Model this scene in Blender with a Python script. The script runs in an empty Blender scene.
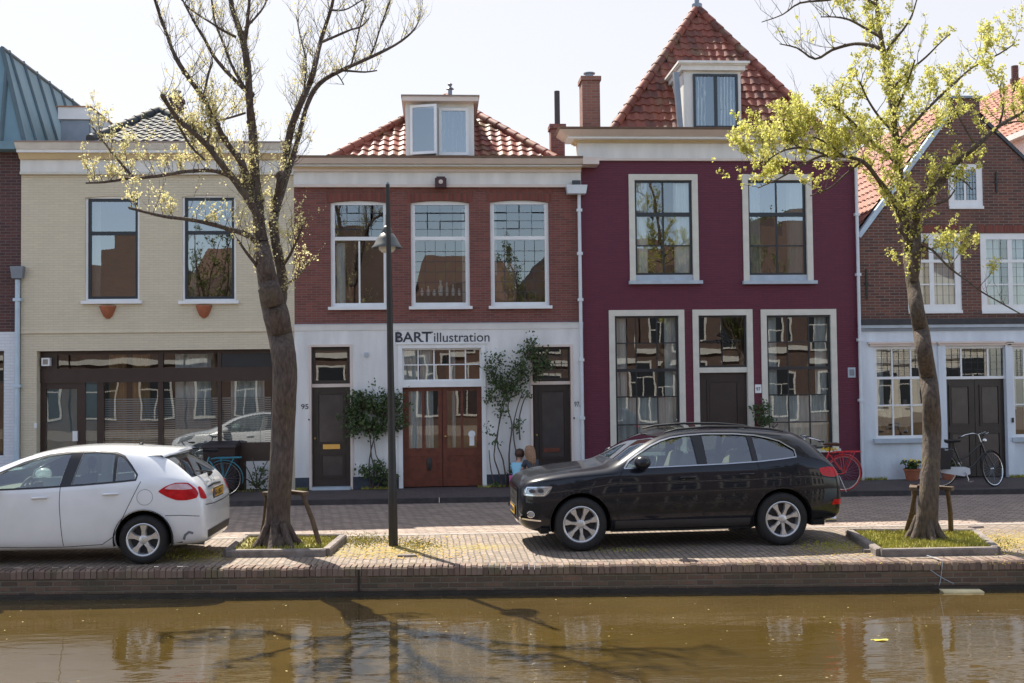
import bpy, bmesh, math, random
from mathutils import Vector, Matrix, Euler
from mathutils.bvhtree import BVHTree
random.seed(7)
R_ = math.radians
scene = bpy.context.scene
COL = scene.collection

# ------------------------------------------------------------------ camera
F = 1088.0; CX, CY = 512.0, 341.5
PSI = R_(3.9); PIT = math.atan(37/1088.0); ROL = .0115
CAM = Vector((0, -22.7, 2.34))
_s, _c = math.sin, math.cos
_fl = Vector((_s(PSI), _c(PSI), 0)); _Rl = Vector((_c(PSI), -_s(PSI), 0))
FW = Vector((_fl.x*_c(PIT), _fl.y*_c(PIT), _s(PIT)))
_Ul = Vector((-_fl.x*_s(PIT), -_fl.y*_s(PIT), _c(PIT)))
RT = _Rl*_c(ROL) - _Ul*_s(ROL); UP = _Rl*_s(ROL) + _Ul*_c(ROL)
def ray(px, py): return FW + RT*((px-CX)/F) + UP*((CY-py)/F)
def P(px, py, Y=0.0):
    d = ray(px, py); t = (Y-CAM.y)/d.y
    return (CAM.x+t*d.x, CAM.z+t*d.z)
def P3(px, py, Y=0.0):
    x, z = P(px, py, Y); return Vector((x, Y, z))
def G(px, py, Z=0.0):
    d = ray(px, py); t = (Z-CAM.z)/d.z
    return (CAM.x+t*d.x, CAM.y+t*d.y)
cam = bpy.data.cameras.new('camera'); cam.sensor_width = 36; cam.lens = F/1024*36
cam.clip_end = 2000; cam.clip_start = .1
cam.shift_x = 0; cam.shift_y = 0
camo = bpy.data.objects.new('camera', cam); COL.objects.link(camo)
M4 = Matrix((RT, UP, -FW)).transposed().to_4x4(); M4.translation = CAM
camo.matrix_world = M4; scene.camera = camo

# ------------------------------------------------------------------ light
SUN_EL, SUN_AZ = R_(52), R_(-27)        # azimuth from +Y towards +X
w = bpy.data.worlds.new('World'); scene.world = w; w.use_nodes = True
nt = w.node_tree; bg = nt.nodes['Background']
sky = nt.nodes.new('ShaderNodeTexSky'); sky.sky_type = 'NISHITA'; sky.sun_disc = False
sky.sun_elevation = SUN_EL; sky.sun_rotation = SUN_AZ; sky.dust_density = 1.0; sky.air_density = 1.0; sky.ozone_density = 1.2
wtc = nt.nodes.new('ShaderNodeTexCoord'); wsp = nt.nodes.new('ShaderNodeSeparateXYZ'); nt.links.new(wtc.outputs['Generated'], wsp.inputs[0])
wmr = nt.nodes.new('ShaderNodeMapRange'); wmr.inputs[1].default_value = -.25; wmr.inputs[2].default_value = .55; wmr.inputs[3].default_value = .38; wmr.inputs[4].default_value = .86; nt.links.new(wsp.outputs[1], wmr.inputs[0])
wmx = nt.nodes.new('ShaderNodeMix'); wmx.data_type = 'RGBA'; nt.links.new(wmr.outputs[0], wmx.inputs[0]); nt.links.new(sky.outputs[0], wmx.inputs[6]); wmx.inputs[7].default_value = (2.62, 2.50, 2.46, 1)     # thin bright haze on the sunward side
nt.links.new(wmx.outputs[2], bg.inputs[0]); bg.inputs[1].default_value = .15
sd = Vector((math.sin(SUN_AZ)*math.cos(SUN_EL), math.cos(SUN_AZ)*math.cos(SUN_EL), math.sin(SUN_EL)))
sl = bpy.data.lights.new('sun', 'SUN'); sl.energy = 4.6; sl.angle = R_(.53); sl.color = (1, .93, .82)
so = bpy.data.objects.new('sun', sl); COL.objects.link(so); so.rotation_euler = sd.to_track_quat('Z', 'Y').to_euler(); so.location = (-20, 20, 40)
scene.view_settings.view_transform = 'Standard'; scene.view_settings.look = 'None'
scene.view_settings.exposure = 1.17; scene.view_settings.gamma = 1

# ------------------------------------------------------------------ materials
def newmat(name):
    m = bpy.data.materials.new(name); m.use_nodes = True
    return m, m.node_tree, m.node_tree.nodes['Principled BSDF']
def _n(t, ty, **k):
    n = t.nodes.new(ty)
    for a, b in k.items(): setattr(n, a, b)
    return n
def rgb(c): return (c[0], c[1], c[2], 1)
def plain(name, c, rough=.6, var=.12, scale=6, metal=0, spec=.5, coat=0, bump=0, bscale=40, streak=0):
    m, t, b = newmat(name)
    b.inputs['Roughness'].default_value = rough; b.inputs['Metallic'].default_value = metal
    b.inputs['Specular IOR Level'].default_value = spec; b.inputs['Coat Weight'].default_value = coat
    if coat: b.inputs['Coat Roughness'].default_value = .03
    tc = _n(t, 'ShaderNodeTexCoord'); nz = _n(t, 'ShaderNodeTexNoise'); nz.inputs['Scale'].default_value = scale; nz.inputs['Detail'].default_value = 6
    if streak: mp_ = _n(t, 'ShaderNodeMapping'); mp_.inputs['Scale'].default_value = (2.2, 2.2, .45); t.links.new(tc.outputs['Object'], mp_.inputs[0]); t.links.new(mp_.outputs[0], nz.inputs['Vector']); nz.inputs['Detail'].default_value = 9
    else: t.links.new(tc.outputs['Object'], nz.inputs['Vector'])
    cr = _n(t, 'ShaderNodeMapRange'); cr.inputs[1].default_value = .3; cr.inputs[2].default_value = .7; cr.inputs[3].default_value = 1-var; cr.inputs[4].default_value = 1+var
    t.links.new(nz.outputs[0], cr.inputs[0])
    mx = _n(t, 'ShaderNodeVectorMath', operation='SCALE'); mx.inputs[0].default_value = c[:3]
    t.links.new(cr.outputs[0], mx.inputs['Scale']); t.links.new(mx.outputs[0], b.inputs['Base Color'])
    if bump:
        n2 = _n(t, 'ShaderNodeTexNoise'); n2.inputs['Scale'].default_value = bscale; n2.inputs['Detail'].default_value = 4
        t.links.new(tc.outputs['Object'], n2.inputs['Vector'])
        bp = _n(t, 'ShaderNodeBump'); bp.inputs['Strength'].default_value = bump; bp.inputs['Distance'].default_value = .02
        t.links.new(n2.outputs[0], bp.inputs['Height']); t.links.new(bp.outputs[0], b.inputs['Normal'])
    return m
def brick(name, c1, c2, mortar, bw=.215, rh=.062, mort=.009, ground=False, rot=0, stain=.25, bumpd=.006, rough=.85, painted=False, stainc=None, offset=.5):
    """bricks on upright faces (x or y against z), or on the ground (x, y)"""
    m, t, b = newmat(name); b.inputs['Roughness'].default_value = rough
    tc = _n(t, 'ShaderNodeTexCoord'); src = tc.outputs['Object']
    if ground:
        mp = _n(t, 'ShaderNodeMapping'); mp.inputs['Rotation'].default_value = (0, 0, rot); t.links.new(src, mp.inputs[0]); vec = mp.outputs[0]
        if True:
            wn = _n(t, 'ShaderNodeTexNoise'); wn.inputs['Scale'].default_value = .7; t.links.new(src, wn.inputs['Vector'])
            sb = _n(t, 'ShaderNodeVectorMath', operation='MULTIPLY_ADD'); sb.inputs[1].default_value = (.12, .12, 0); t.links.new(wn.outputs['Color'], sb.inputs[0]); t.links.new(vec, sb.inputs[2]); vec = sb.outputs[0]
    else:
        sp = _n(t, 'ShaderNodeSeparateXYZ'); t.links.new(src, sp.inputs[0])
        ge = _n(t, 'ShaderNodeNewGeometry'); sn = _n(t, 'ShaderNodeSeparateXYZ'); t.links.new(ge.outputs['True Normal'], sn.inputs[0])
        ab = _n(t, 'ShaderNodeMath', operation='ABSOLUTE'); t.links.new(sn.outputs[0], ab.inputs[0])
        gt = _n(t, 'ShaderNodeMath', operation='GREATER_THAN'); gt.inputs[1].default_value = .7; t.links.new(ab.outputs[0], gt.inputs[0])
        mxx = _n(t, 'ShaderNodeMix'); mxx.data_type = 'FLOAT'; t.links.new(gt.outputs[0], mxx.inputs[0]); t.links.new(sp.outputs[0], mxx.inputs[2]); t.links.new(sp.outputs[1], mxx.inputs[3])
        cb = _n(t, 'ShaderNodeCombineXYZ'); t.links.new(mxx.outputs[0], cb.inputs[0]); t.links.new(sp.outputs[2], cb.inputs[1]); vec = cb.outputs[0]
        if rot:
            mp = _n(t, 'ShaderNodeMapping'); mp.inputs['Rotation'].default_value = (0, 0, rot); t.links.new(vec, mp.inputs[0]); vec = mp.outputs[0]
    br = _n(t, 'ShaderNodeTexBrick'); br.inputs['Scale'].default_value = 1; br.inputs['Brick Width'].default_value = bw; br.inputs['Row Height'].default_value = rh
    br.inputs['Mortar Size'].default_value = mort; br.inputs['Mortar Smooth'].default_value = .3; br.offset = offset
    br.inputs['Color1'].default_value = rgb(c1); br.inputs['Color2'].default_value = rgb(c2); br.inputs['Mortar'].default_value = rgb(mortar)
    t.links.new(vec, br.inputs['Vector'])
    nz = _n(t, 'ShaderNodeTexNoise'); nz.inputs['Scale'].default_value = .9; nz.inputs['Detail'].default_value = 8; nz.inputs['Roughness'].default_value = .65
    ms = _n(t, 'ShaderNodeMapping'); ms.inputs['Scale'].default_value = (1, 1, 1) if ground else (1.6, 1.6, .42); t.links.new(src, ms.inputs[0]); t.links.new(ms.outputs[0], nz.inputs['Vector'])
    mr = _n(t, 'ShaderNodeMapRange'); mr.inputs[1].default_value = .3; mr.inputs[2].default_value = .7; mr.inputs[3].default_value = 0; mr.inputs[4].default_value = stain
    t.links.new(nz.outputs[0], mr.inputs[0])
    mc = _n(t, 'ShaderNodeMix'); mc.data_type = 'RGBA'; t.links.new(mr.outputs[0], mc.inputs[0]); t.links.new(br.outputs['Color'], mc.inputs[6])
    sc = stainc or [x*.45 for x in c1]; mc.inputs[7].default_value = rgb(sc)
    t.links.new(mc.outputs[2], b.inputs['Base Color'])
    bp = _n(t, 'ShaderNodeBump'); bp.inputs['Strength'].default_value = .8; bp.inputs['Distance'].default_value = bumpd; bp.invert = True
    n3 = _n(t, 'ShaderNodeTexNoise'); n3.inputs['Scale'].default_value = 30; t.links.new(src, n3.inputs['Vector'])
    ad = _n(t, 'ShaderNodeMath', operation='MULTIPLY_ADD'); ad.inputs[1].default_value = .5; t.links.new(n3.outputs[0], ad.inputs[0]); t.links.new(br.outputs['Fac'], ad.inputs[2])
    t.links.new(ad.outputs[0], bp.inputs['Height']); t.links.new(bp.outputs[0], b.inputs['Normal'])
    return m
def tilemat(name, cols, rough=.6, moss=(.12, .12, .05)):
    m, t, b = newmat(name); b.inputs['Roughness'].default_value = rough; b.inputs['Specular IOR Level'].default_value = .25
    ge = _n(t, 'ShaderNodeNewGeometry'); cr = _n(t, 'ShaderNodeValToRGB')
    cr.color_ramp.elements[0].color = rgb(cols[0]); cr.color_ramp.elements[1].color = rgb(cols[-1])
    for i, c in enumerate(cols[1:-1]):
        e = cr.color_ramp.elements.new((i+1)/(len(cols)-1)); e.color = rgb(c)
    t.links.new(ge.outputs['Random Per Island'], cr.inputs[0])
    tc = _n(t, 'ShaderNodeTexCoord'); nz = _n(t, 'ShaderNodeTexNoise'); nz.inputs['Scale'].default_value = 2.2; nz.inputs['Detail'].default_value = 8; t.links.new(tc.outputs['Object'], nz.inputs['Vector'])
    mr = _n(t, 'ShaderNodeMapRange'); mr.inputs[1].default_value = .52; mr.inputs[2].default_value = .75; mr.inputs[4].default_value = .6; t.links.new(nz.outputs[0], mr.inputs[0])
    mc = _n(t, 'ShaderNodeMix'); mc.data_type = 'RGBA'; t.links.new(mr.outputs[0], mc.inputs[0]); t.links.new(cr.outputs[0], mc.inputs[6]); mc.inputs[7].default_value = rgb(moss)
    t.links.new(mc.outputs[2], b.inputs['Base Color'])
    return m
def glassmat(name, refl=.3, tint=(.8, .85, .85), wav=.25, wscale=2.2, rough=.0):
    m, t, b = newmat(name); t.nodes.remove(b); out = t.nodes['Material Output']
    tr = _n(t, 'ShaderNodeBsdfTransparent'); tr.inputs[0].default_value = rgb(tint)
    gl = _n(t, 'ShaderNodeBsdfGlossy'); gl.inputs['Roughness'].default_value = rough; gl.inputs[0].default_value = (.95, .98, 1, 1)
    lw = _n(t, 'ShaderNodeFresnel'); lw.inputs[0].default_value = 1.5
    ma = _n(t, 'ShaderNodeMath', operation='ADD'); ma.use_clamp = True; ma.inputs[1].default_value = refl; t.links.new(lw.outputs[0], ma.inputs[0])
    mx = _n(t, 'ShaderNodeMixShader'); t.links.new(ma.outputs[0], mx.inputs[0]); t.links.new(tr.outputs[0], mx.inputs[1]); t.links.new(gl.outputs[0], mx.inputs[2])
    if wav:
        tc = _n(t, 'ShaderNodeTexCoord'); nz = _n(t, 'ShaderNodeTexNoise'); nz.inputs['Scale'].default_value = wscale; nz.inputs['Detail'].default_value = 1
        t.links.new(tc.outputs['Object'], nz.inputs['Vector'])
        bp = _n(t, 'ShaderNodeBump'); bp.inputs['Strength'].default_value = wav; bp.inputs['Distance'].default_value = .02
        t.links.new(nz.outputs[0], bp.inputs['Height']); t.links.new(bp.outputs[0], gl.inputs['Normal'])
    t.links.new(mx.outputs[0], out.inputs[0])
    return m

MT = {}
MT['cream_wall'] = brick('cream_painted_brick', (.68, .60, .45), (.63, .56, .42), (.55, .49, .37), bw=.20, rh=.050, mort=.005, stain=.22, stainc=(.44, .39, .30), bumpd=.006)
MT['cream_plaster'] = plain('cream_plaster', (.64, .56, .42), .8, .08, 3, bump=.2)
MT['red_brick'] = brick('red_brick', (.25, .075, .060), (.155, .048, .040), (.20, .135, .115), bw=.20, rh=.050, mort=.008, stain=.4, stainc=(.12, .05, .04))
MT['soldier'] = brick('soldier_brick', (.25, .07, .05), (.16, .045, .035), (.13, .08, .065), bw=.062, rh=.215, offset=0, stain=.3)
MT['dark_brick'] = brick('old_dark_brick', (.20, .075, .05), (.09, .042, .036), (.22, .18, .15), stain=.4, stainc=(.07, .045, .04))
MT['left_brick'] = brick('left_brick', (.12, .045, .042), (.07, .032, .034), (.15, .11, .10), stain=.4, stainc=(.04, .03, .03))
MT['purple_brick'] = brick('purple_painted_brick', (.130, .015, .038), (.112, .013, .034), (.090, .011, .028), bw=.20, rh=.050, mort=.006, stain=.3, stainc=(.085, .018, .035), rough=.6, bumpd=.007)
MT['chimney_brick'] = brick('chimney_brick', (.30, .13, .09), (.21, .085, .065), (.25, .19, .16), stain=.3)
MT['white_wall'] = plain('white_plaster', (.70, .70, .69), .7, .13, 1.3, streak=1, bump=.25, bscale=18)
MT['blue_white_wall'] = plain('bluish_white_plaster', (.62, .675, .73), .7, .13, 1.3, streak=1, bump=.25, bscale=18)
MT['white_brick'] = brick('white_painted_brick', (.68, .71, .75), (.64, .67, .72), (.55, .58, .62), mort=.006, stain=.15, stainc=(.5, .52, .55), bumpd=.004)
MT['plinth'] = plain('dark_blue_plinth', (.035, .045, .065), .7, .25, 5, bump=.2)
MT['white_paint'] = plain('white_paint', (.76, .77, .77), .45, .05, 4)
MT['cornice_white'] = plain('cornice_white', (.70, .69, .66), .5, .10, 2, streak=1)
MT['cornice_shadow_tan'] = plain('cornice_shadow_tan', (.62, .50, .30), .5, .06, 3)  # tan shadow under the crown moulding, put into the band's colour
MT['cornice_pink'] = plain('cornice_pinkish', (.66, .56, .50), .5, .06, 3)
MT['stone_cream'] = plain('cream_surround', (.62, .60, .53), .6, .07, 5)
MT['sill_grey'] = plain('grey_sill', (.42, .48, .54), .6, .1, 5)
MT['black_frame'] = plain('black_frame', (.018, .022, .028), .35, .1, 5)
MT['brown_frame'] = plain('brown_frame', (.040, .022, .018), .35, .15, 5)
MT['door_dark'] = plain('dark_door', (.028, .020, .018), .4, .15, 6)
MT['door_panel'] = plain('glossy_panel_sheen_grey', (.055, .048, .048), .22, .2, 5)  # glossy, and lighter than the door: reflected sky put into the colour
MT['door_brown'] = plain('brown_door', (.030, .019, .017), .45, .15, 6)
MT['cap_brown'] = plain('cap_brown', (.26, .20, .17), .6, .15, 6)
MT['lead'] = plain('lead', (.05, .055, .065), .6, .2, 8)
MT['zinc'] = plain('zinc', (.20, .23, .27), .4, .15, 3, metal=.3)
MT['metal_roof'] = plain('blue_metal_roof', (.15, .25, .30), .55, .12, 1.5, metal=.1)
MT['seam'] = plain('dark_seam', (.07, .11, .13), .5, .1, 4)
MT['wood_red'] = plain('red_brown_wood', (.13, .034, .019), .4, .25, 9)
MT['wood_tan'] = plain('varnished_wood', (.40, .18, .09), .45, .15, 9)
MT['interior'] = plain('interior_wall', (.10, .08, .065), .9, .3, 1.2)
MT['interior_light'] = plain('interior_light', (.30, .27, .23), .9, .4, 1.0)
MT['curtain'] = plain('white_curtain', (.78, .80, .80), .9, .04, 4)
MT['curtain_ochre'] = plain('ochre_curtain', (.45, .26, .10), .9, .15, 4)
MT['blind'] = plain('blind', (.45, .46, .47), .8, .05, 4)
MT['glass'] = glassmat('window_glass', .13, wav=.035)
MT['glass_blue'] = glassmat('window_glass_upper', .22, tint=(.45, .5, .5), wav=.02)
MT['glass_old'] = glassmat('old_window_glass', .13, wav=.022, wscale=2.4)
MT['glass_shop'] = glassmat('shop_glass', .10, wav=.08, wscale=1.4)
MT['glass_car'] = glassmat('car_glass', .14, tint=(.55, .66, .62), wav=0)
MT['brass'] = plain('brass', (.65, .45, .15), .3, .1, 5, metal=1)
MT['black_metal'] = plain('black_metal', (.020, .018, .016), .45, .2, 6)
MT['sign_paint'] = plain('sign_paint', (.035, .035, .05), .6, .1, 6)
MT['terracotta'] = plain('terracotta', (.36, .12, .06), .8, .15, 9)
MT['soil'] = plain('soil', (.05, .035, .02), .95, .3, 20, bump=.5)
MT['pipe_white'] = plain('pipe_white', (.62, .66, .70), .4, .06, 5)
MT['pipe_blue'] = plain('pipe_pale_blue', (.45, .55, .64), .4, .08, 5)
MT['tile_red'] = tilemat('red_pantiles', [(.22, .065, .045), (.29, .10, .07), (.155, .052, .042), (.25, .08, .055)], .6)
MT['tile_dkred'] = tilemat('dark_red_pantiles', [(.18, .052, .038), (.24, .078, .052), (.11, .045, .036), (.21, .062, .042)], .65, moss=(.16, .12, .07))
MT['tile_orange'] = tilemat('orange_pantiles', [(.40, .18, .125), (.48, .24, .17), (.32, .13, .095), (.44, .20, .14)], .7, moss=(.35, .25, .18))
MT['tile_grey'] = tilemat('grey_pantiles', [(.05, .055, .06), (.07, .075, .08), (.04, .045, .05)], .7)

# ------------------------------------------------------------------ objects
def tag(o, label=None, cat=None, group=None, kind=None):
    if label: o['label'] = label
    if cat: o['category'] = cat
    if group: o['group'] = group
    if kind: o['kind'] = kind
    return o
def empty(name, loc, rz=0, label=None, cat=None, group=None):
    o = bpy.data.objects.new(name, None); COL.objects.link(o); o.location = loc; o.rotation_euler = (0, 0, rz)
    o.empty_display_size = .2
    return tag(o, label, cat, group)
class MB:
    def __init__(s): s.v = []; s.f = []; s.m = []
    def add(s, vs, fs, mi=0):
        k = len(s.v); s.v += [Vector(q) for q in vs]; s.f += [tuple(i+k for i in f) for f in fs]; s.m += [mi]*len(fs); return s
    def box(s, x0, x1, y0, y1, z0, z1, mi=0):
        x0, x1 = min(x0, x1), max(x0, x1); y0, y1 = min(y0, y1), max(y0, y1); z0, z1 = min(z0, z1), max(z0, z1)
        return s.add([(x0, y0, z0), (x1, y0, z0), (x1, y1, z0), (x0, y1, z0), (x0, y0, z1), (x1, y0, z1), (x1, y1, z1), (x0, y1, z1)],
                     [(0, 3, 2, 1), (4, 5, 6, 7), (0, 1, 5, 4), (1, 2, 6, 5), (2, 3, 7, 6), (3, 0, 4, 7)], mi)
    def tube(s, pts, rad, n=8, mi=0, cap=True):
        pts = [Vector(p) for p in pts]
        if not hasattr(rad, '__len__'): rad = [rad]*len(pts)
        up = None; rings = []
        for i, p in enumerate(pts):
            d = (pts[min(i+1, len(pts)-1)] - pts[max(i-1, 0)])
            if d.length < 1e-9: d = Vector((0, 0, 1))
            d.normalize()
            if up is None: up = d.orthogonal().normalized()
            up = (up - d*up.dot(d))
            up = up.normalized() if up.length > 1e-6 else d.orthogonal().normalized()
            q = d.cross(up); rings.append([p + (up*math.cos(a) + q*math.sin(a))*rad[i] for a in [2*math.pi*k/n for k in range(n)]])
        vs = [v for r in rings for v in r]; fs = []
        for i in range(len(pts)-1):
            for k in range(n):
                a = i*n+k; b_ = i*n+(k+1) % n; fs.append((a, b_, b_+n, a+n))
        if cap: fs.append(tuple(range(n-1, -1, -1))); fs.append(tuple((len(pts)-1)*n+k for k in range(n)))
        return s.add(vs, fs, mi)
    def lathe(s, prof, n=24, M=None, mi=0, a0=0, a1=2*math.pi):
        """profile of (r, z) turned about z"""
        M = M or Matrix(); full = abs(a1-a0-2*math.pi) < 1e-6; k = n if full else n+1
        vs = [M @ Vector((r*math.cos(a), r*math.sin(a), z)) for (r, z) in prof for a in [a0+(a1-a0)*j/n for j in range(k)]]
        fs = []
        for i in range(len(prof)-1):
            for j in range(n):
                a = i*k+j; b_ = i*k+(j+1) % k; fs.append((a, b_, b_+k, a+k))
        return s.add(vs, fs, mi)
    def prism(s, pts, a, b, axis='y', mi=0):
        """polygon extruded along an axis; pts are (x,z) for y, (y,z) for x, (x,y) for z"""
        def mk(p, t): return {'y': (p[0], t, p[1]), 'x': (t, p[0], p[1]), 'z': (p[0], p[1], t)}[axis]
        n = len(pts); vs = [mk(p, a) for p in pts] + [mk(p, b) for p in pts]
        fs = [tuple(range(n)), tuple(range(2*n-1, n-1, -1))] + [(i, (i+1) % n + 0, (i+1) % n + n, i+n) for i in range(n)]
        return s.add(vs, fs, mi)
    def sphere(s, c, r, n=10, sc=(1, 1, 1), mi=0):
        prof = [(math.sin(math.pi*i/n)*r, -math.cos(math.pi*i/n)*r) for i in range(n+1)]
        M = Matrix.Translation(c) @ Matrix.Diagonal((sc[0], sc[1], sc[2], 1))
        return s.lathe([(max(a, 1e-4), b) for a, b in prof], n*2, M, mi)
    def build(s, name, mat, parent=None, smooth=None, local=False, recalc=True):
        me = bpy.data.meshes.new(name); off = Vector((0, 0, 0))
        if parent is not None and not local:
            q = parent
            while q is not None: off += q.location; q = q.parent
        me.from_pydata([v-off for v in s.v], [], s.f)
        for m in (mat if isinstance(mat, (list, tuple)) else [mat]): me.materials.append(m)
        for p, mi in zip(me.polygons, s.m): p.material_index = mi
        if recalc:
            bm = bmesh.new(); bm.from_mesh(me); bmesh.ops.recalc_face_normals(bm, faces=bm.faces); bm.to_mesh(me); bm.free()
        if smooth is not None:
            me.shade_smooth(); me.set_sharp_from_angle(angle=R_(smooth))
        o = bpy.data.objects.new(name, me); COL.objects.link(o)
        if parent is not None: o.parent = parent
        return o
def children(o): return [c for c in bpy.data.objects if c.parent == o]
def copy_tree(o, parent=None):
    c = o.copy(); COL.objects.link(c); c.parent = parent
    for ch in children(o): copy_tree(ch, c)
    return c
def text_mesh(mb, body, x, y, z, h, w=None, bold=0.0, depth=.004, mi=0, rot=None, shear=0):
    """letters standing in the x-z plane facing -y, left-bottom at (x, z), cap height h"""
    cu = bpy.data.curves.new('t', 'FONT'); cu.body = body; cu.size = 1; cu.offset = bold; cu.extrude = .01; cu.shear = shear
    ob = bpy.data.objects.new('t', cu); COL.objects.link(ob)
    dg = bpy.context.evaluated_depsgraph_get(); me = ob.evaluated_get(dg).to_mesh()
    xs = [v.co.x for v in me.vertices]; ys = [v.co.y for v in me.vertices]
    sy = h/.72; x0 = min(xs); sx = (w/(max(xs)-x0)) if w else sy
    def tr(c):
        p = Vector(((c.x-x0)*sx, -c.z/.01*depth, c.y*sy))
        if rot: p = rot @ p
        return p + Vector((x, y, z))
    vs = [tr(v.co) for v in me.vertices]; fs = [tuple(p.vertices) for p in me.polygons]
    ob.evaluated_get(dg).to_mesh_clear(); bpy.data.objects.remove(ob); bpy.data.curves.remove(cu)
    mb.add(vs, fs, mi)
# ------------------------------------------------------------------ facade helpers
def arc_top(x0, x1, z0, z1, rise, n=8):
    if not rise: return [(x0, z0), (x1, z0), (x1, z1), (x0, z1)]
    pts = [(x0, z0), (x1, z0)]
    for i in range(n+1):
        t = i/n; pts.append((x1+(x0-x1)*t, z1-rise+rise*math.sin(math.pi*t)**.8 if 0 < i < n else z1-rise))
    return pts
def wall(name, mat, parent, outline, holes, y=0.0, depth=.18, reveal=None):
    """upright wall in the x-z plane at y with holes and their reveals"""
    bm = bmesh.new()
    def loop(pts):
        vs = [bm.verts.new((p[0], y, p[1])) for p in pts]
        return [bm.edges.new((vs[i], vs[(i+1) % len(vs)])) for i in range(len(vs))]
    es = loop(outline)
    for h in holes: es += loop(h)
    bmesh.ops.triangle_fill(bm, use_beauty=True, use_dissolve=False, edges=es, normal=(0, -1, 0))
    mb = MB(); bm.verts.index_update()
    mb.add([v.co.copy() for v in bm.verts], [tuple(v.index for v in f.verts) for f in bm.faces]); bm.free()
    for h in holes:
        n = len(h)
        for i in range(n):
            a, b = h[i], h[(i+1) % n]
            mb.add([(a[0], y, a[1]), (b[0], y, b[1]), (b[0], y+depth, b[1]), (a[0], y+depth, a[1])], [(0, 1, 2, 3)], 1 if reveal else 0)
    me = bpy.data.meshes.new(name); off = Vector((0, 0, 0)); q = parent
    while q is not None: off += q.location; q = q.parent
    me.from_pydata([v-off for v in mb.v], [], mb.f)
    me.materials.append(mat)
    if reveal: me.materials.append(reveal)
    for p, mi in zip(me.polygons, mb.m): p.material_index = mi
    for p in me.polygons:
        pass
    o = bpy.data.objects.new(name, me); COL.objects.link(o); o.parent = parent
    return o
def curtain_mb(x0, x1, z0, z1, y, amp=.03, per=.13, taper=0.0, seed=0):
    """wavy cloth hanging from z1; taper pulls the bottom to one side"""
    rr = random.Random(seed); n = max(6, int((x1-x0)/per*8)); mb = MB(); vs = []; rows = 6
    ph = rr.random()*6
    for j in range(rows+1):
        t = j/rows
        for i in range(n+1):
            u = i/n; x = x0+(x1-x0)*u; x += taper*(1-t)*(1-u if taper < 0 else u)*0 + taper*(1-t)**1.5*(u)
            vs.append((x, y + amp*math.sin(2*math.pi*(x-x0)/per+ph+.5*math.sin(3*t+ph)) + .01*rr.random(), z0+(z1-z0)*t))
    fs = [(j*(n+1)+i, j*(n+1)+i+1, (j+1)*(n+1)+i+1, (j+1)*(n+1)+i) for j in range(rows) for i in range(n)]
    return mb.add(vs, fs)
WS = [0]
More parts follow.
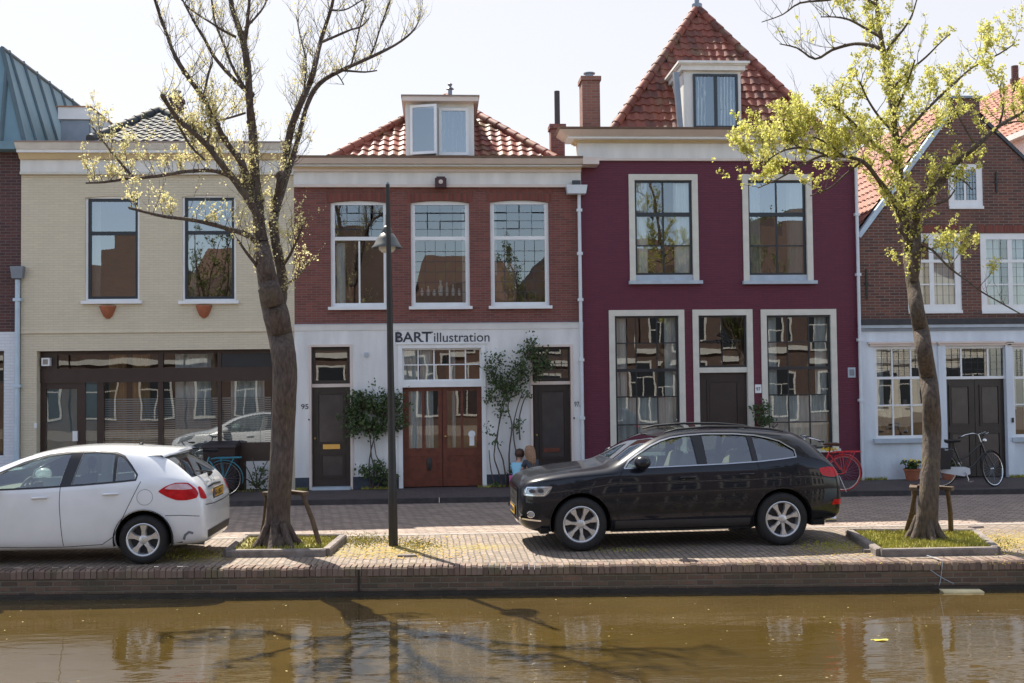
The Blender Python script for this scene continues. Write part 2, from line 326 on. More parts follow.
def window(root, r, y=.10, fw=.05, mat='white_paint', vb=(), hb=(), glass='glass', sill=None, sillm='white_paint', curtains=(), outer=None, thick=.06, name='window', topextra=0, blind=None, lead=None, cy=.14, panes=True, sill_w=.06, sill_d=.08):
    """r = (x0,x1,z0,z1) outer edge of the frame. vb: (x or frac, width, z-lo frac, z-hi frac); hb: (frac, width[, x-lo, x-hi])"""
    WS[0] += 1
    x0, x1, z0, z1 = r; W = x1-x0; H = z1-z0; mb = MB()
    ox0, ox1, oz0, oz1 = x0, x1, z0, z1
    if outer:                         # an outer frame of another paint, e.g. white around black
        ow, om = outer; o = MB()
        o.box(x0, x0+ow, y-.025, y+thick, z0, z1); o.box(x1-ow, x1, y-.025, y+thick, z0, z1)
        o.box(x0+ow, x1-ow, y-.025, y+thick, z1-ow, z1+topextra); o.box(x0+ow, x1-ow, y-.025, y+thick, z0, z0+ow)
        if topextra: o.box(x0, x0+ow, y-.025, y+thick, z1, z1+topextra); o.box(x1-ow, x1, y-.025, y+thick, z1, z1+topextra)
        x0 += ow; x1 -= ow; z0 += ow; z1 -= ow; W = x1-x0; H = z1-z0
    te = 0 if outer else topextra
    mb.box(x0, x0+fw, y, y+thick, z0, z1+te); mb.box(x1-fw, x1, y, y+thick, z0, z1+te)
    mb.box(x0+fw, x1-fw, y, y+thick, z1-fw, z1+te); mb.box(x0+fw, x1-fw, y, y+thick, z0, z0+fw)
    ix0, ix1, iz0, iz1 = x0+fw, x1-fw, z0+fw, z1-fw
    for b in hb:
        fr, bw = b[0], b[1]; zc = z0+H*fr; lo = b[2] if len(b) > 2 else 0; hi = b[3] if len(b) > 3 else 1
        d = .004 if bw > .035 else .018
        mb.box(ix0+(ix1-ix0)*lo, ix0+(ix1-ix0)*hi, y+d, y+thick-d, zc-bw/2, zc+bw/2)
    for b in vb:
        fr, bw = b[0], b[1]; lo = b[2] if len(b) > 2 else 0; hi = b[3] if len(b) > 3 else 1
        xc = x0+W*fr; mb.box(xc-bw/2, xc+bw/2, y+.014, y+thick-.022, max(iz0, z0+H*lo), min(iz1, z0+H*hi))
    wo = mb.build(name, MT[mat], root)
    if outer: o.build('outer_frame', MT[om], wo)
    if panes:
        # slightly uneven panes, one sheet per light
        g = MB(); rr = random.Random(WS[0]*13)
        xs = [ix0]+sorted(x0+W*b[0] for b in vb if len(b) < 3 or (b[2] <= 0 and b[3] >= 1))+[ix1]
        zs = [iz0]+sorted(z0+H*b[0] for b in hb if len(b) < 3)+[iz1]
        for i in range(len(xs)-1):
            for j in range(len(zs)-1):
                tl = [rr.uniform(-.0022, .0022) for _ in range(2)]; yy = y+thick*.5
                g.add([(xs[i], yy-tl[0]-tl[1], zs[j]), (xs[i+1], yy+tl[0]-tl[1], zs[j]), (xs[i+1], yy+tl[0]+tl[1], zs[j+1]), (xs[i], yy-tl[0]+tl[1], zs[j+1])], [(0, 1, 2, 3)])
        g.build('pane', MT[glass], wo, recalc=False)
    if lead:
        L = MB(); yy = y+thick*.5-.012
        for (a, b_, c_, d_, t_) in lead:   # from (a,b) to (c,d) in fractions of the inner light
            p = (ix0+(ix1-ix0)*a, iz0+(iz1-iz0)*b_); q = (ix0+(ix1-ix0)*c_, iz0+(iz1-iz0)*d_)
            if abs(a-c_) < 1e-6: L.box(p[0]-t_/2, p[0]+t_/2, yy, yy+.006, p[1], q[1])
            else: L.box(p[0], q[0], yy-.001, yy+.005, p[1]-t_/2, p[1]+t_/2)
        L.build('leading', MT['lead'], wo)
    if sill is not None:
        s = MB(); s.box(ox0-sill, ox1+sill, -sill_d, y+.02, oz0-sill_w, oz0+.003); s.build('sill', MT[sillm], wo)
    for k, (a, b_, c_, d_, m_) in enumerate([c if len(c) == 5 else (*c, 'curtain') for c in curtains]):
        # a..b horizontal fractions, c..d vertical fractions
        cb = curtain_mb(x0+W*a, x0+W*b_, z0+H*c_+.01, z0+H*d_-.01, y+cy, seed=WS[0]*7+k); cb.build('curtain', MT[m_], wo, smooth=60)
    if blind:
        s = MB(); a, b_, c_, d_ = blind; zz = z0+H*c_
        while zz < z0+H*d_: s.box(x0+W*a, x0+W*b_, y+.10, y+.104, zz, zz+.030); zz += .042
        s.build('blind', MT['blind'], wo)
    return wo
def R4(a, b, c, d, Y=0.0):
    """pixel box (left, top, right, bottom) on the plane y=Y -> (x0,x1,z0,z1)"""
    p = [P(a, b, Y), P(c, b, Y), P(a, d, Y), P(c, d, Y)]
    return ((p[0][0]+p[2][0])/2, (p[1][0]+p[3][0])/2, (p[2][1]+p[3][1])/2, (p[0][1]+p[1][1])/2)
def rect(r, rise=0): return arc_top(r[0], r[1], r[2], r[3], rise)
def cornice(root, x0, x1, prof, name='cornice', ret=True, mats=None, y=0.0, cap='lead'):
    """prof: list of (projection, z0, z1, material key)"""
    for k, (pj, a, b, mk) in enumerate(prof):
        pass
    groups = {}
    o0 = None
    mb = MB(); keys = []
    for (pj, a, b, mk) in prof:
        if mk not in keys: keys.append(mk)
        e = pj if ret else 0
        if isinstance(pj, tuple): # splayed moulding: (bottom projection, top projection)
            p0, p1 = pj; e0, e1 = (p0, p1) if ret else (0, 0)
            mb.add([(x0-e0*ret, y-p0, a), (x1+e0*ret, y-p0, a), (x1+e0*ret, y+.3, a), (x0-e0*ret, y+.3, a), (x0-e1*ret, y-p1, b), (x1+e1*ret, y-p1, b), (x1+e1*ret, y+.3, b), (x0-e1*ret, y+.3, b)],
                   [(0, 3, 2, 1), (4, 5, 6, 7), (0, 1, 5, 4), (1, 2, 6, 5), (2, 3, 7, 6), (3, 0, 4, 7)], keys.index(mk))
        else: mb.box(x0-e*ret, x1+e*ret, y-pj, y+.3, a, b, keys.index(mk))
    return mb.build(name, [MT[k] for k in keys], root)
def body_box(root, x0, x1, z1, mat, y0=0.18, y1=9.0, z0=.0):
    """side walls and back, behind the front wall, plus rooms"""
    mb = MB(); 
    mb.add([(x0, 0, z0), (x0, y1, z0), (x0, y1, z1), (x0, 0, z1)], [(0, 1, 2, 3)])
    mb.add([(x1, 0, z0), (x1, y1, z0), (x1, y1, z1), (x1, 0, z1)], [(0, 3, 2, 1)])
    mb.add([(x0, y1, z0), (x1, y1, z0), (x1, y1, z1), (x0, y1, z1)], [(0, 1, 2, 3)])
    mb.build('side_wall', mat, root, recalc=False)
def room(root, x0, x1, floors, y0=.16, y1=3.6, mat='interior'):
    mb = MB(); e = .03; x0 += e; x1 -= e
    for a, b in floors:
        vs = [(x0, y0, a), (x1, y0, a), (x1, y1, a), (x0, y1, a), (x0, y0, b), (x1, y0, b), (x1, y1, b), (x0, y1, b)]
        mb.add(vs, [(0, 1, 2, 3), (4, 7, 6, 5), (1, 2, 6, 5), (2, 3, 7, 6), (3, 0, 4, 7)])
    return mb.build('interior', MT[mat], root, recalc=False)
def panel(root, name, r, y, t, mat, parent=None, local=False):
    mb = MB(); mb.box(r[0], r[1], y, y+t, r[2], r[3]); return mb.build(name, mat, parent or root)
def door(root, r, y, mat, panels, frame=None, label=None):
    """door leaf with raised mouldings round sunk panels given as (u0,v0,u1,v1)"""
    x0, x1, z0, z1 = r; mb = MB(); mb.box(x0, x1, y, y+.05, z0, z1)
    for (a, b, c, d) in panels:
        px0, px1, pz0, pz1 = x0+(x1-x0)*a, x0+(x1-x0)*c, z0+(z1-z0)*b, z0+(z1-z0)*d; t = .035
        mb.box(px0, px1, y-.02, y, pz0, pz0+t); mb.box(px0, px1, y-.02, y, pz1-t, pz1)
        mb.box(px0, px0+t, y-.02, y, pz0+t, pz1-t); mb.box(px1-t, px1, y-.02, y, pz0+t, pz1-t)
    o = mb.build('door', MT[mat], root)
    for (a, b, c, d) in panels:
        px0, px1, pz0, pz1 = x0+(x1-x0)*a, x0+(x1-x0)*c, z0+(z1-z0)*b, z0+(z1-z0)*d; q = MB(); q.box(px0+.055, px1-.055, y-.010, y, pz0+.055, pz1-.055); q.build('panel', MT['door_panel' if mat == 'door_dark' else mat], o)
    return o

# pantiles: every tile is its own little curved sheet
def pantiles(mb, O, U, V, inside, tw=.215, th=.27, umax=10, vmax=10, u0=0.0, seed=3, lift=.035):
    rr = random.Random(seed); N = U.cross(V).normalized()
    if N.z < 0: N = -N
    n = 6
    for j in range(int(vmax/th)+1):
        for i in range(int(umax/tw)+1):
            uc, vc = u0+(i+.5)*tw, (j+.5)*th
            if not inside(uc, vc): continue
            vs = []; jt = rr.uniform(-.006, .006)
            for k, (vv, lf) in enumerate(((j*th-.035, .034), ((j+1)*th, .006))):
                for q in range(n+1):
                    s_ = q/n; h = lift*(math.sin(2*math.pi*(s_+.05))*.5+.5)
                    vs.append(O+U*(u0+(i+s_*1.03)*tw)+V*(vv+jt)+N*(h+lf))
            for q in range(n+1):                       # the thick lower edge
                s_ = q/n; h = lift*(math.sin(2*math.pi*(s_+.05))*.5+.5)
                vs.append(O+U*(u0+(i+s_*1.03)*tw)+V*(j*th-.035+jt)+N*(h+.012))
            fs = [(q, q+1, n+2+q, n+1+q) for q in range(n)]+[(2*n+2+q, 2*n+3+q, q+1, q) for q in range(n)]
            mb.add(vs, fs)
def ridge_tiles(mb, a, b, r=.10, step=.34):
    a, b = Vector(a), Vector(b); L = (b-a).length; d = (b-a).normalized(); n = max(1, int(L/step))
    for i in range(n):
        p = a+d*(L*i/n); q = a+d*(L*(i+1)/n+.03)
        mb.tube([p, p+(q-p)*.12, q], [r*1.12, r*1.12, r*.92], 8)
def hip_roof(root, x0, x1, y0, y1, z0, apex, tile, deck='lead', seed=1, tw=.215):
    """four-sided tiled roof with ridge tiles on its hips"""
    A = Vector(apex); c = [Vector((x0, y0, z0)), Vector((x1, y0, z0)), Vector((x1, y1, z0)), Vector((x0, y1, z0))]
    dk = MB(); dk.add(c+[A], [(0, 1, 4), (1, 2, 4), (2, 3, 4), (3, 0, 4)]); ro = dk.build('roof', MT[deck], root)
    mb = MB()
    for k in range(4):
        p, q = c[k], c[(k+1) % 4]; U = (q-p).normalized(); L = (q-p).length; ap = (A-p).dot(U); foot = p+U*ap; V = (A-foot); H = V.length; V.normalize()
        ins = lambda u, v, L=L, ap=ap, H=H: 0 < v < H and u > ap*v/H-.02 and u < L-(L-ap)*v/H+.02
        pantiles(mb, p, U, V, ins, tw=tw, umax=L, vmax=H, seed=seed+k)
    mb.build('roof_tiles', MT[tile], ro, recalc=False)
    rg = MB()
    for k in range(4): ridge_tiles(rg, c[k]+Vector((0, 0, .05)), A+Vector((0, 0, .05)))
    rg.build('ridge_tiles', MT[tile], ro, smooth=50)
    return ro
def chimney(root, x0, x1, y0, y1, z0, z1, mat='chimney_brick', pot=None):
    mb = MB(); mb.box(x0, x1, y0, y1, z0, z1-.1); mb.box(x0-.03, x1+.03, y0-.03, y1+.03, z1-.1, z1)
    o = mb.build('chimney', MT[mat], root)
    if pot:
        r, h = pot; c = MB(); cx, cy_ = (x0+x1)/2, (y0+y1)/2
        c.lathe([(r, z1), (r, z1+h*.7), (r*1.5, z1+h*.72), (r*1.5, z1+h*.85), (.001, z1+h)], 14, Matrix.Translation((cx, cy_, 0)))
        c.build('chimney_cap', MT['zinc'], o, smooth=40)
    return o
def downpipe(root, x, y, z0, z1, r=.045, mat='pipe_white', hopper=True, brackets=(), name='drainpipe'):
    mb = MB(); mb.tube([(x, y, z0), (x, y, z1)], r, 10)
    for z in brackets: mb.box(x-r*1.5, x+r*1.5, y-r*1.15, y+r*1.6, z-.03, z+.03)
    o = mb.build(name, MT[mat], root, smooth=40)
    return o
def boxhopper(parent, r, y0, y1, mat):
    mb = MB(); mb.add([(r[0]+.03, y0+.02, r[2]), (r[1]-.03, y0+.02, r[2]), (r[1]-.03, y1, r[2]), (r[0]+.03, y1, r[2]), (r[0], y0, r[3]), (r[1], y0, r[3]), (r[1], y1, r[3]), (r[0], y1, r[3])],
           [(0, 3, 2, 1), (4, 5, 6, 7), (0, 1, 5, 4), (1, 2, 6, 5), (2, 3, 7, 6), (3, 0, 4, 7)]); return mb.build('hopper', MT[mat], parent)

PV = .10            # pavement level at the houses
XC0, XR0, XP0, XG0 = -8.45, -2.95, 3.04, 8.97      # party walls

# ================================================================== cream house
ch = empty('cream_house', (-5.7, 0, 0), 0, 'cream painted brick house with two upper windows above a dark shopfront', 'house')
wa, wb = R4(85, 196, 139.5, 301), R4(182, 195, 236, 301)
shop = R4(36.5, 350, 273, 489); shop = (shop[0], shop[1], PV-.02, shop[3])
HC = 6.62
wall('wall', MT['cream_wall'], ch, [(XC0, 0), (XR0, 0), (XR0, HC), (XC0, HC)], [rect(wa, .04), rect(wb, .04), rect(shop)], 0, .22, MT['cream_plaster'])
body_box(ch, XC0, XR0, HC, MT['cream_wall'])
room(ch, XC0, XR0, [(PV, 3.4), (3.7, 6.6)], y0=.3)
for r in (wa, wb):
    window(ch, r, y=.07, fw=.055, mat='black_frame', outer=(.045, 'white_paint'), hb=[(.655, .075)], glass='glass_blue', sill=.06, sillm='white_paint', topextra=.0, curtains=[(.0, .16, 0, 1), (.86, 1, 0, 1)], cy=.3)
zt = P(100, 140.6, -.42)[1]; z1_ = P(100, 152, -.30)[1]; z2_ = P(100, 159, -.12)[1]; z3_ = P(100, 172, -.06)[1]
cornice(ch, XC0, XR0, [((.30, .40), z1_+.06, zt-.03, 'cornice_white'), (.27, z1_-.0, z1_+.06, 'white_paint'), ((.12, .2), z2_, z1_, 'cornice_shadow_tan'), (.06, z3_, z2_, 'cornice_white'), (.09, z3_-.05, z3_, 'stone_cream'), (.42, zt-.03, zt, 'cap_brown')], ret=False)
lg = P(150, 331.5)[1]; mb = MB(); mb.box(XC0+.01, XR0-.01, -.03, .02, lg-.02, lg+.02); mb.build('ledge', MT['cream_plaster'], ch)
# roof with dark tiles, mostly hidden behind the cornice
ap = P3(160, 112, 2.8); a_ = P3(112, 141, .6); b_ = P3(206, 141, .6)
hip_roof(ch, a_.x-.4, b_.x+.4, .45, 5.2, a_.z-.05, ap, 'tile_grey', seed=5)
c0 = P3(171, 97, 3.2); c1 = P3(181, 120, 3.2); chimney(ch, c0.x, c1.x, 3.1, 3.5, c1.z-.5, c0.z, 'left_brick', pot=(.07, .2))
# flat-roofed white box behind the cornice
q0 = P3(58, 106, 1.0); q1 = P3(90, 143, 1.0)
mb = MB(); mb.box(q0.x+.04, q1.x-.04, 1.06, 4.2, q1.z-.6, q0.z-.26); dm = mb.build('roof_box', MT['zinc'], ch)
mb = MB(); mb.box(q0.x, q1.x, 1.0, 4.3, q0.z-.28, q0.z-.02); mb.build('fascia', MT['white_paint'], dm)
mb = MB(); mb.box(q0.x-.03, q1.x+.03, .97, 4.33, q0.z-.02, q0.z); mb.build('fascia', MT['wood_tan'], dm)
mb = MB(); mb.box(q1.x-.038, q1.x-.01, 1.15, 4.1, q1.z-.6, q0.z-.30); mb.build('cheek', MT['white_paint'], dm)
# shopfront
YS = .20
def sx(px): return P(px, 400, YS)[0]
def sz(py): return P(150, py, YS)[1]
sf = MB(); X0, X1 = shop[0], shop[1]
zT = sz(350)+.02; zl1, zl0 = sz(354), sz(368); zg = sz(382); zb_ = sz(444)
sf.box(X0, X1, YS, YS+.10, zl1, zT); sf.box(X0, X1, YS-.02, YS+.10, zg, zl0)                # head and transom beam
for a, b in ((36.5, 57), (158, 163), (217.5, 221), (271, 273)): sf.box(sx(a) if a > 37 else X0, sx(b) if b < 272 else X1, YS, YS+.10, zl0, zl1)
for a, b in ((36.5, 46), (77, 85), (97, 103.5), (158, 163), (217.5, 221), (271, 273)): sf.box(sx(a) if a > 37 else X0, sx(b) if b < 272 else X1, YS+.003, YS+.10, PV, zg)
sf.box(sx(103.5), sx(158), YS+.01, YS+.09, PV, sz(462)); sf.box(sx(163), sx(217.5), YS+.01, YS+.09, PV, sz(462)); sf.box(sx(221), sx(271), YS+.01, YS+.09, PV, zb_)
sf.box(sx(46), sx(77), YS+.012, YS+.08, sz(388), zg); sf.box(sx(46), sx(77), YS+.012, YS+.08, PV, sz(452)); sf.box(sx(85), sx(97), YS+.012, YS+.08, PV, sz(444))
sfo = sf.build('shopfront', MT['brown_frame'], ch)
g = MB()
for a, b, c, d in ((57, 158, zl0, zl1), (163, 217.5, zl0, zl1), (103.5, 158, sz(462), zg), (163, 217.5, sz(462), zg), (221, 271, zb_, zg)):
    g.add([(sx(a), YS+.05, c), (sx(b), YS+.05, c), (sx(b), YS+.05, d), (sx(a), YS+.05, d)], [(0, 1, 2, 3)])
g.build('pane', MT['glass_shop'], sfo, recalc=False)
mb = MB(); mb.box(sx(221), sx(271), YS+.03, YS+.07, zl0, zl1); mb.build('louvre', MT['black_frame'], sfo)
fro = glassmat('frosted_film', .30, tint=(.2, .25, .27), wav=.3, wscale=1.5)
fp = plain('frosted_backing', (.20, .27, .29), .5, .1, 2)
for a, b, c, d in ((46, 77, sz(452), sz(388)), (85, 97, sz(444), zg)):
    g = MB(); g.add([(sx(a), YS+.04, c), (sx(b), YS+.04, c), (sx(b), YS+.04, d), (sx(a), YS+.04, d)], [(0, 1, 2, 3)]); go = g.build('frosted_pane', MT['glass_shop'], sfo, recalc=False)
    g = MB(); g.box(sx(a), sx(b), YS+.055, YS+.06, c, d); g.build('film', fp, sfo)
bl = MB(); zz = PV+.6
while zz < sz(399):
    for a, b in ((103.5, 158), (163, 217.5), (221, 271)): bl.box(sx(a), sx(b), YS+.12, YS+.123, zz, zz+.028)
    zz += .046
bl.build('blind', MT['blind'], sfo)
for k, (a, b, m) in enumerate(((104, 122, 'curtain_ochre'), (128, 146, 'curtain_ochre'), (172, 208, 'curtain'), (228, 262, 'curtain'))):
    curtain_mb(sx(a), sx(b), PV+.5, zl1, YS+.3, seed=40+k).build('curtain', MT[m], sfo, smooth=60)
mb = MB(); r = R4(43.5, 358, 51.5, 366, YS); mb.box(r[0], r[1], YS-.12, YS, r[2], r[3]); bx_ = mb.build('wall_light', MT['white_paint'], ch)
mb = MB(); mb.box(r[0]+.03, r[1]-.03, YS-.124, YS-.119, r[2]+.03, r[3]-.03); mb.build('lens', MT['interior_light'], bx_)
mb = MB(); r = R4(73.3, 431, 78, 441, YS); mb.box(r[0], r[1], YS-.05, YS, r[2], r[3]); mb.build('mailbox', MT['white_paint'], ch)
mb = MB(); r = R4(34.5, 423, 37, 428); mb.box(r[0], r[1], -.02, .0, r[2], r[3]); mb.build('doorbell', MT['white_paint'], ch)
mb = MB(); r = R4(246.5, 461, 271, 487, YS); mb.box(r[0], r[1], YS-.03, YS-.005, PV+.02, r[3]); mb.build('white_panel', MT['white_wall'], ch)
# terracotta half pots hung under the sills
for k, (px, py) in enumerate(((108, 305), (204, 304.5))):
    x, z = P(px, py); t = empty('wall_flower_pot', (x, 0, z-.28), 0, ['empty terracotta half pot hung on the cream wall under its left upper window', 'empty terracotta half pot hung on the cream wall under its right upper window'][k], 'flower pot', 'terracotta pots on the cream wall')
    mb = MB(); mb.lathe([(.03, 0), (.09, .05), (.14, .16), (.155, .22), (.165, .22), (.165, .26), (.14, .26), (.11, .1)], 16, Matrix.Translation((x, 0, z-.28)), 0, math.pi, 2*math.pi)
    mb.build('pot', MT['terracotta'], t, smooth=40)
    mb = MB(); mb.add([(x+.14*math.cos(a), .14*math.sin(a), z-.07) for a in [math.pi+math.pi*i/10 for i in range(11)]], [tuple(range(11))]); mb.build('soil', MT['soil'], t)

# ================================================================== far left building
lh = empty('brick_building', (-10.8, 0, 0), 0, 'dark brick building at the left edge with a steep blue grey metal roof', 'building')
HL = P(5, 151)[1]; zw = P(5, 332)[1]; XL0 = -13.6
gw = R4(-50, 351, 4, 470, 0)
wall('wall', MT['left_brick'], lh, [(XL0, zw), (XC0-.005, zw), (XC0-.005, HL), (XL0, HL)], [rect((-12.2, -11.2, 4.1, 6.0)), rect((-10.7, -9.7, 4.1, 6.0))], 0)
wall('white_ground_floor_wall', MT['white_brick'], lh, [(XL0, 0), (XC0-.005, 0), (XC0-.005, zw), (XL0, zw)], [rect((gw[0], gw[1], .9, gw[3]))], -.012)
for xa in (-12.2, -10.7): window(lh, (xa, xa+1, 4.1, 6.0), fw=.06, hb=[(.6, .06)], vb=[(.5, .03)], sill=.05)
window(lh, (gw[0], gw[1], .9, gw[3]), fw=.06, mat='brown_frame', hb=[(.7, .05)], vb=[(.33, .03), (.66, .03)], glass='glass_old')
body_box(lh, XL0, XC0-.01, HL, MT['left_brick'], y1=9)
room(lh, XL0, XC0, [(PV, 3.3), (3.5, 6.9)])
A = P3(2, 48, .15); zE = HL
# steep metal roof: eave along the street and along the party wall, flat top
xt = A.x; yt = A.y; zt_ = A.z; XE = XC0+.18
rf = MB(); vs = [(XL0, -.25, zE), (XE, -.25, zE), (XE, 8.4, zE), (XL0, 8.4, zE), (XL0+.8, yt, zt_), (xt, yt, zt_), (xt, 7.6, zt_), (XL0+.8, 7.6, zt_)]
rf.add(vs, [(0, 1, 5, 4), (1, 2, 6, 5), (2, 3, 7, 6), (3, 0, 4, 7), (4, 5, 6, 7)]); rfo = rf.build('roof', MT['metal_roof'], lh)
sm = MB()
def seam(a, b, r=.048): sm.tube([a, b], r, 6)
N = 11
for i in range(N+1):
    t = i/N; lo = Vector((XE, -.25+8.65*t, zE)); yy = lo.y
    if yy < yt:      # runs into the hip
        k = (yy+.25)/(yt+.25); hi = Vector((XE+(xt-XE)*k, yy, zE+(zt_-zE)*k))
    else: hi = Vector((xt, yy if yy < 7.6 else 7.6, zt_))
    seam(lo, hi+ (hi-lo).normalized()*.06)
seam((XE, -.25, zE), (xt, yt, zt_), .05)
for i in range(8):
    x = XE-.5*(i+1)
    if x > XL0: 
        k = min(1, (XE-x)/max(.01, (XE-xt))); seam((x, -.25, zE), (x if k >= 1 else x, -.25+(yt+.25)*k, zE+(zt_-zE)*k))
seam((xt, yt, zt_), (xt, 7.6, zt_), .045)
sm.build('seams', MT['seam'], rfo, smooth=40)
mb = MB(); mb.box(XL0, XC0-.01, -.3, .02, zE-.02, zE+.14); mb.build('gutter', MT['metal_roof'], lh)
dp = downpipe(lh, P(18.5, 400)[0], -.07, .02, P(18, 280)[1], .05, 'pipe_blue', brackets=(P(18, 386)[1], P(18, 460)[1], P(18, 300)[1]))
boxhopper(dp, R4(13, 267, 26, 279), -.17, -.02, 'zinc')
# ================================================================== red brick house with the lettered plaster front
rh = empty('red_brick_house', (0, 0, 0), 0, 'red brick house with three white windows over a white plastered ground floor with lettering', 'house')
wr = [R4(330.5, 200.5, 387.5, 307), R4(411, 200.5, 469.5, 306.5), R4(490.5, 200, 549, 306)]
HR = P(400, 180)[1]; zb1 = P(400, 324.3)[1]; zb0 = P(400, 330)[1]
wall('wall', MT['red_brick'], rh, [(XR0, zb0), (XP0, zb0), (XP0, HR+.1), (XR0, HR+.1)], [rect(r, .05) for r in wr], 0, .2)
for i, r in enumerate(wr):      # soldier courses over the windows
    mb = MB(); n = 10; x0, x1 = r[0]-.06, r[1]+.06; zt = r[3]
    pts = [(x0+(x1-x0)*k/n, zt-.05+.05*math.sin(math.pi*k/n)**.8+.004) for k in range(n+1)] + [(x1+.05, zt+.21), (x0-.05, zt+.21)]
    mb.prism(pts, -.004, .03); mb.build('window_arch', MT['soldier'], rh)
d1 = R4(310.8, 346, 351.3, 489); d2 = R4(400, 345.5, 484.5, 489); d3 = R4(532, 346, 571.8, 489)
d1 = (d1[0], d1[1], PV-.02, d1[3]); d2 = (d2[0], d2[1], PV-.02, d2[3]); d3 = (d3[0], d3[1], PV-.02, d3[3])
wall('plaster_wall', MT['white_wall'], rh, [(XR0, 0), (XP0, 0), (XP0, zb0+.005), (XR0, zb0+.005)], [rect(d1), rect(d2), rect(d3)], -.035, .22)
cornice(rh, XR0, XP0, [((.05, .085), zb0, zb1, 'white_paint'), (.10, zb1, zb1+.015, 'sill_grey')], name='string_course', ret=False)
zp = P(420, 475.5)[1]
for a, b in ((XR0, d1[0]), (d1[1], d2[0]), (d2[1], d3[0]), (d3[1], XP0)):
    pl = MB(); pl.box(a+.005, b-.002, -.055, -.02, .0, zp)
    pl.build('plinth', MT['plinth'], rh)
body_box(rh, XR0+.001, XP0-.001, HR, MT['red_brick'])
room(rh, XR0, XP0, [(PV, 3.35), (3.6, 6.6)])
# window leading: stained blocks above, small lights below
def grid(nx, nz, z0, z1, t=.010):
    L = [(i/nx, z0, i/nx, z1, t) for i in range(1, nx)] + [(0, z0+(z1-z0)*j/nz, 1, z0+(z1-z0)*j/nz, t) for j in range(1, nz)]
    return L
def blocks(seed):
    rr = random.Random(seed); L = grid(4, 4, .67, 1.0, .007)
    for _ in range(11):
        u, v = rr.randint(0, 3)/4, .67+.33*rr.randint(1, 3)/4
        L.append((u, v, u+.25, v, .024) if rr.random() < .6 else (u+.25, v, u+.25, min(.995, v+.08), .024))
    return L
window(rh, wr[0], y=.06, fw=.085, hb=[(.645, .075)], vb=[(.5, .035, 0, .62)], glass='glass', sill=.05, topextra=.03, curtains=[(.08, .24, .03, .62)], lead=blocks(2), cy=.2)
window(rh, wr[1], y=.06, fw=.085, hb=[(.645, .075)], glass='glass', sill=.05, topextra=.03, lead=blocks(3)+grid(5, 6, 0, .63), curtains=[(.88, .98, .05, .95)], cy=.3)
window(rh, wr[2], y=.06, fw=.085, hb=[(.645, .075)], glass='glass', sill=.05, topextra=.03, lead=blocks(9)+grid(5, 6, 0, .63), curtains=[(.02, .12, .3, .98)], cy=.3)
# vases and books on the inner sills, seen through the panes
def sillgoods(parent, x0, x1, z, y, seed, n=7):
    rr = random.Random(seed); mb = MB()
    for i in range(n):
        x = x0+(x1-x0)*(i+.5)/n; h = rr.uniform(.12, .34); r = rr.uniform(.03, .06)
        mb.lathe([(r*.7, 0), (r, h*.3), (r*.9, h*.6), (r*.35, h*.75), (r*.5, h), (.001, h)], 10, Matrix.Translation((x, y, z)))
    return mb.build('sill_ornaments', MT['curtain'], parent, smooth=50)
sillgoods(rh, wr[1][0]+.15, wr[1][1]-.15, wr[1][2]+.25, .35, 4)
mb = MB(); mb.box(wr[2][0]+.12, wr[2][0]+.55, .4, .6, wr[2][2]+.08, wr[2][2]+.95); mb.build('cupboard', MT['wood_tan'], rh)
mb = MB(); mb.box(wr[0][0]+.1, wr[0][0]+.45, .4, .6, wr[0][2]+.08, wr[0][2]+.45); mb.build('cupboard', MT['wood_tan'], rh)
# cornice
z = [P(400, q, Y_)[1] for q, Y_ in ((155.4, -.46), (158, -.42), (164.4, -.32), (168, -.13), (171.5, -.10), (184.5, -.05), (187, -.08))]
cornice(rh, XR0, XP0, [((.40, .46), z[1], z[0], 'cap_brown'), ((.34, .42), z[1]-.10, z[1], 'cornice_pink'), (.31, z[2]+.05, z[1]-.10, 'cornice_pink'), (.28, z[2]-.02, z[2]+.05, 'white_paint'),
     (.13, z[3]-.01, z[2]-.02, 'cornice_shadow_tan'), (.10, z[4], z[3]-.01, 'cornice_pink'), (.045, z[5], z[4], 'cornice_white'), (.085, z[6], z[5], 'cornice_pink')], ret=False)
for xx in (XR0, XP0):
    pass
mb = MB(); mb.box(XP0, XP0+.34, -.41, -.013, z[2]+.0, z[0]-.01); mb.build('cornice_return', MT['cornice_pink'], rh)
# roof
a_ = P3(330, 156, .5); b_ = P3(556, 156, .5); apx = P3(446, 99, 3.4)
rfo = hip_roof(rh, a_.x, b_.x, .45, 6.4, a_.z-.12, apx, 'tile_red', seed=11, tw=.215)
mb = MB(); mb.lathe([(.05, 0), (.05, .22), (.10, .24), (.03, .30), (.06, .36), (.001, .40)], 12, Matrix.Translation(apx+Vector((.1, 0, .0)))); mb.build('finial', MT['zinc'], rfo, smooth=40)
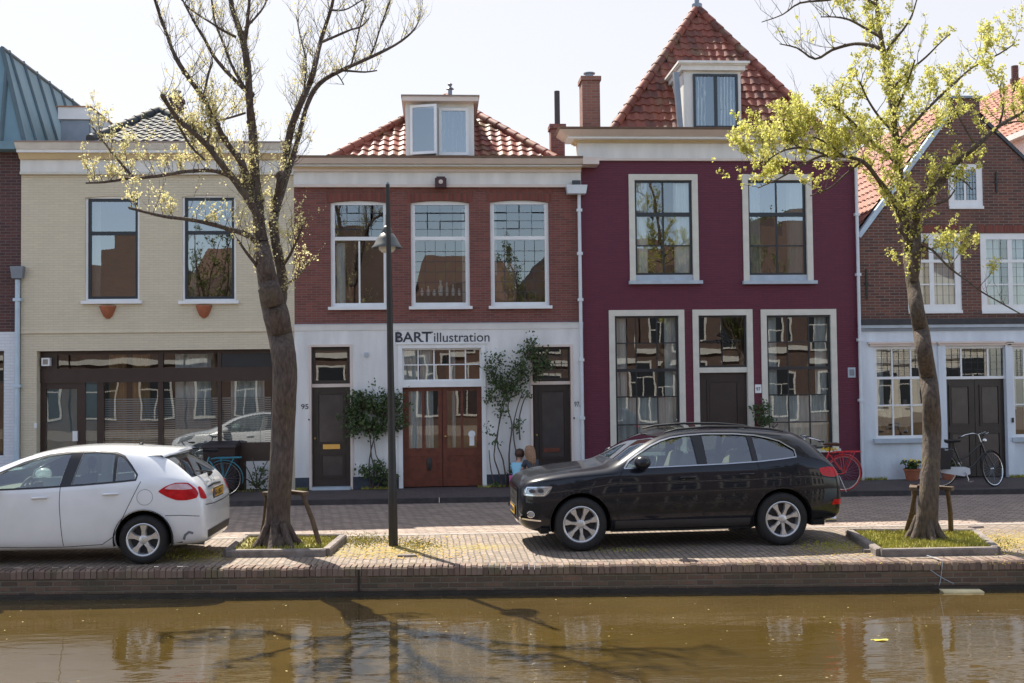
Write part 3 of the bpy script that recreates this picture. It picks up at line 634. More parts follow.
# dormer
YD = .44
q = R4(402.5, 97.5, 478.5, 156, YD); body = R4(405.5, 102.5, 474, 156, YD)
dm = MB(); dm.box(body[0], body[1], YD, YD+2.6, body[2]-.3, body[3]); do = dm.build('dormer', MT['cornice_white'], rh)
mb = MB(); mb.box(q[0], q[1], YD-.22, YD+2.7, body[3]-.02, q[3]-.03); mb.build('dormer_roof', MT['cornice_pink'], do)
mb = MB(); mb.box(q[0]-.02, q[1]+.02, YD-.24, YD+2.72, q[3]-.03, q[3]); mb.build('dormer_roof_edge', MT['cap_brown'], do)
mb = MB(); mb.add([(body[1]+.003, YD+.01, body[2]-.3), (body[1]+.003, YD+2.5, body[2]+.9), (body[1]+.003, YD+2.5, body[3]), (body[1]+.003, YD+.01, body[3])], [(0, 1, 2, 3)]); mb.build('cheek', MT['zinc'], do)
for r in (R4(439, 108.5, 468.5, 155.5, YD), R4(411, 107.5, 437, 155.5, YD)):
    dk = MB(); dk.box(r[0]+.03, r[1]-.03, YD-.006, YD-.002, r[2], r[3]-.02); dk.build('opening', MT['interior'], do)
r = R4(439, 108.5, 468.5, 155.5, YD)
window(do, r, y=YD-.05, fw=.06, thick=.05, panes=True, glass='glass_blue', name='dormer_window')
mb = curtain_mb(r[0]+.07, r[1]-.07, r[2]+.06, r[3]-.06, YD-.008, amp=.004, per=.09, seed=3); mb.build('curtain', plain('dormer_curtain', (.45, .58, .66), .8, .05, 4), do, smooth=60)
# left casement stands open towards the street
r = R4(410.5, 106.5, 438, 155.5, YD); Wd = r[1]-r[0]; hinge = Vector((r[0], YD-.06, 0)); ang = R_(-16)
cs = MB(); cg = MB(); fwc = .055; H0, H1 = r[2], r[3]
for (a, b, c, d) in ((0, fwc, H0, H1), (Wd-fwc, Wd, H0, H1), (fwc, Wd-fwc, H1-fwc, H1), (fwc, Wd-fwc, H0, H0+fwc)): cs.box(a, b, -.03, .01, c, d)
cg.add([(fwc, -.01, H0+fwc), (Wd-fwc, -.01, H0+fwc), (Wd-fwc, -.01, H1-fwc), (fwc, -.01, H1-fwc)], [(0, 1, 2, 3)])
for m_ in (cs, cg):
    rm = Matrix.Translation(hinge) @ Matrix.Rotation(ang, 4, 'Z'); m_.v = [rm @ v for v in m_.v]
co = cs.build('open_casement', MT['white_paint'], do); cg.build('pane', MT['glass_blue'], co, recalc=False)
# brick stack with a tall flue
c0 = P3(550.8, 124, 1.0); c1 = P3(565, 156, 1.0)
cc = chimney(rh, c0.x, c1.x, 1.0, 1.35, c1.z-.3, c0.z, 'red_brick')
f0 = P3(557, 91, 1.15); mb = MB(); mb.tube([(f0.x, 1.17, c0.z-.05), (f0.x, 1.17, f0.z)], .062, 12); mb.build('flue', MT['brown_frame'], cc, smooth=40)
# door number 95
r = R4(312, 347.5, 350.3, 383.5, .08); window(rh, r, y=.08, fw=.065, mat='door_dark', glass='glass_old', name='transom_window', thick=.06)
zr = P(330, 385.5, .08)[1]
for d in (d1, d3): fm = MB(); fm.box(d[0]-.03, d[0]+.018, -.06, .15, PV, d[3]+.03); fm.box(d[1]-.018, d[1]+.03, -.06, .15, PV, d[3]+.03); fm.box(d[0]+.018, d[1]-.018, -.055, .15, d[3]-.018, d[3]+.03); fm.box(d[0]+.018, d[1]-.018, .05, .15, zr-.035, zr+.035); fm.build('door_frame', MT['cornice_pink'], rh)
dd = (r[0], r[1], PV+.06, zr-.035)
d_o = door(rh, dd, .085, 'door_dark', [(.12, .42, .88, .95), (.2, .08, .85, .33)])
s = R4(323, 444.3, 340, 449, .07); mb = MB(); mb.box(s[0], s[1], .06, .075, s[2], s[3]); mb.box(s[0]+.03, s[1]-.03, .055, .062, s[2]+.02, s[3]-.02); mb.build('letter_slot', MT['brass'], d_o)
mb = MB(); mb.sphere((dd[0]+.06, .05, 1.15), .025); mb.build('doorknob', MT['brass'], d_o, smooth=60)
mb = MB(); mb.box(d1[0]+.02, d1[1]-.02, -.12, .14, PV-.01, PV+.055); mb.build('doorstep', MT['sill_grey'], rh)
# door number 97a
r = R4(533.5, 347, 570.5, 380.5, .08); window(rh, r, y=.08, fw=.055, mat='door_dark', glass='glass_old', name='transom_window', thick=.06, lead=grid(5, 4, 0, 1, .012))
dd = (r[0], r[1], PV+.02, zr-.035); d_o = door(rh, dd, .085, 'door_dark', [(.14, .25, .86, .95)])
s = R4(543.5, 448, 560, 452, .07); mb = MB(); mb.box(s[0], s[1], .062, .075, s[2], s[3]); mb.build('letter_slot', MT['wood_red'], d_o)
mb = MB(); mb.sphere((dd[0]+.05, .05, 1.15), .022); mb.build('doorknob', MT['brass'], d_o, smooth=60)
# wide middle opening
fm = MB(); zt2 = d2[3]; zr2 = P(440, 387, 0)[1]; zr3 = P(440, 381, 0)[1]; e = .055
fm.box(d2[0]-.03, d2[0]+e, -.062, .15, PV, zt2+.03); fm.box(d2[1]-e, d2[1]+.03, -.062, .15, PV, zt2+.03); fm.box(d2[0]+e, d2[1]-e, -.06, .15, zt2-e, zt2+.03)
fm.box(d2[0]-.06, d2[1]+.06, -.085, -.04, zt2+.03, zt2+.07); fm.box(d2[0]+e, d2[1]-e, -.045, .15, zr2, zr3)
fm.build('door_frame', MT['white_paint'], rh)
window(rh, (d2[0]+e, d2[1]-e, zr3, zt2-e), y=.03, fw=.035, vb=[(i/5, .028) for i in range(1, 5)], hb=[(.5, .024)], glass='glass', name='transom_window', thick=.06, curtains=[(.02, .18, 0, 1), (.22, .38, 0, 1), (.62, .67, 0, 1)], cy=.15)
x0, x1, z0, z1 = d2[0]+e, d2[1]-e, PV+.02, zr2; xm = (x0+x1)/2
def leaf(x0, x1):
    W = x1-x0; g0 = P(440, 448, .08)[1]; g1 = P(440, 391, .08)[1]; mb = MB(); y = .07; ax = [x0, x0+.15*W, x0+.485*W, x0+.56*W, x0+.90*W, x1] if x0 < xm-.1 else [x0, x0+.12*W, x0+.46*W, x0+.53*W, x0+.88*W, x1]
    mb.box(x0, x1, y, y+.05, z0, g0); mb.box(x0, x1, y, y+.05, g1, z1)
    for i in (0, 2, 4): mb.box(ax[i], ax[i+1], y, y+.05, g0, g1)
    t = .02
    for (a, b, c, d) in ((.15, .12, .88, .82),):
        pz0, pz1 = z0+(g0-z0)*b, z0+(g0-z0)*d; p0, p1 = x0+W*a, x0+W*c
        mb.box(p0, p1, y-.012, y, pz0, pz0+t); mb.box(p0, p1, y-.012, y, pz1-t, pz1); mb.box(p0, p0+t, y-.012, y, pz0+t, pz1-t); mb.box(p1-t, p1, y-.012, y, pz0+t, pz1-t)
    mb.box(x0, x1, y-.018, y, z0, z0+.14)
    o = mb.build('door', MT['wood_red'], rh); g = MB()
    for i in (1, 3): g.add([(ax[i], y+.03, g0), (ax[i+1], y+.03, g0), (ax[i+1], y+.03, g1), (ax[i], y+.03, g1)], [(0, 1, 2, 3)])
    g.build('pane', MT['glass_old'], o, recalc=False); return o, ax, g0, g1
lo, ax, g0, g1 = leaf(x0, xm-.006); curtain_mb(ax[1], ax[2], g0, g1, .14, seed=71).build('curtain', MT['curtain'], lo, smooth=60)
curtain_mb(ax[3]+.02, ax[4]-.1, g0, g1, .16, seed=72).build('curtain', MT['curtain'], lo, smooth=60)
mb = MB(); kx, kz = P(429, 464); 
mb.lathe([(.001, -.14), (.04, -.13), (.055, 0), (.04, .11), (.001, .14)], 10, Matrix.Translation((kx, .065, kz)) @ Matrix.Diagonal((1, .5, 1, 1))); mb.build('door_knocker', MT['black_metal'], lo, smooth=50)
ro_, ax, g0, g1 = leaf(xm+.006, x1); mb = curtain_mb(ax[1]+.1, ax[1]+.17, g0, g1, .2, per=.06, seed=73); mb.build('curtain', MT['curtain'], ro_, smooth=60)
pr_ = P(487.5, 440, .1) if False else ((ax[3]+ax[4])/2+.03, g0+.14)
mb = MB(); mb.lathe([(.001, 0), (.07, .0), (.075, .015), (.001, .015)], 14, Matrix.Translation((pr_[0], .095, pr_[1]+.14)) @ Matrix.Rotation(R_(90), 4, 'X')); mb.box(pr_[0]-.05, pr_[0]+.05, .085, .09, pr_[1]-.1, pr_[1]+.08); mb.build('paper_sticker', MT['curtain'], ro_)
mb = MB(); mb.sphere((xm+.06, .045, 1.15), .025); mb.build('doorknob', MT['brass'], ro_, smooth=60)
# warm room seen through the right leaf
mb = MB(); mb.box(xm+.1, x1+.2, 1.6, 1.7, .4, 3.0); mb.build('orange_inner_wall', plain('warm_inner_wall', (.55, .20, .08), .8, .4, 2), rh)
# lettering
sg = MB(); a = P(395.3, 342); b = P(453.5, 342); hh = P(395, 332)[1]-a[1]
text_mesh(sg, 'BART', a[0], -.037, a[1], hh, P(423.5+8, 340)[0]-a[0]+.0, bold=.018)
for px in (397.5, 398.9): 
    x, _z = P(px, 340); sg.box(x-.006, x+.006, -.046, -.037, a[1]-.01, a[1]+hh+.005)
for px in (393.8+2, ): pass
x, _z = P(424, 342); sg.tube([(x-.03, -.04, a[1]+.02), (x+.01, -.04, a[1]-.05), (x+.07, -.04, a[1]-.045)], .012, 6)
x, _z = P(423, 333); sg.box(x-.03, x+.21, -.045, -.037, a[1]+hh-.022, a[1]+hh+.0)
c = P(434, 342); d = P(489.5, 342); text_mesh(sg, 'illustration', c[0], -.037, c[1], hh*.97, d[0]-c[0], bold=.004)
sg.build('sign_lettering', MT['sign_paint'], rh)
nb = MB(); p = P(301.3, 409); text_mesh(nb, '95', p[0], -.037, p[1], .105, .15, bold=.006); nb.build('house_number', MT['sign_paint'], rh)
nb = MB(); p = P(574.2, 406.5); text_mesh(nb, '97', p[0], -.037, p[1], .105, .10, bold=.006); text_mesh(nb, 'a', p[0]+.108, -.037, p[1]-.01, .07, .05, bold=.004); nb.build('house_number', MT['sign_paint'], rh)
p = P(366.5, 355); mb = MB(); mb.box(p[0]-.04, p[0]+.04, -.07, -.03, p[1]-.04, p[1]+.05); mb.build('vent', MT['sill_grey'], rh)
r = R4(435, 177, 446.5, 188, -.12); mb = MB(); mb.box(r[0], r[1], -.20, -.05, r[2], r[3]-.03); mb.box(r[0]+.03, r[1]-.03, -.19, -.05, r[3]-.03, r[3])
al = mb.build('alarm_box', plain('maroon_alarm', (.045, .010, .012), .4, .1, 5), rh); cxa, cza = (r[0]+r[1])/2, (r[2]+r[3])/2
mb = MB(); mb.lathe([(.045, 0), (.045, .02), (.001, .03)], 16, Matrix.Translation((cxa, -.20, cza)) @ Matrix.Rotation(R_(90), 4, 'X')); mb.build('alarm_light', MT['cornice_pink'], al, smooth=50)
for px, py in ((349.5+1.5, 419.5), (573.6, 418)):
    p = P(px if px > 500 else 309.5, py); mb = MB(); mb.sphere((p[0], -.045, p[1]), .022); mb.build('doorbell', MT['black_metal'], rh, smooth=60)
dp = downpipe(rh, P(581.3, 300)[0]-.03, -.095, .02, P(580, 194)[1], .038, 'pipe_white', brackets=[P(581, q)[1] for q in (211, 254, 300, 360, 418)])
boxhopper(dp, R4(565.5, 186, 586.5, 194.5, -.1), -.26, -.04, 'pipe_white')
mb = MB(); r = R4(572, 182.5, 580, 186.5, -.1); mb.box(r[0], r[1], -.2, -.09, r[2], r[3]+.03); mb.build('outlet', MT['lead'], dp)

# ================================================================== purple house
ph = empty('purple_house', (6, 0, 0), 0, 'tall purple painted brick house with cream window surrounds and a steep red tiled roof', 'house')
HP = P(700, 152)[1]
u = [R4(629, 174.5, 698, 281), R4(742.5, 174.5, 812, 281)]
gA = R4(609.5, 310, 685, 452); gB = R4(693.5, 309.5, 753.5, 480); gC = R4(761.5, 309.3, 837, 449)
gB = (gB[0], gB[1], PV-.02, gB[3])
wall('wall', MT['purple_brick'], ph, [(XP0, 0), (XG0, 0), (XG0, HP+.1), (XP0, HP+.1)], [rect(r) for r in u+[gA, gB, gC]], -.012, .2)
body_box(ph, XP0+.002, XG0, HP, MT['purple_brick']); room(ph, XP0, XG0, [(PV, 3.9), (4.1, 7.0)])
def surround(r, wdt=.13, bot=0, proud=.03, mat='stone_cream', z0=None):
    mb = MB(); x0, x1, a, b = r; a = z0 if z0 is not None else a
    mb.box(x0, x0+wdt, -proud-.012, .10, a, b); mb.box(x1-wdt, x1, -proud-.012, .10, a, b); mb.box(x0+wdt, x1-wdt, -proud-.012, .10, b-wdt, b)
    if bot: mb.box(x0+wdt, x1-wdt, -proud+.006, .10, a, a+bot)
    return mb.build('surround', MT[mat], ph)
for i, r in enumerate(u):
    surround(r, .125, .0)
    mb = MB(); mb.box(r[0]+.125, r[1]-.125, -.0, .10, r[2]+.0, r[2]+.13); mb.box(r[0]-.03, r[1]+.06, -.12, .06, r[2]-.07, r[2]); mb.build('sill', MT['sill_grey'], ph)
    window(ph, (r[0]+.125, r[1]-.125, r[2]+.13, r[3]-.125), y=.02 if i == 0 else .03, fw=.045, mat='black_frame', vb=[(.5, .035)], hb=[(.64, .085), (.31, .028)], glass='glass' if i == 0 else 'glass_blue', curtains=[(.03, .24, 0, 1), (.70, .98, 0, 1)], cy=.09)
for r in (gA, gC):
    surround(r, .125)
    sl_ = MB(); sl_.box(r[0]-.02, r[1]+.02, -.10, .08, r[2]-.07, r[2]); sl_.build('sill', MT['stone_cream'], ph)
    window(ph, (r[0]+.125, r[1]-.125, r[2], r[3]-.125), y=.02, fw=.045, mat='black_frame', vb=[(.335, .026), (.665, .026)], hb=[(.60 if r is gA else .605, .065), (.80, .024), (.405, .024), (.20, .024)], glass='glass_old', curtains=[(.03, .20, 0, 1), (.80, .98, 0, 1), (.2, .8, 0.02, .40)], cy=.16)
surround(gB, .125, z0=PV)
x0, x1 = gB[0]+.125, gB[1]-.125; zr = P(720, 370)[1]
mb = MB(); mb.box(x0, x1, -.02, .09, zr-.055, zr+.055); mb.build('transom_rail', MT['stone_cream'], ph)
tw_ = window(ph, (x0, x1, zr+.055, gB[3]-.125), y=.03, fw=.04, mat='black_frame', vb=[(.5, .022)], glass='glass_old', name='transom_window')
# iron ornament in the fanlight: scrolls around a centre rod
orn = MB(); cx_, cz_ = (x0+x1)/2, P(722, 342)[1]; rr = random.Random(5)
orn.tube([(cx_, .015, cz_-.22), (cx_, .015, cz_+.26)], .012, 6)
for s_ in (-1, 1):
    for k in range(5):
        c_ = Vector((cx_+s_*(.06+.08*k), .015, cz_+.01*math.sin(k*2.1)))
        R0 = .052-.006*k
        orn.tube([c_+Vector((R0*(1-.12*t)*math.cos(t*s_*1.0), 0, R0*(1-.12*t)*math.sin(t))) for t in [i*.45 for i in range(17)]], .010, 5)
for k in range(5): 
    a = R_(30+30*k); orn.tube([(cx_, .015, cz_+.10), (cx_+.09*math.cos(a), .015, cz_+.10+.09*math.sin(a))], .010, 5)
    orn.sphere((cx_+.09*math.cos(a), .015, cz_+.10+.09*math.sin(a)), .018, 6)
orn.build('iron_ornament', MT['black_metal'], tw_, smooth=50)
door(ph, (x0, x1, PV+.02, zr-.055), .06, 'door_brown', [(.17, .38, .83, .93), (.17, .08, .83, .32)])
z = [P(700, q, Y_)[1] for q, Y_ in ((127, -.52), (129.5, -.48), (136.5, -.34), (138.5, -.30), (142.5, -.12), (156.5, -.06), (158.5, -.06))]
cornice(ph, XP0, XG0, [((.44, .52), z[1], z[0], 'cap_brown'), ((.34, .48), z[1]-.10, z[1], 'cornice_pink'), (.32, z[3]+.04, z[1]-.10, 'cornice_white'), (.29, z[3], z[3]+.04, 'white_paint'), (.15, (z[3]+z[4])/2, z[3], 'cornice_shadow_tan'), (.11, z[4], (z[3]+z[4])/2, 'cornice_shadow_tan'), (.05, z[6], z[4], 'cornice_white'), (.08, z[6]-.05, z[6], 'cornice_pink')], ret=True)
# steep roof
a_ = P3(610, 129, .5); b_ = P3(828, 131, .5); apx = P3(697, 10, 3.6)
rfo = hip_roof(ph, a_.x, b_.x, .5, 6.7, a_.z-.15, apx, 'tile_dkred', seed=21, tw=.205)
mb = MB(); mb.tube([apx+Vector((0, 0, -.1)), apx+Vector((0, 0, .9))], .06, 10); mb.tube([apx+Vector((0, 0, -.1)), apx+Vector((0, 0, .14))], .13, 10); mb.build('finial', MT['zinc'], rfo, smooth=40)
YD = .44; q = R4(676.5, 63, 747.5, 70, YD); b_ = R4(684, 69, 741, 130, YD)
mb = MB(); mb.box(b_[0], b_[1], YD, YD+2.4, b_[2]-.3, b_[3]); do = mb.build('dormer', MT['cornice_white'], ph)
mb = MB(); mb.box(q[0]+.08, q[1]-.08, YD-.10, YD+2.4, b_[3]-.05, q[2]+.08); mb.box(q[0]+.03, q[1]-.03, YD-.15, YD+2.4, q[2]+.08, q[3]-.05); mb.box(q[0], q[1], YD-.19, YD+2.45, q[3]-.05, q[3]); mb.build('dormer_cornice', MT['cornice_white'], do)
mb = MB(); mb.add([(b_[0]-.003, YD+.05, b_[2]-.3), (b_[0]-.003, YD+2.3, b_[2]), (b_[0]-.003, YD+2.3, b_[3]-.06), (b_[0]-.003, YD+.05, b_[3]-.06)], [(0, 1, 2, 3)]); mb.build('cheek', MT['cornice_white'], do)
for s_, px in ((-1, (670, 678)), (1, (744, 750))):   # lead flashing beside the cheeks
    p = P3(px[0], 78, YD+.2); p1 = P3(px[1] if s_ < 0 else px[0]+3, 127, YD-.05)
mb = MB(); t0 = P3(671.5, 78, YD+.35); t1 = P3(681, 128, YD-.15); mb.prism([(0, 0)]*0 or [(t0.x-.05, t0.z), (t0.x+.06, t0.z), (t1.x+.06, t1.z), (t1.x-.04, t1.z)], YD-.12, YD+.02); mb.build('flashing', MT['zinc'], do)
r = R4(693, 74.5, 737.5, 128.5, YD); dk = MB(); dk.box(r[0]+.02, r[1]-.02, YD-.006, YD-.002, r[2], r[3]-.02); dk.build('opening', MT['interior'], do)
dw = window(do, r, y=YD-.055, fw=.05, thick=.045, mat='black_frame', vb=[(.5, .075)], glass='glass', name='dormer_window')
for a, b in ((.08, .30), (.60, .92)):
    W = r[1]-r[0]; curtain_mb(r[0]+W*a, r[0]+W*b, r[2]+.05, r[3]-.05, YD-.012, amp=.004, per=.07, seed=int(a*100)).build('curtain', MT['curtain'], dw, smooth=60)
mb = MB(); mb.box(r[0]+.4*0+ (r[1]-r[0])*.0+.05, r[1]-.05, YD-.0085, YD-.0075, r[2]+.05, r[3]-.05); mb.build('blue_reflection_sheet', plain('blue_reflection_sheet', (.10, .17, .22), .7, .1, 3), dw)  # thin sheet coloured with the blue reflected in the dormer glass
c0 = P3(582, 76, 1.6); c1 = P3(600.5, 130, 1.6); chimney(ph, c0.x, c1.x, 1.6, 2.1, c1.z-.4, c0.z, pot=(.09, .16))
r = R4(753.8, 384.5, 761, 393); t = MB(); t.box(r[0]+.02, r[1], -.035, -.012, r[2], r[3]); o = t.build('number_plate', MT['white_paint'], ph)
t = MB(); text_mesh(t, '97', r[0]+.042, -.036, r[2]+.05, .075, .09, bold=.004, depth=.003); t.build('house_number', MT['sign_paint'], o)
r = R4(847.5, 367.5, 855, 377.5); t = MB(); t.box(r[0], r[1], -.03, -.012, r[2], r[3]); o = t.build('plaque', MT['sill_grey'], ph); t = MB(); t.box(r[0]+.03, r[1]-.03, -.034, -.029, r[2]+.04, r[3]-.04); t.build('plaque_face', MT['zinc'], o)

# ================================================================== brown brick gable house
gh = empty('gable_house', (11.2, 0, 0), 0, 'brown brick gabled house with white cross windows and a pale plastered ground floor', 'house')
XG1 = 13.35; YG = .03
zc0 = P(880, 324.5)[1]; lsh = P(858, 238); ap0 = P(949, 119); ap1 = P(981, 119); rsh = (XG1, P(1034, 186)[1]); blk0 = P(949, 98); blk1 = P(980, 98)
aw = R4(949, 163.5, 983.5, 206); g1_ = R4(908, 233, 962, 310.5); g2_ = R4(981.5, 233, 1047, 310.5)
out = [(XG0, zc0), (XG1, zc0), (XG1, rsh[1]-.2), rsh, (ap1[0], ap1[1]), (blk1[0], blk1[1]), (blk0[0], blk0[1]), (ap0[0], ap0[1]), (XG0+.12, lsh[1]), (XG0, lsh[1])]
wall('wall', MT['dark_brick'], gh, out, [rect(aw), rect(g1_), rect(g2_)], YG, .2)
body_box(gh, XG0+.03, XG1-.003, lsh[1]-.05, MT['dark_brick']); room(gh, XG0+.05, XG1, [(PV, 3.3), (3.6, 5.6)], y0=.25)
def crossw(r, name='window', seed=0, small=False):
    fw = .135
    mb = MB(); mb.box(r[0]-.0, r[1]+.0, YG-.02, YG+.08, r[2]-.08, r[2]); 
    vb = [(.46, .10)] if not small else [(.5, .05)]; hb = [(.64, .065)] + ([(.34, .028)] if not small else [])
    if small: hb = []
    L = grid(7, 7 if not small else 5, 0, 1, .004)
    return window(gh, r, y=YG+.015, fw=fw, vb=vb, hb=hb, glass='glass', lead=L, curtains=[(.1, .35, 0, 1), (.55, .9, 0, 1)], cy=.16, name=name, sill=.0, sill_d=.0)
crossw(aw, 'attic_window', small=True); crossw(g1_); crossw(g2_)
for r in (g1_, g2_): mb = MB(); mb.box(r[0]-.05, min(r[1]+.05, XG1-.01), YG-.004, YG+.05, r[3]+.003, r[3]+.17); mb.build('window_arch', MT['soldier'], gh)
# verge boards and roof
def bar(mb, a, b, w_, y0, y1):
    a, b = Vector(a), Vector(b); d = (b-a); n = Vector((-d.y, d.x)).normalized()*w_
    mb.prism([(a.x, a.y), (b.x, b.y), (b.x+n.x, b.y+n.y), (a.x+n.x, a.y+n.y)], y0, y1)
mb = MB(); bar(mb, (XG0+.10, lsh[1]), (ap0[0]-.02, ap0[1]), .10, YG-.05, YG+.12); mb.build('verge_board', MT['pipe_blue'], gh)
mb = MB(); bar(mb, (ap1[0]+.02, ap1[1]), (rsh[0], rsh[1]), .07, YG-.04, YG+.12); mb.build('verge_board', MT['lead'], gh)
mb = MB(); mb.box(blk0[0]-.06, blk1[0]+.06, YG-.05, YG+.3, blk0[1], blk0[1]+.05); mb.build('gable_cap', MT['zinc'], gh)
mb = MB(); mb.box(blk0[0]-.10, blk0[0], YG, YG+.28, ap0[1]-.15, blk0[1]); mb.build('gable_cap', MT['cornice_white'], gh)
apm = ((ap0[0]+ap1[0])/2, (ap0[1]+.55)); rf = MB()
sl_l = (apm[0]-XG0)/(apm[1]-lsh[1])
rf.add([(XG0+.02, YG+.1, lsh[1]-.02), (XG0+.02, 11, lsh[1]-.02), (apm[0], 11, apm[1]), (apm[0], YG+.1, apm[1]), (XG1, YG+.1, rsh[1]-.02), (XG1, 11, rsh[1]-.02)], [(0, 1, 2, 3), (3, 2, 5, 4), (0, 3, 4), (1, 5, 2)])
rfo = rf.build('roof', MT['lead'], gh)
mb = MB(); O = Vector((XG0-.05, .15, lsh[1]-.03)); U = Vector((0, 1, 0)); V = Vector((apm[0]-XG0-.02, 0, apm[1]-lsh[1])); H = V.length; V.normalize()
pantiles(mb, O, U, V, lambda u_, v_: v_ < H and u_ < 8, umax=8, vmax=H, seed=31, tw=.23); mb.build('roof_tiles', MT['tile_orange'], rfo, recalc=False); mb = MB()
O = Vector((XG1+.05, .15, rsh[1]-.03)); V = Vector((apm[0]-XG1, 0, apm[1]-rsh[1])); H2 = V.length; V.normalize(); pantiles(mb, O, U, V, lambda u_, v_: v_ < H2 and u_ < 8, umax=8, vmax=H2, seed=32, tw=.23)
mb.build('roof_tiles', MT['tile_orange'], rfo, recalc=False)
c0 = P3(940.5, 106, 5.0); c1 = P3(947.5, 130, 5.0); chimney(gh, c0.x, c1.x, 5.0, 5.4, c1.z-1.2, c0.z, 'chimney_brick', pot=(.08, .1))
# ground floor
gw1 = R4(874.5, 346, 931, 438.5); gd = R4(944.5, 345.5, 1008, 480); gw2 = R4(1012, 346, 1070, 437)
gd = (gd[0], gd[1], PV-.02, gd[3]); gw2 = (gw2[0], XG1-.12, gw2[2], gw2[3])
wall('plaster_wall', MT['blue_white_wall'], gh, [(XG0+.03, 0), (XG1, 0), (XG1, zc0), (XG0+.03, zc0)], [rect(gw1), rect(gd), rect(gw2)], -.02, .2)
zz = [P(900, q)[1] for q in (319.5, 325, 328, 331)]
cornice(gh, XG0+.04, XG1, [((.10, .13), zz[1], zz[0], 'lead'), (.085, zz[2], zz[1], 'sill_grey'), (.05, zz[3], zz[2], 'zinc')], name='string_course', ret=False)
for r in (gw1, gw2):
    window(gh, r, y=.01, fw=.065, vb=[(.33, .035), (.66, .035)], hb=[(.655, .055), (.36, .03)], glass='glass_old', lead=grid(9, 12, .67, 1, .006), curtains=[(.05, .2, .3, 1)], sill=.06, sillm='sill_grey', sill_w=.09, sill_d=.10)
    mb = MB(); mb.box(r[0]-.10, r[1]+.06 if r is gw1 else r[1], -.07, -.018, r[3], r[3]+.05); mb.box(r[0]-.14, r[1]+.10 if r is gw1 else r[1]+.02, -.10, -.018, r[3]+.05, r[3]+.09); mb.build('window_head', MT['cornice_pink'], gh)
rr = random.Random(8)
mb = MB()
for i in range(26):
    x = rr.uniform(gw1[0]+.1, gw1[1]-.3); s_ = rr.uniform(.03, .08); z_ = rr.choice([gw1[2]+.1, gw1[2]+.42, gw1[2]+.7]); mb.box(x, x+s_, .4+.1*rr.random(), .55, z_, z_+s_*rr.uniform(1, 3.2))
mb.build('shelf_goods', MT['interior_light'], gh)
r = (gd[0], gd[1], P(975, 379)[1], gd[3]); window(gh, r, y=.01, fw=.06, vb=[(.29, .035), (.71, .035)], glass='glass_old', name='transom_window', lead=grid(9, 4, 0, 1, .006))
mb = MB(); mb.box(gd[0]-.12, gd[1]+.08, -.07, -.018, gd[3], gd[3]+.05); mb.box(gd[0]-.16, gd[1]+.12, -.10, -.018, gd[3]+.05, gd[3]+.09)
mb.build('door_head', MT['cornice_pink'], gh)
mb = MB(); mb.box(gd[0]-.13, gd[0]+.03, -.06, .08, PV, gd[3]); mb.build('door_frame', MT['blue_white_wall'], gh); mb = MB(); mb.box(gd[1]-.05, gd[1]+.10, -.06, .08, PV, gd[3]); mb.build('door_frame', MT['blue_white_wall'], gh)
xm = (gd[0]+gd[1])/2; xa, xb = gd[0]+.03, gd[1]-.05
for a, b in ((xa, xm-.005), (xm+.005, xb)): door(gh, (a, b, PV+.02, r[2]), .06, 'door_dark', [(.15, .52, .85, .94), (.15, .08, .85, .46)])
mb = MB(); p = P(1011, 420); mb.box(p[0]-.02, p[0]+.02, -.09, -.06, p[1]-.05, p[1]+.05); mb.build('doorbell', MT['black_metal'], gh)
for (px, y0, y1) in ((866.5, 269, 299), (996.5, 172, 192)):
    a, b = P(px, y0), P(px, y1); mb = MB(); mb.box(a[0]-.018, a[0]+.018, YG-.03, YG-.002, b[1], a[1]); mb.box(a[0]-.04, a[0]+.04, YG-.025, YG-.004, (a[1]+b[1])/2-.02, (a[1]+b[1])/2+.02); mb.build('wall_anchor', MT['black_metal'], gh)
dp = downpipe(gh, P(859.5, 340)[0]-.03, -.09, .02, P(855, 165)[1], .035, 'pipe_white', brackets=[P(858, q)[1] for q in (215, 275, 340, 400)])

# ================================================================== building behind, at the right edge
bh = empty('orange_roofed_house', (16, 6, 0), 0, 'house with a pale orange tiled roof behind the gabled house at the right edge', 'house')
Eh = P3(1024, 131, 3.2); XB0 = Eh.x; zE = Eh.z
mb = MB(); mb.box(XB0+.1, XB0+7, 1.2, 12, 0, zE-.1); mb.build('wall', MT['cornice_white'], bh)
mb = MB(); mb.box(XB0-.12, XB0+.12, 1.0, 12.2, zE-.14, zE); mb.build('gutter', MT['cornice_white'], bh)
top = Vector((XB0+3.4, 0, zE+3.0)); mb = MB(); mb.add([(XB0, 1.2, zE), (XB0, 12, zE), (top.x, 12, top.z), (top.x, 1.2, top.z), (XB0+6.8, 1.2, zE), (XB0+6.8, 12, zE)], [(0, 1, 2, 3), (3, 2, 5, 4), (0, 3, 4), (1, 5, 2)]); ro = mb.build('roof', MT['lead'], bh)
mb = MB(); O = Vector((XB0-.06, 1.1, zE)); V = Vector((3.4, 0, 3.0)); H3 = V.length; V.normalize(); pantiles(mb, O, Vector((0, 1, 0)), V, lambda a, b: b < H3, umax=11, vmax=H3, seed=41, tw=.24); mb.build('roof_tiles', MT['tile_orange'], ro, recalc=False)
c0 = P3(1012, 66, 8.0); c1 = P3(1018.5, 110, 8.0); mb = MB(); mb.tube([(c0.x+.08, 8, c1.z-2), (c0.x+.08, 8, c0.z)], .10, 10); mb.tube([(c0.x+.08, 8, c0.z-.5), (c0.x+.08, 8, c0.z-.38)], .14, 10); mb.build('flue', MT['left_brick'], bh, smooth=40)
window(bh, (XB0+1.2, XB0+2.2, 5, 6.5), y=1.13, name='window')
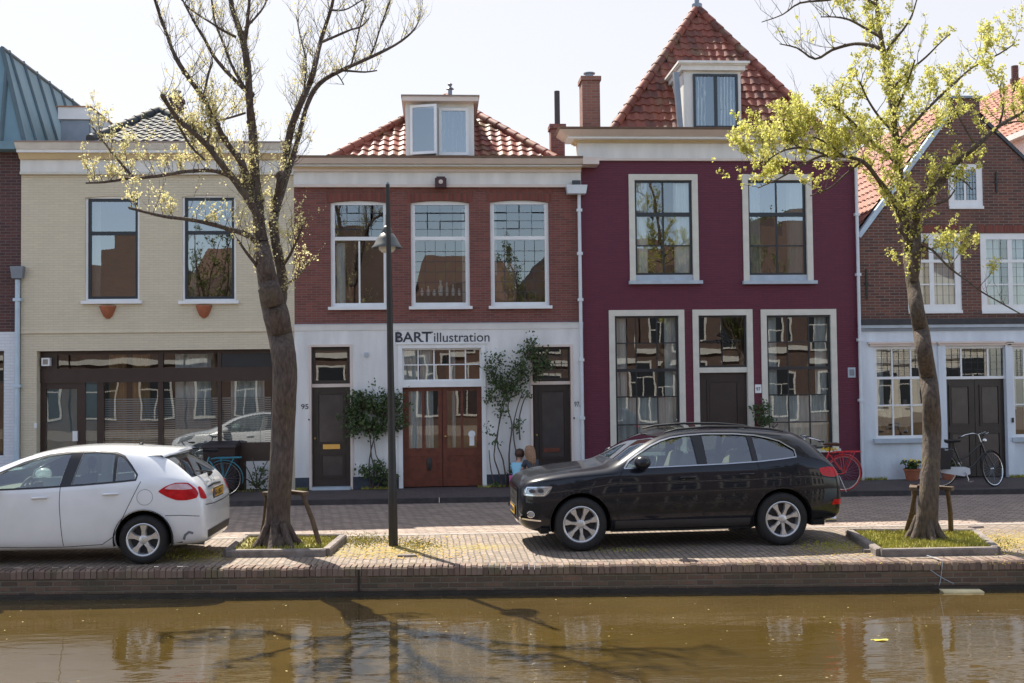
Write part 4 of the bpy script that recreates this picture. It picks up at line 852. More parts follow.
# ================================================================== ground, road, quay, canal
QA, QB = -8.985, -.0753
def yq(x): return QA + QB*x               # front edge of the quay
WZ = -.355
MT['pave_sun'] = brick('street_clinkers', (.30, .235, .185), (.19, .15, .12), (.10, .08, .06), bw=.21, rh=.085, mort=.010, ground=True, rot=R_(90), stain=.35, stainc=(.16, .13, .10), bumpd=.012)
MT['pave_road'] = brick('road_clinkers', (.42, .32, .255), (.26, .20, .16), (.12, .095, .075), bw=.22, rh=.11, mort=.012, ground=True, rot=R_(38), stain=.35, stainc=(.15, .12, .105), bumpd=.014)
MT['pave_walk'] = brick('pavement_clinkers', (.105, .078, .072), (.075, .055, .050), (.05, .040, .036), bw=.21, rh=.10, mort=.008, ground=True, stain=.4, stainc=(.05, .04, .038))
MT['quay_brick'] = brick('quay_brick', (.23, .125, .085), (.10, .06, .048), (.20, .17, .13), bw=.22, rh=.066, mort=.010, stain=.7, stainc=(.085, .078, .045), bumpd=.01)
MT['coping'] = tilemat('coping_brick', [(.20, .14, .11), (.25, .185, .145), (.145, .105, .085), (.22, .15, .12)], .85, moss=(.13, .13, .06))
MT['kerb_stone'] = plain('kerb_stone', (.20, .17, .15), .85, .35, 7, bump=.6)
MT['dark_kerb'] = plain('dark_kerb', (.045, .04, .042), .85, .25, 7, bump=.4)
def mossy(m, spots):
    t = m.node_tree; b = t.nodes['Principled BSDF']; src = b.inputs['Base Color'].links[0].from_socket; tc = _n(t, 'ShaderNodeTexCoord'); acc = None
    for (cx_, cy_, sx_, sy_) in spots:
        sb = _n(t, 'ShaderNodeVectorMath', operation='SUBTRACT'); sb.inputs[1].default_value = (cx_, cy_, 0); t.links.new(tc.outputs['Object'], sb.inputs[0])
        ml = _n(t, 'ShaderNodeVectorMath', operation='MULTIPLY'); ml.inputs[1].default_value = (1/sx_, 1/sy_, 0); t.links.new(sb.outputs[0], ml.inputs[0])
        ln = _n(t, 'ShaderNodeVectorMath', operation='LENGTH'); t.links.new(ml.outputs[0], ln.inputs[0])
        mr = _n(t, 'ShaderNodeMapRange'); mr.inputs[1].default_value = 1; mr.inputs[2].default_value = .2; t.links.new(ln.outputs['Value'], mr.inputs[0]); o = mr.outputs[0]
        if acc is None: acc = o
        else: mx = _n(t, 'ShaderNodeMath', operation='MAXIMUM'); t.links.new(acc, mx.inputs[0]); t.links.new(o, mx.inputs[1]); acc = mx.outputs[0]
    nz = _n(t, 'ShaderNodeTexNoise'); nz.inputs['Scale'].default_value = 7; nz.inputs['Detail'].default_value = 8; nz.inputs['Roughness'].default_value = .7; t.links.new(tc.outputs['Object'], nz.inputs['Vector'])
    r2 = _n(t, 'ShaderNodeMapRange'); r2.inputs[1].default_value = .38; r2.inputs[2].default_value = .56; t.links.new(nz.outputs[0], r2.inputs[0])
    mu_ = _n(t, 'ShaderNodeMath', operation='MULTIPLY'); t.links.new(acc, mu_.inputs[0]); t.links.new(r2.outputs[0], mu_.inputs[1])
    mc = _n(t, 'ShaderNodeMix'); mc.data_type = 'RGBA'; t.links.new(mu_.outputs[0], mc.inputs[0]); t.links.new(src, mc.inputs[6]); mc.inputs[7].default_value = (.27, .215, .055, 1); t.links.new(mc.outputs[2], b.inputs['Base Color'])
mossy(MT['pave_sun'], [(-.75, -7.55, 1.5, .75), (8.0, -8.0, 1.3, .9), (-3.3, -7.8, .8, .6), (5.6, -8.3, .9, .5), (.5, -7.5, .7, .35)])
def sheet(name, pts, z, mat, kind='structure'):
    mb = MB(); mb.add([(p[0], p[1], z) for p in pts], [tuple(range(len(pts)))]); o = mb.build(name, mat); tag(o, kind=kind); return o
sheet('ground', [(-400, 3, -.01), (400, 3), (400, 600), (-400, 600)], -.02, plain('earth', (.12, .10, .07), .9, .3, .5))
X0, X1 = -60, 60
MT['kerb_y'] = -2.0
def yk(x): return -1.97 - .03*(x+1)
yk_ = yk
sheet('road', [(X0, yq(X0)+.24), (X1, yq(X1)+.24), (X1, -1.9), (X0, -1.9)], 0, MT['pave_road'])
def ypk(x): return -6.15 - .02*x          # line between the carriageway and the parking strip
XA = -34; mb = MB(); mb.add([(XA, yq(XA)+.24, .004), (X1, yq(X1)+.24, .004), (X1, ypk(X1), .004), (XA, ypk(XA), .004)], [(0, 1, 2, 3)])
tag(mb.build('parking_strip', MT['pave_sun']), kind='structure')
mb = MB(); mb.add([(X0, yk(X0)+.12, .095), (X1, yk(X1)+.12, .095), (X1, .25, PV), (X0, .25, PV)], [(0, 1, 2, 3)]); tag(mb.build('pavement', MT['pave_walk']), kind='structure')
mb = MB(); rr = random.Random(3); x = -40
while x < 40:
    L = .996; j = rr.uniform(-.004, .004)
    mb.add([(x, yk(x)+j, -.05), (x+L, yk(x+L)+j, -.05), (x+L, yk(x+L)+.13, -.05), (x, yk(x)+.13, -.05), (x, yk(x)+j, .098), (x+L, yk(x+L)+j, .098), (x+L, yk(x+L)+.13, .100), (x, yk(x)+.13, .100)],
           [(0, 3, 2, 1), (4, 5, 6, 7), (0, 1, 5, 4), (1, 2, 6, 5), (2, 3, 7, 6), (3, 0, 4, 7)]); x += 1.0
tag(mb.build('kerb', MT['dark_kerb']), kind='structure')
# flush gutter stones along the parking strip
mb = MB(); x = -30
while x < 30:
    w_ = .44; y_ = ypk(x); mb.add([(x+.006, y_-.06, .008), (x+w_, yk(0)*0+ypk(x+w_)-.06, .008), (x+w_, ypk(x+w_)+.06, .008), (x+.006, y_+.06, .008)], [(0, 1, 2, 3)]); x += .45
tag(mb.build('gutter_stones', plain('gutter_stone', (.30, .265, .235), .85, .2, 4, bump=.3)), kind='structure')
# quay wall with a coping of upright bricks
qw = empty('quay_wall', (0, QA, 0), 0, 'low weathered brick quay wall with an upright brick coping along the brown canal', 'wall')
mb = MB(); a, b = (X0, yq(X0)+.015), (X1, yq(X1)+.015)
mb.add([(a[0], a[1], -1.6), (b[0], b[1], -1.6), (b[0], b[1], -.10), (a[0], a[1], -.10), (a[0], a[1]+.3, -.10), (b[0], b[1]+.3, -.10)], [(0, 1, 2, 3), (3, 2, 5, 4)]); mb.build('wall', MT['quay_brick'], qw)
mb = MB(); rr = random.Random(17); x = -22.0; dirv = Vector((1, QB, 0)).normalized(); nrm = Vector((-dirv.y, dirv.x, 0))
while x < 22:
    w_ = .066+rr.uniform(-.003, .003); o = Vector((x, yq(x), 0)) + nrm*rr.uniform(-.012, .010); zt = .006+rr.uniform(-.010, .008); e = .012
    pr = []
    for (u_, v_, z_) in ((0, 0, -.105), (w_, 0, -.105), (w_, .235, -.105), (0, .235, -.105), (0, 0, zt-.022), (w_, 0, zt-.022), (w_, .235, zt), (0, .235, zt), (.008, .022, zt), (w_-.008, .022, zt)):
        pr.append(o+dirv*u_+nrm*v_+Vector((0, 0, z_)))
    mb.add(pr, [(0, 1, 5, 4), (1, 2, 6, 9, 5), (3, 0, 4, 8, 7), (4, 5, 9, 8), (8, 9, 6, 7), (2, 3, 7, 6)])
    x += .072
mb.build('coping', MT['coping'], qw)
mb = MB()     # a ledge course just above the water
mb.add([(X0, yq(X0)-.05, -1.2), (X1, yq(X1)-.05, -1.2), (X1, yq(X1)-.05, WZ+.055), (X0, yq(X0)-.05, WZ+.055), (X0, yq(X0)+.02, WZ+.06), (X1, yq(X1)+.02, WZ+.06)], [(0, 1, 2, 3), (3, 2, 5, 4)]); mb.build('footing', plain('wet_footing', (.035, .028, .022), .5, .3, 4, bump=.4), qw)
mb = MB()     # iron mooring strip
x_, y_ = G(358, 569); mb.box(x_-.012, x_+.012, yq(x_)-.006, yq(x_)+.02, -.34, -.02); mb.build('iron_strip', MT['black_metal'], qw)
# water
m, t, b = newmat('canal_water'); b.inputs['Base Color'].default_value = (.20, .115, .030, 1); b.inputs['Roughness'].default_value = .03; b.inputs['IOR'].default_value = 1.7; b.inputs['Coat Weight'].default_value = .6; b.inputs['Coat Roughness'].default_value = .03; b.inputs['Coat IOR'].default_value = 1.6; b.inputs['Specular IOR Level'].default_value = .5
tc = _n(t, 'ShaderNodeTexCoord'); mp = _n(t, 'ShaderNodeMapping'); mp.inputs['Scale'].default_value = (.55, 1.6, 1); t.links.new(tc.outputs['Object'], mp.inputs[0])
n1 = _n(t, 'ShaderNodeTexNoise'); n1.inputs['Scale'].default_value = 2.4; n1.inputs['Detail'].default_value = 3; n1.inputs['Distortion'].default_value = .4; t.links.new(mp.outputs[0], n1.inputs['Vector'])
mp2 = _n(t, 'ShaderNodeMapping'); mp2.inputs['Scale'].default_value = (1.2, 4.5, 1); mp2.inputs['Rotation'].default_value = (0, 0, .15); t.links.new(tc.outputs['Object'], mp2.inputs[0])
n2 = _n(t, 'ShaderNodeTexNoise'); n2.inputs['Scale'].default_value = 5.5; n2.inputs['Detail'].default_value = 2; t.links.new(mp2.outputs[0], n2.inputs['Vector'])
n4 = _n(t, 'ShaderNodeTexNoise'); n4.inputs['Scale'].default_value = .35; n4.inputs['Detail'].default_value = 2; t.links.new(tc.outputs['Object'], n4.inputs['Vector'])   # calmer and rougher patches
r4 = _n(t, 'ShaderNodeMapRange'); r4.inputs[1].default_value = .4; r4.inputs[2].default_value = .65; r4.inputs[3].default_value = .15; r4.inputs[4].default_value = 1.0; t.links.new(n4.outputs[0], r4.inputs[0])
mu = _n(t, 'ShaderNodeMath', operation='MULTIPLY'); t.links.new(n2.outputs[0], mu.inputs[0]); t.links.new(r4.outputs[0], mu.inputs[1])
mu2 = _n(t, 'ShaderNodeMath', operation='MULTIPLY_ADD'); mu2.inputs[1].default_value = .22; t.links.new(mu.outputs[0], mu2.inputs[0]); t.links.new(n1.outputs[0], mu2.inputs[2])
bp = _n(t, 'ShaderNodeBump'); bp.inputs['Strength'].default_value = .9; bp.inputs['Distance'].default_value = .008; t.links.new(mu2.outputs[0], bp.inputs['Height']); t.links.new(bp.outputs[0], b.inputs['Normal']); t.links.new(bp.outputs[0], b.inputs['Coat Normal'])
n3 = _n(t, 'ShaderNodeTexNoise'); n3.inputs['Scale'].default_value = .5; n3.inputs['Detail'].default_value = 4; t.links.new(tc.outputs['Object'], n3.inputs['Vector'])
cr = _n(t, 'ShaderNodeValToRGB'); cr.color_ramp.elements[0].position = .35; cr.color_ramp.elements[0].color = (.070, .046, .012, 1); cr.color_ramp.elements[1].position = .7; cr.color_ramp.elements[1].color = (.095, .064, .018, 1)
t.links.new(n3.outputs[0], cr.inputs[0]); t.links.new(cr.outputs[0], b.inputs['Base Color'])
MT['water'] = m
YO = -22.55
sheet('canal_water', [(X0, YO), (X1, YO), (X1, yq(X1)+.1), (X0, yq(X0)+.1)], WZ, m)

rr = random.Random(77); db = MB()
for _ in range(120):
    px_, py_ = rr.uniform(0, 1024), rr.uniform(597, 640) if rr.random() < .8 else rr.uniform(600, 683); x_, y_ = G(px_, py_, WZ); a = rr.uniform(0, 6.28); r = rr.uniform(.006, .02)
    db.add([(x_+r*math.cos(a+k*1.57)*(1 if k % 2 else .5), y_+r*math.sin(a+k*1.57)*(1 if k % 2 else .5), WZ+.004) for k in range(4)], [(0, 1, 2, 3)])
tag(db.build('floating_debris', plain('floating_bits', (.40, .33, .14), .8, .4, 9), recalc=False), 'tiny yellowish bits of blossom drifting on the canal water', 'debris', kind='stuff')
# ------------------------------------------------------------------ tree beds
MT['grass'] = plain('grass', (.33, .31, .055), .8, .4, 3)
MT['litter'] = plain('yellow_litter', (.46, .30, .035), .9, .4, 6)
MT['moss_ground'] = plain('mossy_soil', (.22, .19, .06), .9, .35, 5, bump=.5)
def bed(name, front_l, front_r, back_l, back_r, label, h=.10):
    """raised bed from four ground points, edged with worn stone beams"""
    cx = sum(p[0] for p in (front_l, front_r, back_l, back_r))/4; cy = sum(p[1] for p in (front_l, front_r, back_l, back_r))/4
    o = empty(name, (cx, cy, 0), 0, label, 'tree bed', 'stone edged tree beds on the quay')
    mb = MB(); mb.add([(*front_l, h-.03), (*front_r, h-.03), (*back_r, h-.03), (*back_l, h-.03)], [(0, 1, 2, 3)]); mb.build('soil', MT['moss_ground'], o)
    for k, (a, b_) in enumerate(((front_l, front_r), (front_r, back_r), (back_r, back_l), (back_l, front_l))):
        a, b_ = Vector((*a, 0)), Vector((*b_, 0)); d = (b_-a).normalized(); n_ = Vector((-d.y, d.x, 0))*.055; hh = h+.012*((k*7) % 3)/2; mb = MB(); e = .02
        q = [a-n_*1-d*.0, b_-n_, b_+n_, a+n_]; z0 = -.03
        vs = [v+Vector((0, 0, z0)) for v in q]+[v+Vector((0, 0, hh-e)) for v in q]+[v+Vector((0, 0, hh))-(s*n_*.25) for v, s in zip(q, (-1, -1, 1, 1))]
        mb.add(vs, [(0, 3, 2, 1), (0, 1, 5, 4), (1, 2, 6, 5), (2, 3, 7, 6), (3, 0, 4, 7), (4, 5, 9, 8), (5, 6, 10, 9), (6, 7, 11, 10), (7, 4, 8, 11), (8, 9, 10, 11)]); mb.build('edge_stone', MT['kerb_stone'], o)
    return o
HB = .11
B1 = [G(227, 549, HB), G(326, 548, HB), G(246, 534, HB), G(343, 534, HB)]
B2 = [G(880, 548, HB), G(996, 546, HB), G(849, 528.5, HB), G(975, 529, HB)]
bed('tree_bed', *[B1[i] for i in (0, 1, 2, 3)], 'mossy stone edged tree bed beside the white hatchback under the nearly bare tree')
bed('tree_bed', *[B2[i] for i in (0, 1, 2, 3)], 'grassy stone edged tree bed behind the black car under the leafy tree')
def inpoly(B, u, v, m=.06):
    fl, fr, bl, br = [Vector(p) for p in B]; u = m/2+u*(1-m); v = m+v*(1-2*m)
    return fl.lerp(fr, u).lerp(bl.lerp(br, u), v)
rr = random.Random(12)
gr = MB()
def blade(mb, x, y, z, h, w=.010):
    a = rr.uniform(0, 6.28); dx, dy = math.cos(a)*w, math.sin(a)*w; lx, ly = rr.uniform(-.5, .5)*h, rr.uniform(-.5, .5)*h
    mb.add([(x-dx, y-dy, z), (x+dx, y+dy, z), (x+lx, y+ly, z+h)], [(0, 1, 2)])
for B, n, dens in ((B1, 2600, lambda u, v: .65 if u > .12 else .3), (B2, 5200, lambda u, v: .95)):
    for _ in range(n):
        u, v = rr.random(), rr.random()
        if rr.random() > dens(u, v): continue
        p = inpoly(B, u, v); blade(gr, p.x, p.y, HB-.035, rr.uniform(.02, .06))
tag(gr.build('grass', MT['grass'], recalc=False), kind='stuff', label='short yellow green grass growing in the tree beds', cat='grass')
# yellow moss, fallen bud scales and weeds on the clinkers
lt = MB()
def litter(px0, px1, py0, py1, n, z=.006, s=(.008, .022), f=None):
    for _ in range(n):
        px = rr.uniform(px0, px1); py = rr.uniform(py0, py1)
        if f and rr.random() > f((px-px0)/(px1-px0), (py-py0)/(py1-py0)): continue
        x, y = G(px, py); a = rr.uniform(0, 6.28); r = rr.uniform(*s); zz = z+rr.uniform(0, .012)
        lt.add([(x+r*math.cos(a+k*1.57)*(1 if k % 2 else .55), y+r*math.sin(a+k*1.57)*(1 if k % 2 else .55), zz+rr.uniform(0, .006)) for k in range(4)], [(0, 1, 2, 3)])
bell = lambda u, v: math.exp(-((u-.45)/.33)**2)*(.4+.6*v)
litter(325, 505, 537, 560, 2800, f=bell, s=(.010, .026)); litter(560, 700, 545, 553, 150); litter(945, 1030, 530, 556, 1600, f=lambda u, v: .6)
litter(790, 880, 545, 558, 300); litter(180, 235, 548, 562, 250, f=lambda u, v: .5); litter(0, 1024, 562, 566, 350, s=(.006, .014))
tag(lt.build('fallen_blossom', MT['litter'], recalc=False), kind='stuff', label='yellow fallen bud scales scattered over the quay clinkers', cat='leaf litter')
wd = MB()
for (px0, px1, py0, py1, n) in ((470, 520, 538, 546, 0), (330, 395, 534, 548, 1500), (395, 440, 538, 552, 700), (590, 660, 548, 553, 120), (945, 1024, 536, 556, 900), (148, 232, 548, 560, 700), (500, 640, 487, 491, 0), (800, 862, 538, 552, 500)):
    for _ in range(n):
        x, y = G(rr.gauss((px0+px1)/2, (px1-px0)*.27), rr.gauss((py0+py1)/2, (py1-py0)*.22)); blade(wd, x, y, .004, rr.uniform(.01, .030), .008)
for _ in range(1500):       # weeds at the foot of the walls
    x = rr.choice([rr.uniform(-8.3, -3), rr.uniform(-2.9, -2.7), rr.uniform(-1.6, -1.0), rr.uniform(.8, 2.0), rr.uniform(8.9, 9.5), rr.uniform(12.2, 12.5)]); blade(wd, x, -.06-abs(rr.gauss(0, .04)), PV, rr.uniform(.02, .08), .008)
tag(wd.build('weeds', MT['grass'], recalc=False), kind='stuff', label='small weeds and moss between the clinkers', cat='weeds')
# loose stones
def slab(px, py, w_, d_, h, rz, label, mat='kerb_stone'):
    x, y = G(px, py); mb = MB(); mb.add([(-w_/2, -d_/2, 0), (w_/2, -d_/2*.8, 0), (w_/2*.9, d_/2, 0), (-w_/2*.95, d_/2, 0), (-w_/2*.95, -d_/2*.9, h), (w_/2*.95, -d_/2*.75, h*.9), (w_/2*.85, d_/2*.95, h), (-w_/2*.9, d_/2*.9, h*1.05)], [(0, 3, 2, 1), (4, 5, 6, 7), (0, 1, 5, 4), (1, 2, 6, 5), (2, 3, 7, 6), (3, 0, 4, 7)])
    o = mb.build('loose_stone', MT[mat]); o.location = (x, y, .004); o.rotation_euler = (0, 0, rz); tag(o, label, 'stone'); return o
slab(407, 557 , .26, .11, .03, .1, 'small pale flat stone lying on the quay beside the foot of the lamp post', 'kerb_stone')
slab(752, 551.5, .16, .08, .03, -.2, 'small grey stone on the quay just behind the rear wheel of the black car')
slab(976, 528, .22, .12, .03, .3, 'pale flat stone on the clinkers right of the leafy tree', 'kerb_stone')
slab(872, 552.5, .25, .10, .04, -.05, 'flat grey stone at the front left corner of the grassy tree bed')

# ------------------------------------------------------------------ lamp post
x, y = G(393.4, 546); LP = Vector((x, y, 0)); topz = P(387.5, 184.5, y)[1]
lo = empty('street_lamp', (x, y, 0), 0, 'tall black street lamp with a grey bell shade on the quay before the lettered house', 'street lamp')
def wd2(p): return p
lean = (P(387.7, 184.5, y)[0]-x)/topz; mb = MB(); s8 = 8; rad = lambda z: .088-.046*min(1, z/topz)
mb.tube([(x, y, zz) for zz in (0,)], [1], 3) if False else mb.tube([(x+lean*zz, y, zz) for zz in (0, .04, .5, 1.0, 1.02, 2.0, 3.5, 4.4, topz)], [.066, .066, .064, .062, .056, .050, .042, .034, .028], 16); mb.build('post', MT['black_metal'], lo, smooth=40)
mb = MB(); mb.tube([(x+lean*topz, y, topz), (x+lean*topz, y, topz+.03)], [.030, .018], 12); mb.build('post_cap', MT['zinc'], lo, smooth=40)
lz = P(388, 247, y)[1]; lc = Vector((x+.0, y+.30, 0)); lcx = P(387, 240, y+.3)[0]; lc.x = lcx
mb = MB(); mb.tube([(x+lean*lz, y, lz+.50), (x+lean*lz, y+.12, lz+.54), (lcx, y+.30, lz+.50), (lcx, y+.30, lz+.34)], .018, 8); arm = mb.build('lamp_arm', MT['black_metal'], lo, smooth=60)
T_ = Matrix.Translation((lcx, y+.30, lz))
mb = MB(); mb.lathe([(.225, .02), (.222, .035), (.19, .07), (.15, .15), (.10, .225), (.075, .235), (.075, .28), (.06, .32), (.03, .345), (.001, .35)], 28, T_); mb.lathe([(.225, .02), (.215, .025), (.18, .065), (.14, .14), (.09, .21), (.001, .22)], 28, T_)
sh = mb.build('lamp_shade', plain('grey_enamel', (.09, .10, .095), .35, .12, 9), lo, smooth=50)
mb = MB(); mb.lathe([(.11, .12), (.125, .06), (.12, .0), (.08, -.04), (.001, -.05)], 20, T_); mb.build('glass_bowl', plain('milky_glass', (.62, .60, .55), .25, .05, 4), sh, smooth=60)

# ------------------------------------------------------------------ timber tree guards
MT['guard_wood'] = plain('weathered_wood', (.10, .066, .042), .8, .3, 12, bump=.4)
def guard(posts, z1, rail, label):
    c = Vector((sum(p[0][0] for p in posts)/len(posts), sum(p[0][1] for p in posts)/len(posts), 0))
    o = empty('tree_guard', c, 0, label, 'tree guard', 'timber tree guards')
    for (a, b_) in posts:
        mb = MB(); a = Vector((*a, .05)); b_ = Vector((*b_, z1)); m1 = a.lerp(b_, .5)+Vector((.015, 0, 0)); mb.tube([a, m1, b_], [.037, .034, .030], 9); mb.build('post', MT['guard_wood'], o, smooth=50)
    for (a, b_) in rail:
        a = Vector((*a, z1+.02)); b_ = Vector((*b_, z1+.02)); d = (b_-a).normalized(); n_ = Vector((-d.y, d.x, 0))*.05
        mb = MB(); q = [a-n_-d*.04, b_-n_+d*.04, b_+n_+d*.04, a+n_-d*.04]; mb.add([v-Vector((0, 0, .025)) for v in q]+[v+Vector((0, 0, .025)) for v in q], [(0, 3, 2, 1), (4, 5, 6, 7), (0, 1, 5, 4), (1, 2, 6, 5), (2, 3, 7, 6), (3, 0, 4, 7)]); mb.build('rail', MT['guard_wood'], o)
    return o
TL = G(276, 546, .07); TR = G(927, 539.5, .07)
hg = .80
gl_ = [(G(263, 541), ), ]
pr_top = P(300, 494.5, TL[1]+.1); pl_top = P(268, 494.5, TL[1]+.1)
guard([(G(320, 545.5, .06), (P(303, 495, TL[1]+.05)[0], TL[1]+.05)), (G(261, 541, .06), (P(268, 495, TL[1]+.1)[0]-.02, TL[1]+.12)), ((TL[0]+.1, TL[1]+.62), (TL[0]+.05, TL[1]+.42))], P(303, 495, TL[1]+.05)[1],
      [((P(304, 495, TL[1]+.05)[0], TL[1]+.05), (TL[0]+.05, TL[1]+.42)), ((P(266, 495, TL[1]+.1)[0], TL[1]+.12), (TL[0]+.05, TL[1]+.42))], 'three legged timber guard round the nearly bare tree left of the lamp post')
z2 = P(949, 490, TR[1]+.05)[1]
guard([(G(951, 533.5, .06), (P(947.5, 490, TR[1]+.05)[0], TR[1]+.05)), (G(906, 532.5, .06), (P(915.5, 490, TR[1]+.1)[0], TR[1]+.1)), ((TR[0]+.05, TR[1]+.62), (TR[0]+.02, TR[1]+.42))], z2,
      [((P(950, 490, TR[1]+.05)[0], TR[1]+.05), (TR[0]+.02, TR[1]+.42)), ((P(913, 490, TR[1]+.1)[0], TR[1]+.1), (TR[0]+.02, TR[1]+.42))], 'three legged timber guard round the leafy tree at the right')

# ------------------------------------------------------------------ floating board
x, y = G(960, 589.5, WZ+.02); mb = MB(); mb.box(-.25, .25, -.12, .12, -.02, .012); o = mb.build('floating_board', plain('pale_board', (.85, .72, .42), .5, .25, 3)); o.location = (x, y, WZ+.012); o.rotation_euler = (R_(1.5), R_(.6), R_(-4)); o.data.transform(Matrix.Shear('XY', 4, (-.5, 0)))
tag(o, 'pale yellowish board floating in the canal, tied to the quay by a string', 'board')
mb = MB(); p0 = Vector((x-.25, y+.1, WZ+.03)); xa, ya = G(943, 562); p2 = Vector((xa, yq(xa)-.02, -.02)); p3 = Vector((xa-.03, yq(xa)+.35, .02))
mb.tube([p0+(p2-p0)*t_+Vector((0, 0, -.10*math.sin(math.pi*t_))) for t_ in [i/10 for i in range(11)]]+[p2+Vector((0, .02, .04)), p3], .004, 5)
p4 = Vector((x+.2, y+.1, WZ+.03)); xb, yb = G(952, 570); p5 = Vector((xb, yq(xb)-.02, -.10)); mb.tube([p4+(p5-p4)*t_+Vector((0, 0, -.05*math.sin(math.pi*t_))) for t_ in [i/6 for i in range(7)]], .005, 5)
tag(mb.build('mooring_string', MT['sill_grey']), 'thin white string hanging from the quay edge down to the floating board', 'string')
x, y = G(881, 639.5, WZ+.01); mb = MB(); mb.add([(.07*math.cos(a)*1.1, .035*math.sin(a), .004*math.sin(3*a)) for a in [i*.5236 for i in range(12)]], [tuple(range(12))]); mb.add([(-.07, 0, .002), (-.11, -.01, .002), (-.11, .0, .006), (-.07, .006, .006)], [(0, 1, 2, 3)])
o = mb.build('floating_leaf', plain('yellow_leaf', (.6, .5, .06), .6, .1, 5)); o.location = (x, y, WZ+.008); tag(o, 'small yellow leaf floating alone on the canal water', 'leaf')
# ================================================================== cars
def lerp_tab(tab, x):
    if x <= tab[0][0]: return tab[0][1:]
    for a, b in zip(tab, tab[1:]):
        if x <= b[0]:
            t = (x-a[0])/(b[0]-a[0]); return [p+(q-p)*t for p, q in zip(a[1:], b[1:])]
    return tab[-1][1:]
def loft(st):
    """st rows: x, W, zb, zmid, B, Wb, Wr, R, T  -> subdivided body bmesh (car-local, front at x=0, centre y=0)"""
    bm = bmesh.new(); rings = []
    for (x, W, zb, zm, B, Wb, Wr, Rz, T) in st:
        h = [(0, zb), (.55*W, zb), (.90*W, zb+.015), (.975*W, zb+.14), (W, zm), (.985*W, zm+(B-zm)*.55), (Wb+(W-Wb)*.35, B-.035), (Wb, B), ((Wb+Wr)/2+.012, (B+Rz)/2), (Wr, Rz), (Wr*.80, Rz+(T-Rz)*.62), (Wr*.42, T-.004), (0, T)]
        ring = [bm.verts.new((x, -y, z)) for y, z in h] + [bm.verts.new((x, y, z)) for y, z in h[-2:0:-1]]
        rings.append(ring)
    n = len(rings[0])
    for a, b in zip(rings, rings[1:]):
        for i in range(n): bm.faces.new((a[i], a[(i+1) % n], b[(i+1) % n], b[i]))
    bm.faces.new(rings[0]); bm.faces.new(rings[-1][::-1])
    bmesh.ops.recalc_face_normals(bm, faces=bm.faces)
    me = bpy.data.meshes.new('t'); bm.to_mesh(me); bm.free()
    ob = bpy.data.objects.new('t', me); COL.objects.link(ob)
    s = ob.modifiers.new('s', 'SUBSURF'); s.levels = 2; s.render_levels = 2
    dg = bpy.context.evaluated_depsgraph_get(); m2 = bpy.data.meshes.new_from_object(ob.evaluated_get(dg)); bpy.data.objects.remove(ob)
    return m2
def tmp_obj(mb):
    me = bpy.data.meshes.new('c'); me.from_pydata(mb.v, [], mb.f); bm = bmesh.new(); bm.from_mesh(me); bmesh.ops.recalc_face_normals(bm, faces=bm.faces); bm.to_mesh(me); bm.free()
    o = bpy.data.objects.new('c', me); COL.objects.link(o); return o
def cut(me, cutters, mats):
    ob = bpy.data.objects.new('t', me); COL.objects.link(ob)
    s = ob.modifiers.new('sol', 'SOLIDIFY'); s.thickness = .025; s.offset = -1; s.material_offset = 1
    cs = []
    for i, mb in enumerate(cutters):
        c = tmp_obj(mb); cs.append(c); b = ob.modifiers.new('b%d' % i, 'BOOLEAN'); b.operation = 'DIFFERENCE'; b.object = c; b.solver = 'EXACT'
    dg = bpy.context.evaluated_depsgraph_get(); m2 = bpy.data.meshes.new_from_object(ob.evaluated_get(dg))
    bpy.data.objects.remove(ob)
    for c in cs: bpy.data.objects.remove(c)
    return m2
class Skin:
    def __init__(s, me):
        s.bvh = BVHTree.FromPolygons([v.co for v in me.vertices], [tuple(p.vertices) for p in me.polygons])
    def side(s, x, z, off=0.0, far=False):
        sg_ = 1 if far else -1
        h = s.bvh.ray_cast(Vector((x, sg_*1.6, z)), Vector((0, -sg_, 0)))
        if h[0] is None: return Vector((x, sg_*.8, z))
        n = h[1] if h[1].y*sg_ > 0 else -h[1]
        return h[0]+n*off
    def end(s, y, z, off=0.0, rear=False):
        h = s.bvh.ray_cast(Vector((8 if rear else -3, y, z)), Vector((-1 if rear else 1, 0, 0)))
        if h[0] is None: return Vector((4.5 if rear else 0, y, z))
        n = h[1] if (h[1].x > 0) == rear else -h[1]
        return h[0]+n*off
    def top(s, x, y, off=0.0):
        h = s.bvh.ray_cast(Vector((x, y, 4)), Vector((0, 0, -1))); n = h[1] if h[1].z > 0 else -h[1]; return h[0]+n*off
def patch(mb, fn, q, nu=8, nv=6, th=0.0, thfn=None):
    """bilinear patch over quad q of 2D points, mapped onto the skin by fn(u,v)"""
    a, b, c, d = [Vector(p) for p in q]; vs = []
    for j in range(nv+1):
        for i in range(nu+1):
            p = a.lerp(b, i/nu).lerp(d.lerp(c, i/nu), j/nv); vs.append(fn(p.x, p.y))
    mb.add(vs, [(j*(nu+1)+i, j*(nu+1)+i+1, (j+1)*(nu+1)+i+1, (j+1)*(nu+1)+i) for j in range(nv) for i in range(nu)])
def strip(mb, fn, pts, w, sub=6, closed=False):
    """narrow band along a polyline on the skin"""
    P_ = []; pts = [Vector(p) for p in pts]
    if closed: pts.append(pts[0])
    for a, b in zip(pts, pts[1:]):
        for k in range(sub): P_.append(a.lerp(b, k/sub))
    P_.append(pts[-1]); vs = []
    for i, p in enumerate(P_):
        d = (P_[min(i+1, len(P_)-1)]-P_[max(i-1, 0)]).normalized(); n_ = Vector((-d.y, d.x))*w/2; vs += [fn(*(p+n_)), fn(*(p-n_))]
    mb.add(vs, [(2*i, 2*i+1, 2*i+3, 2*i+2) for i in range(len(P_)-1)])
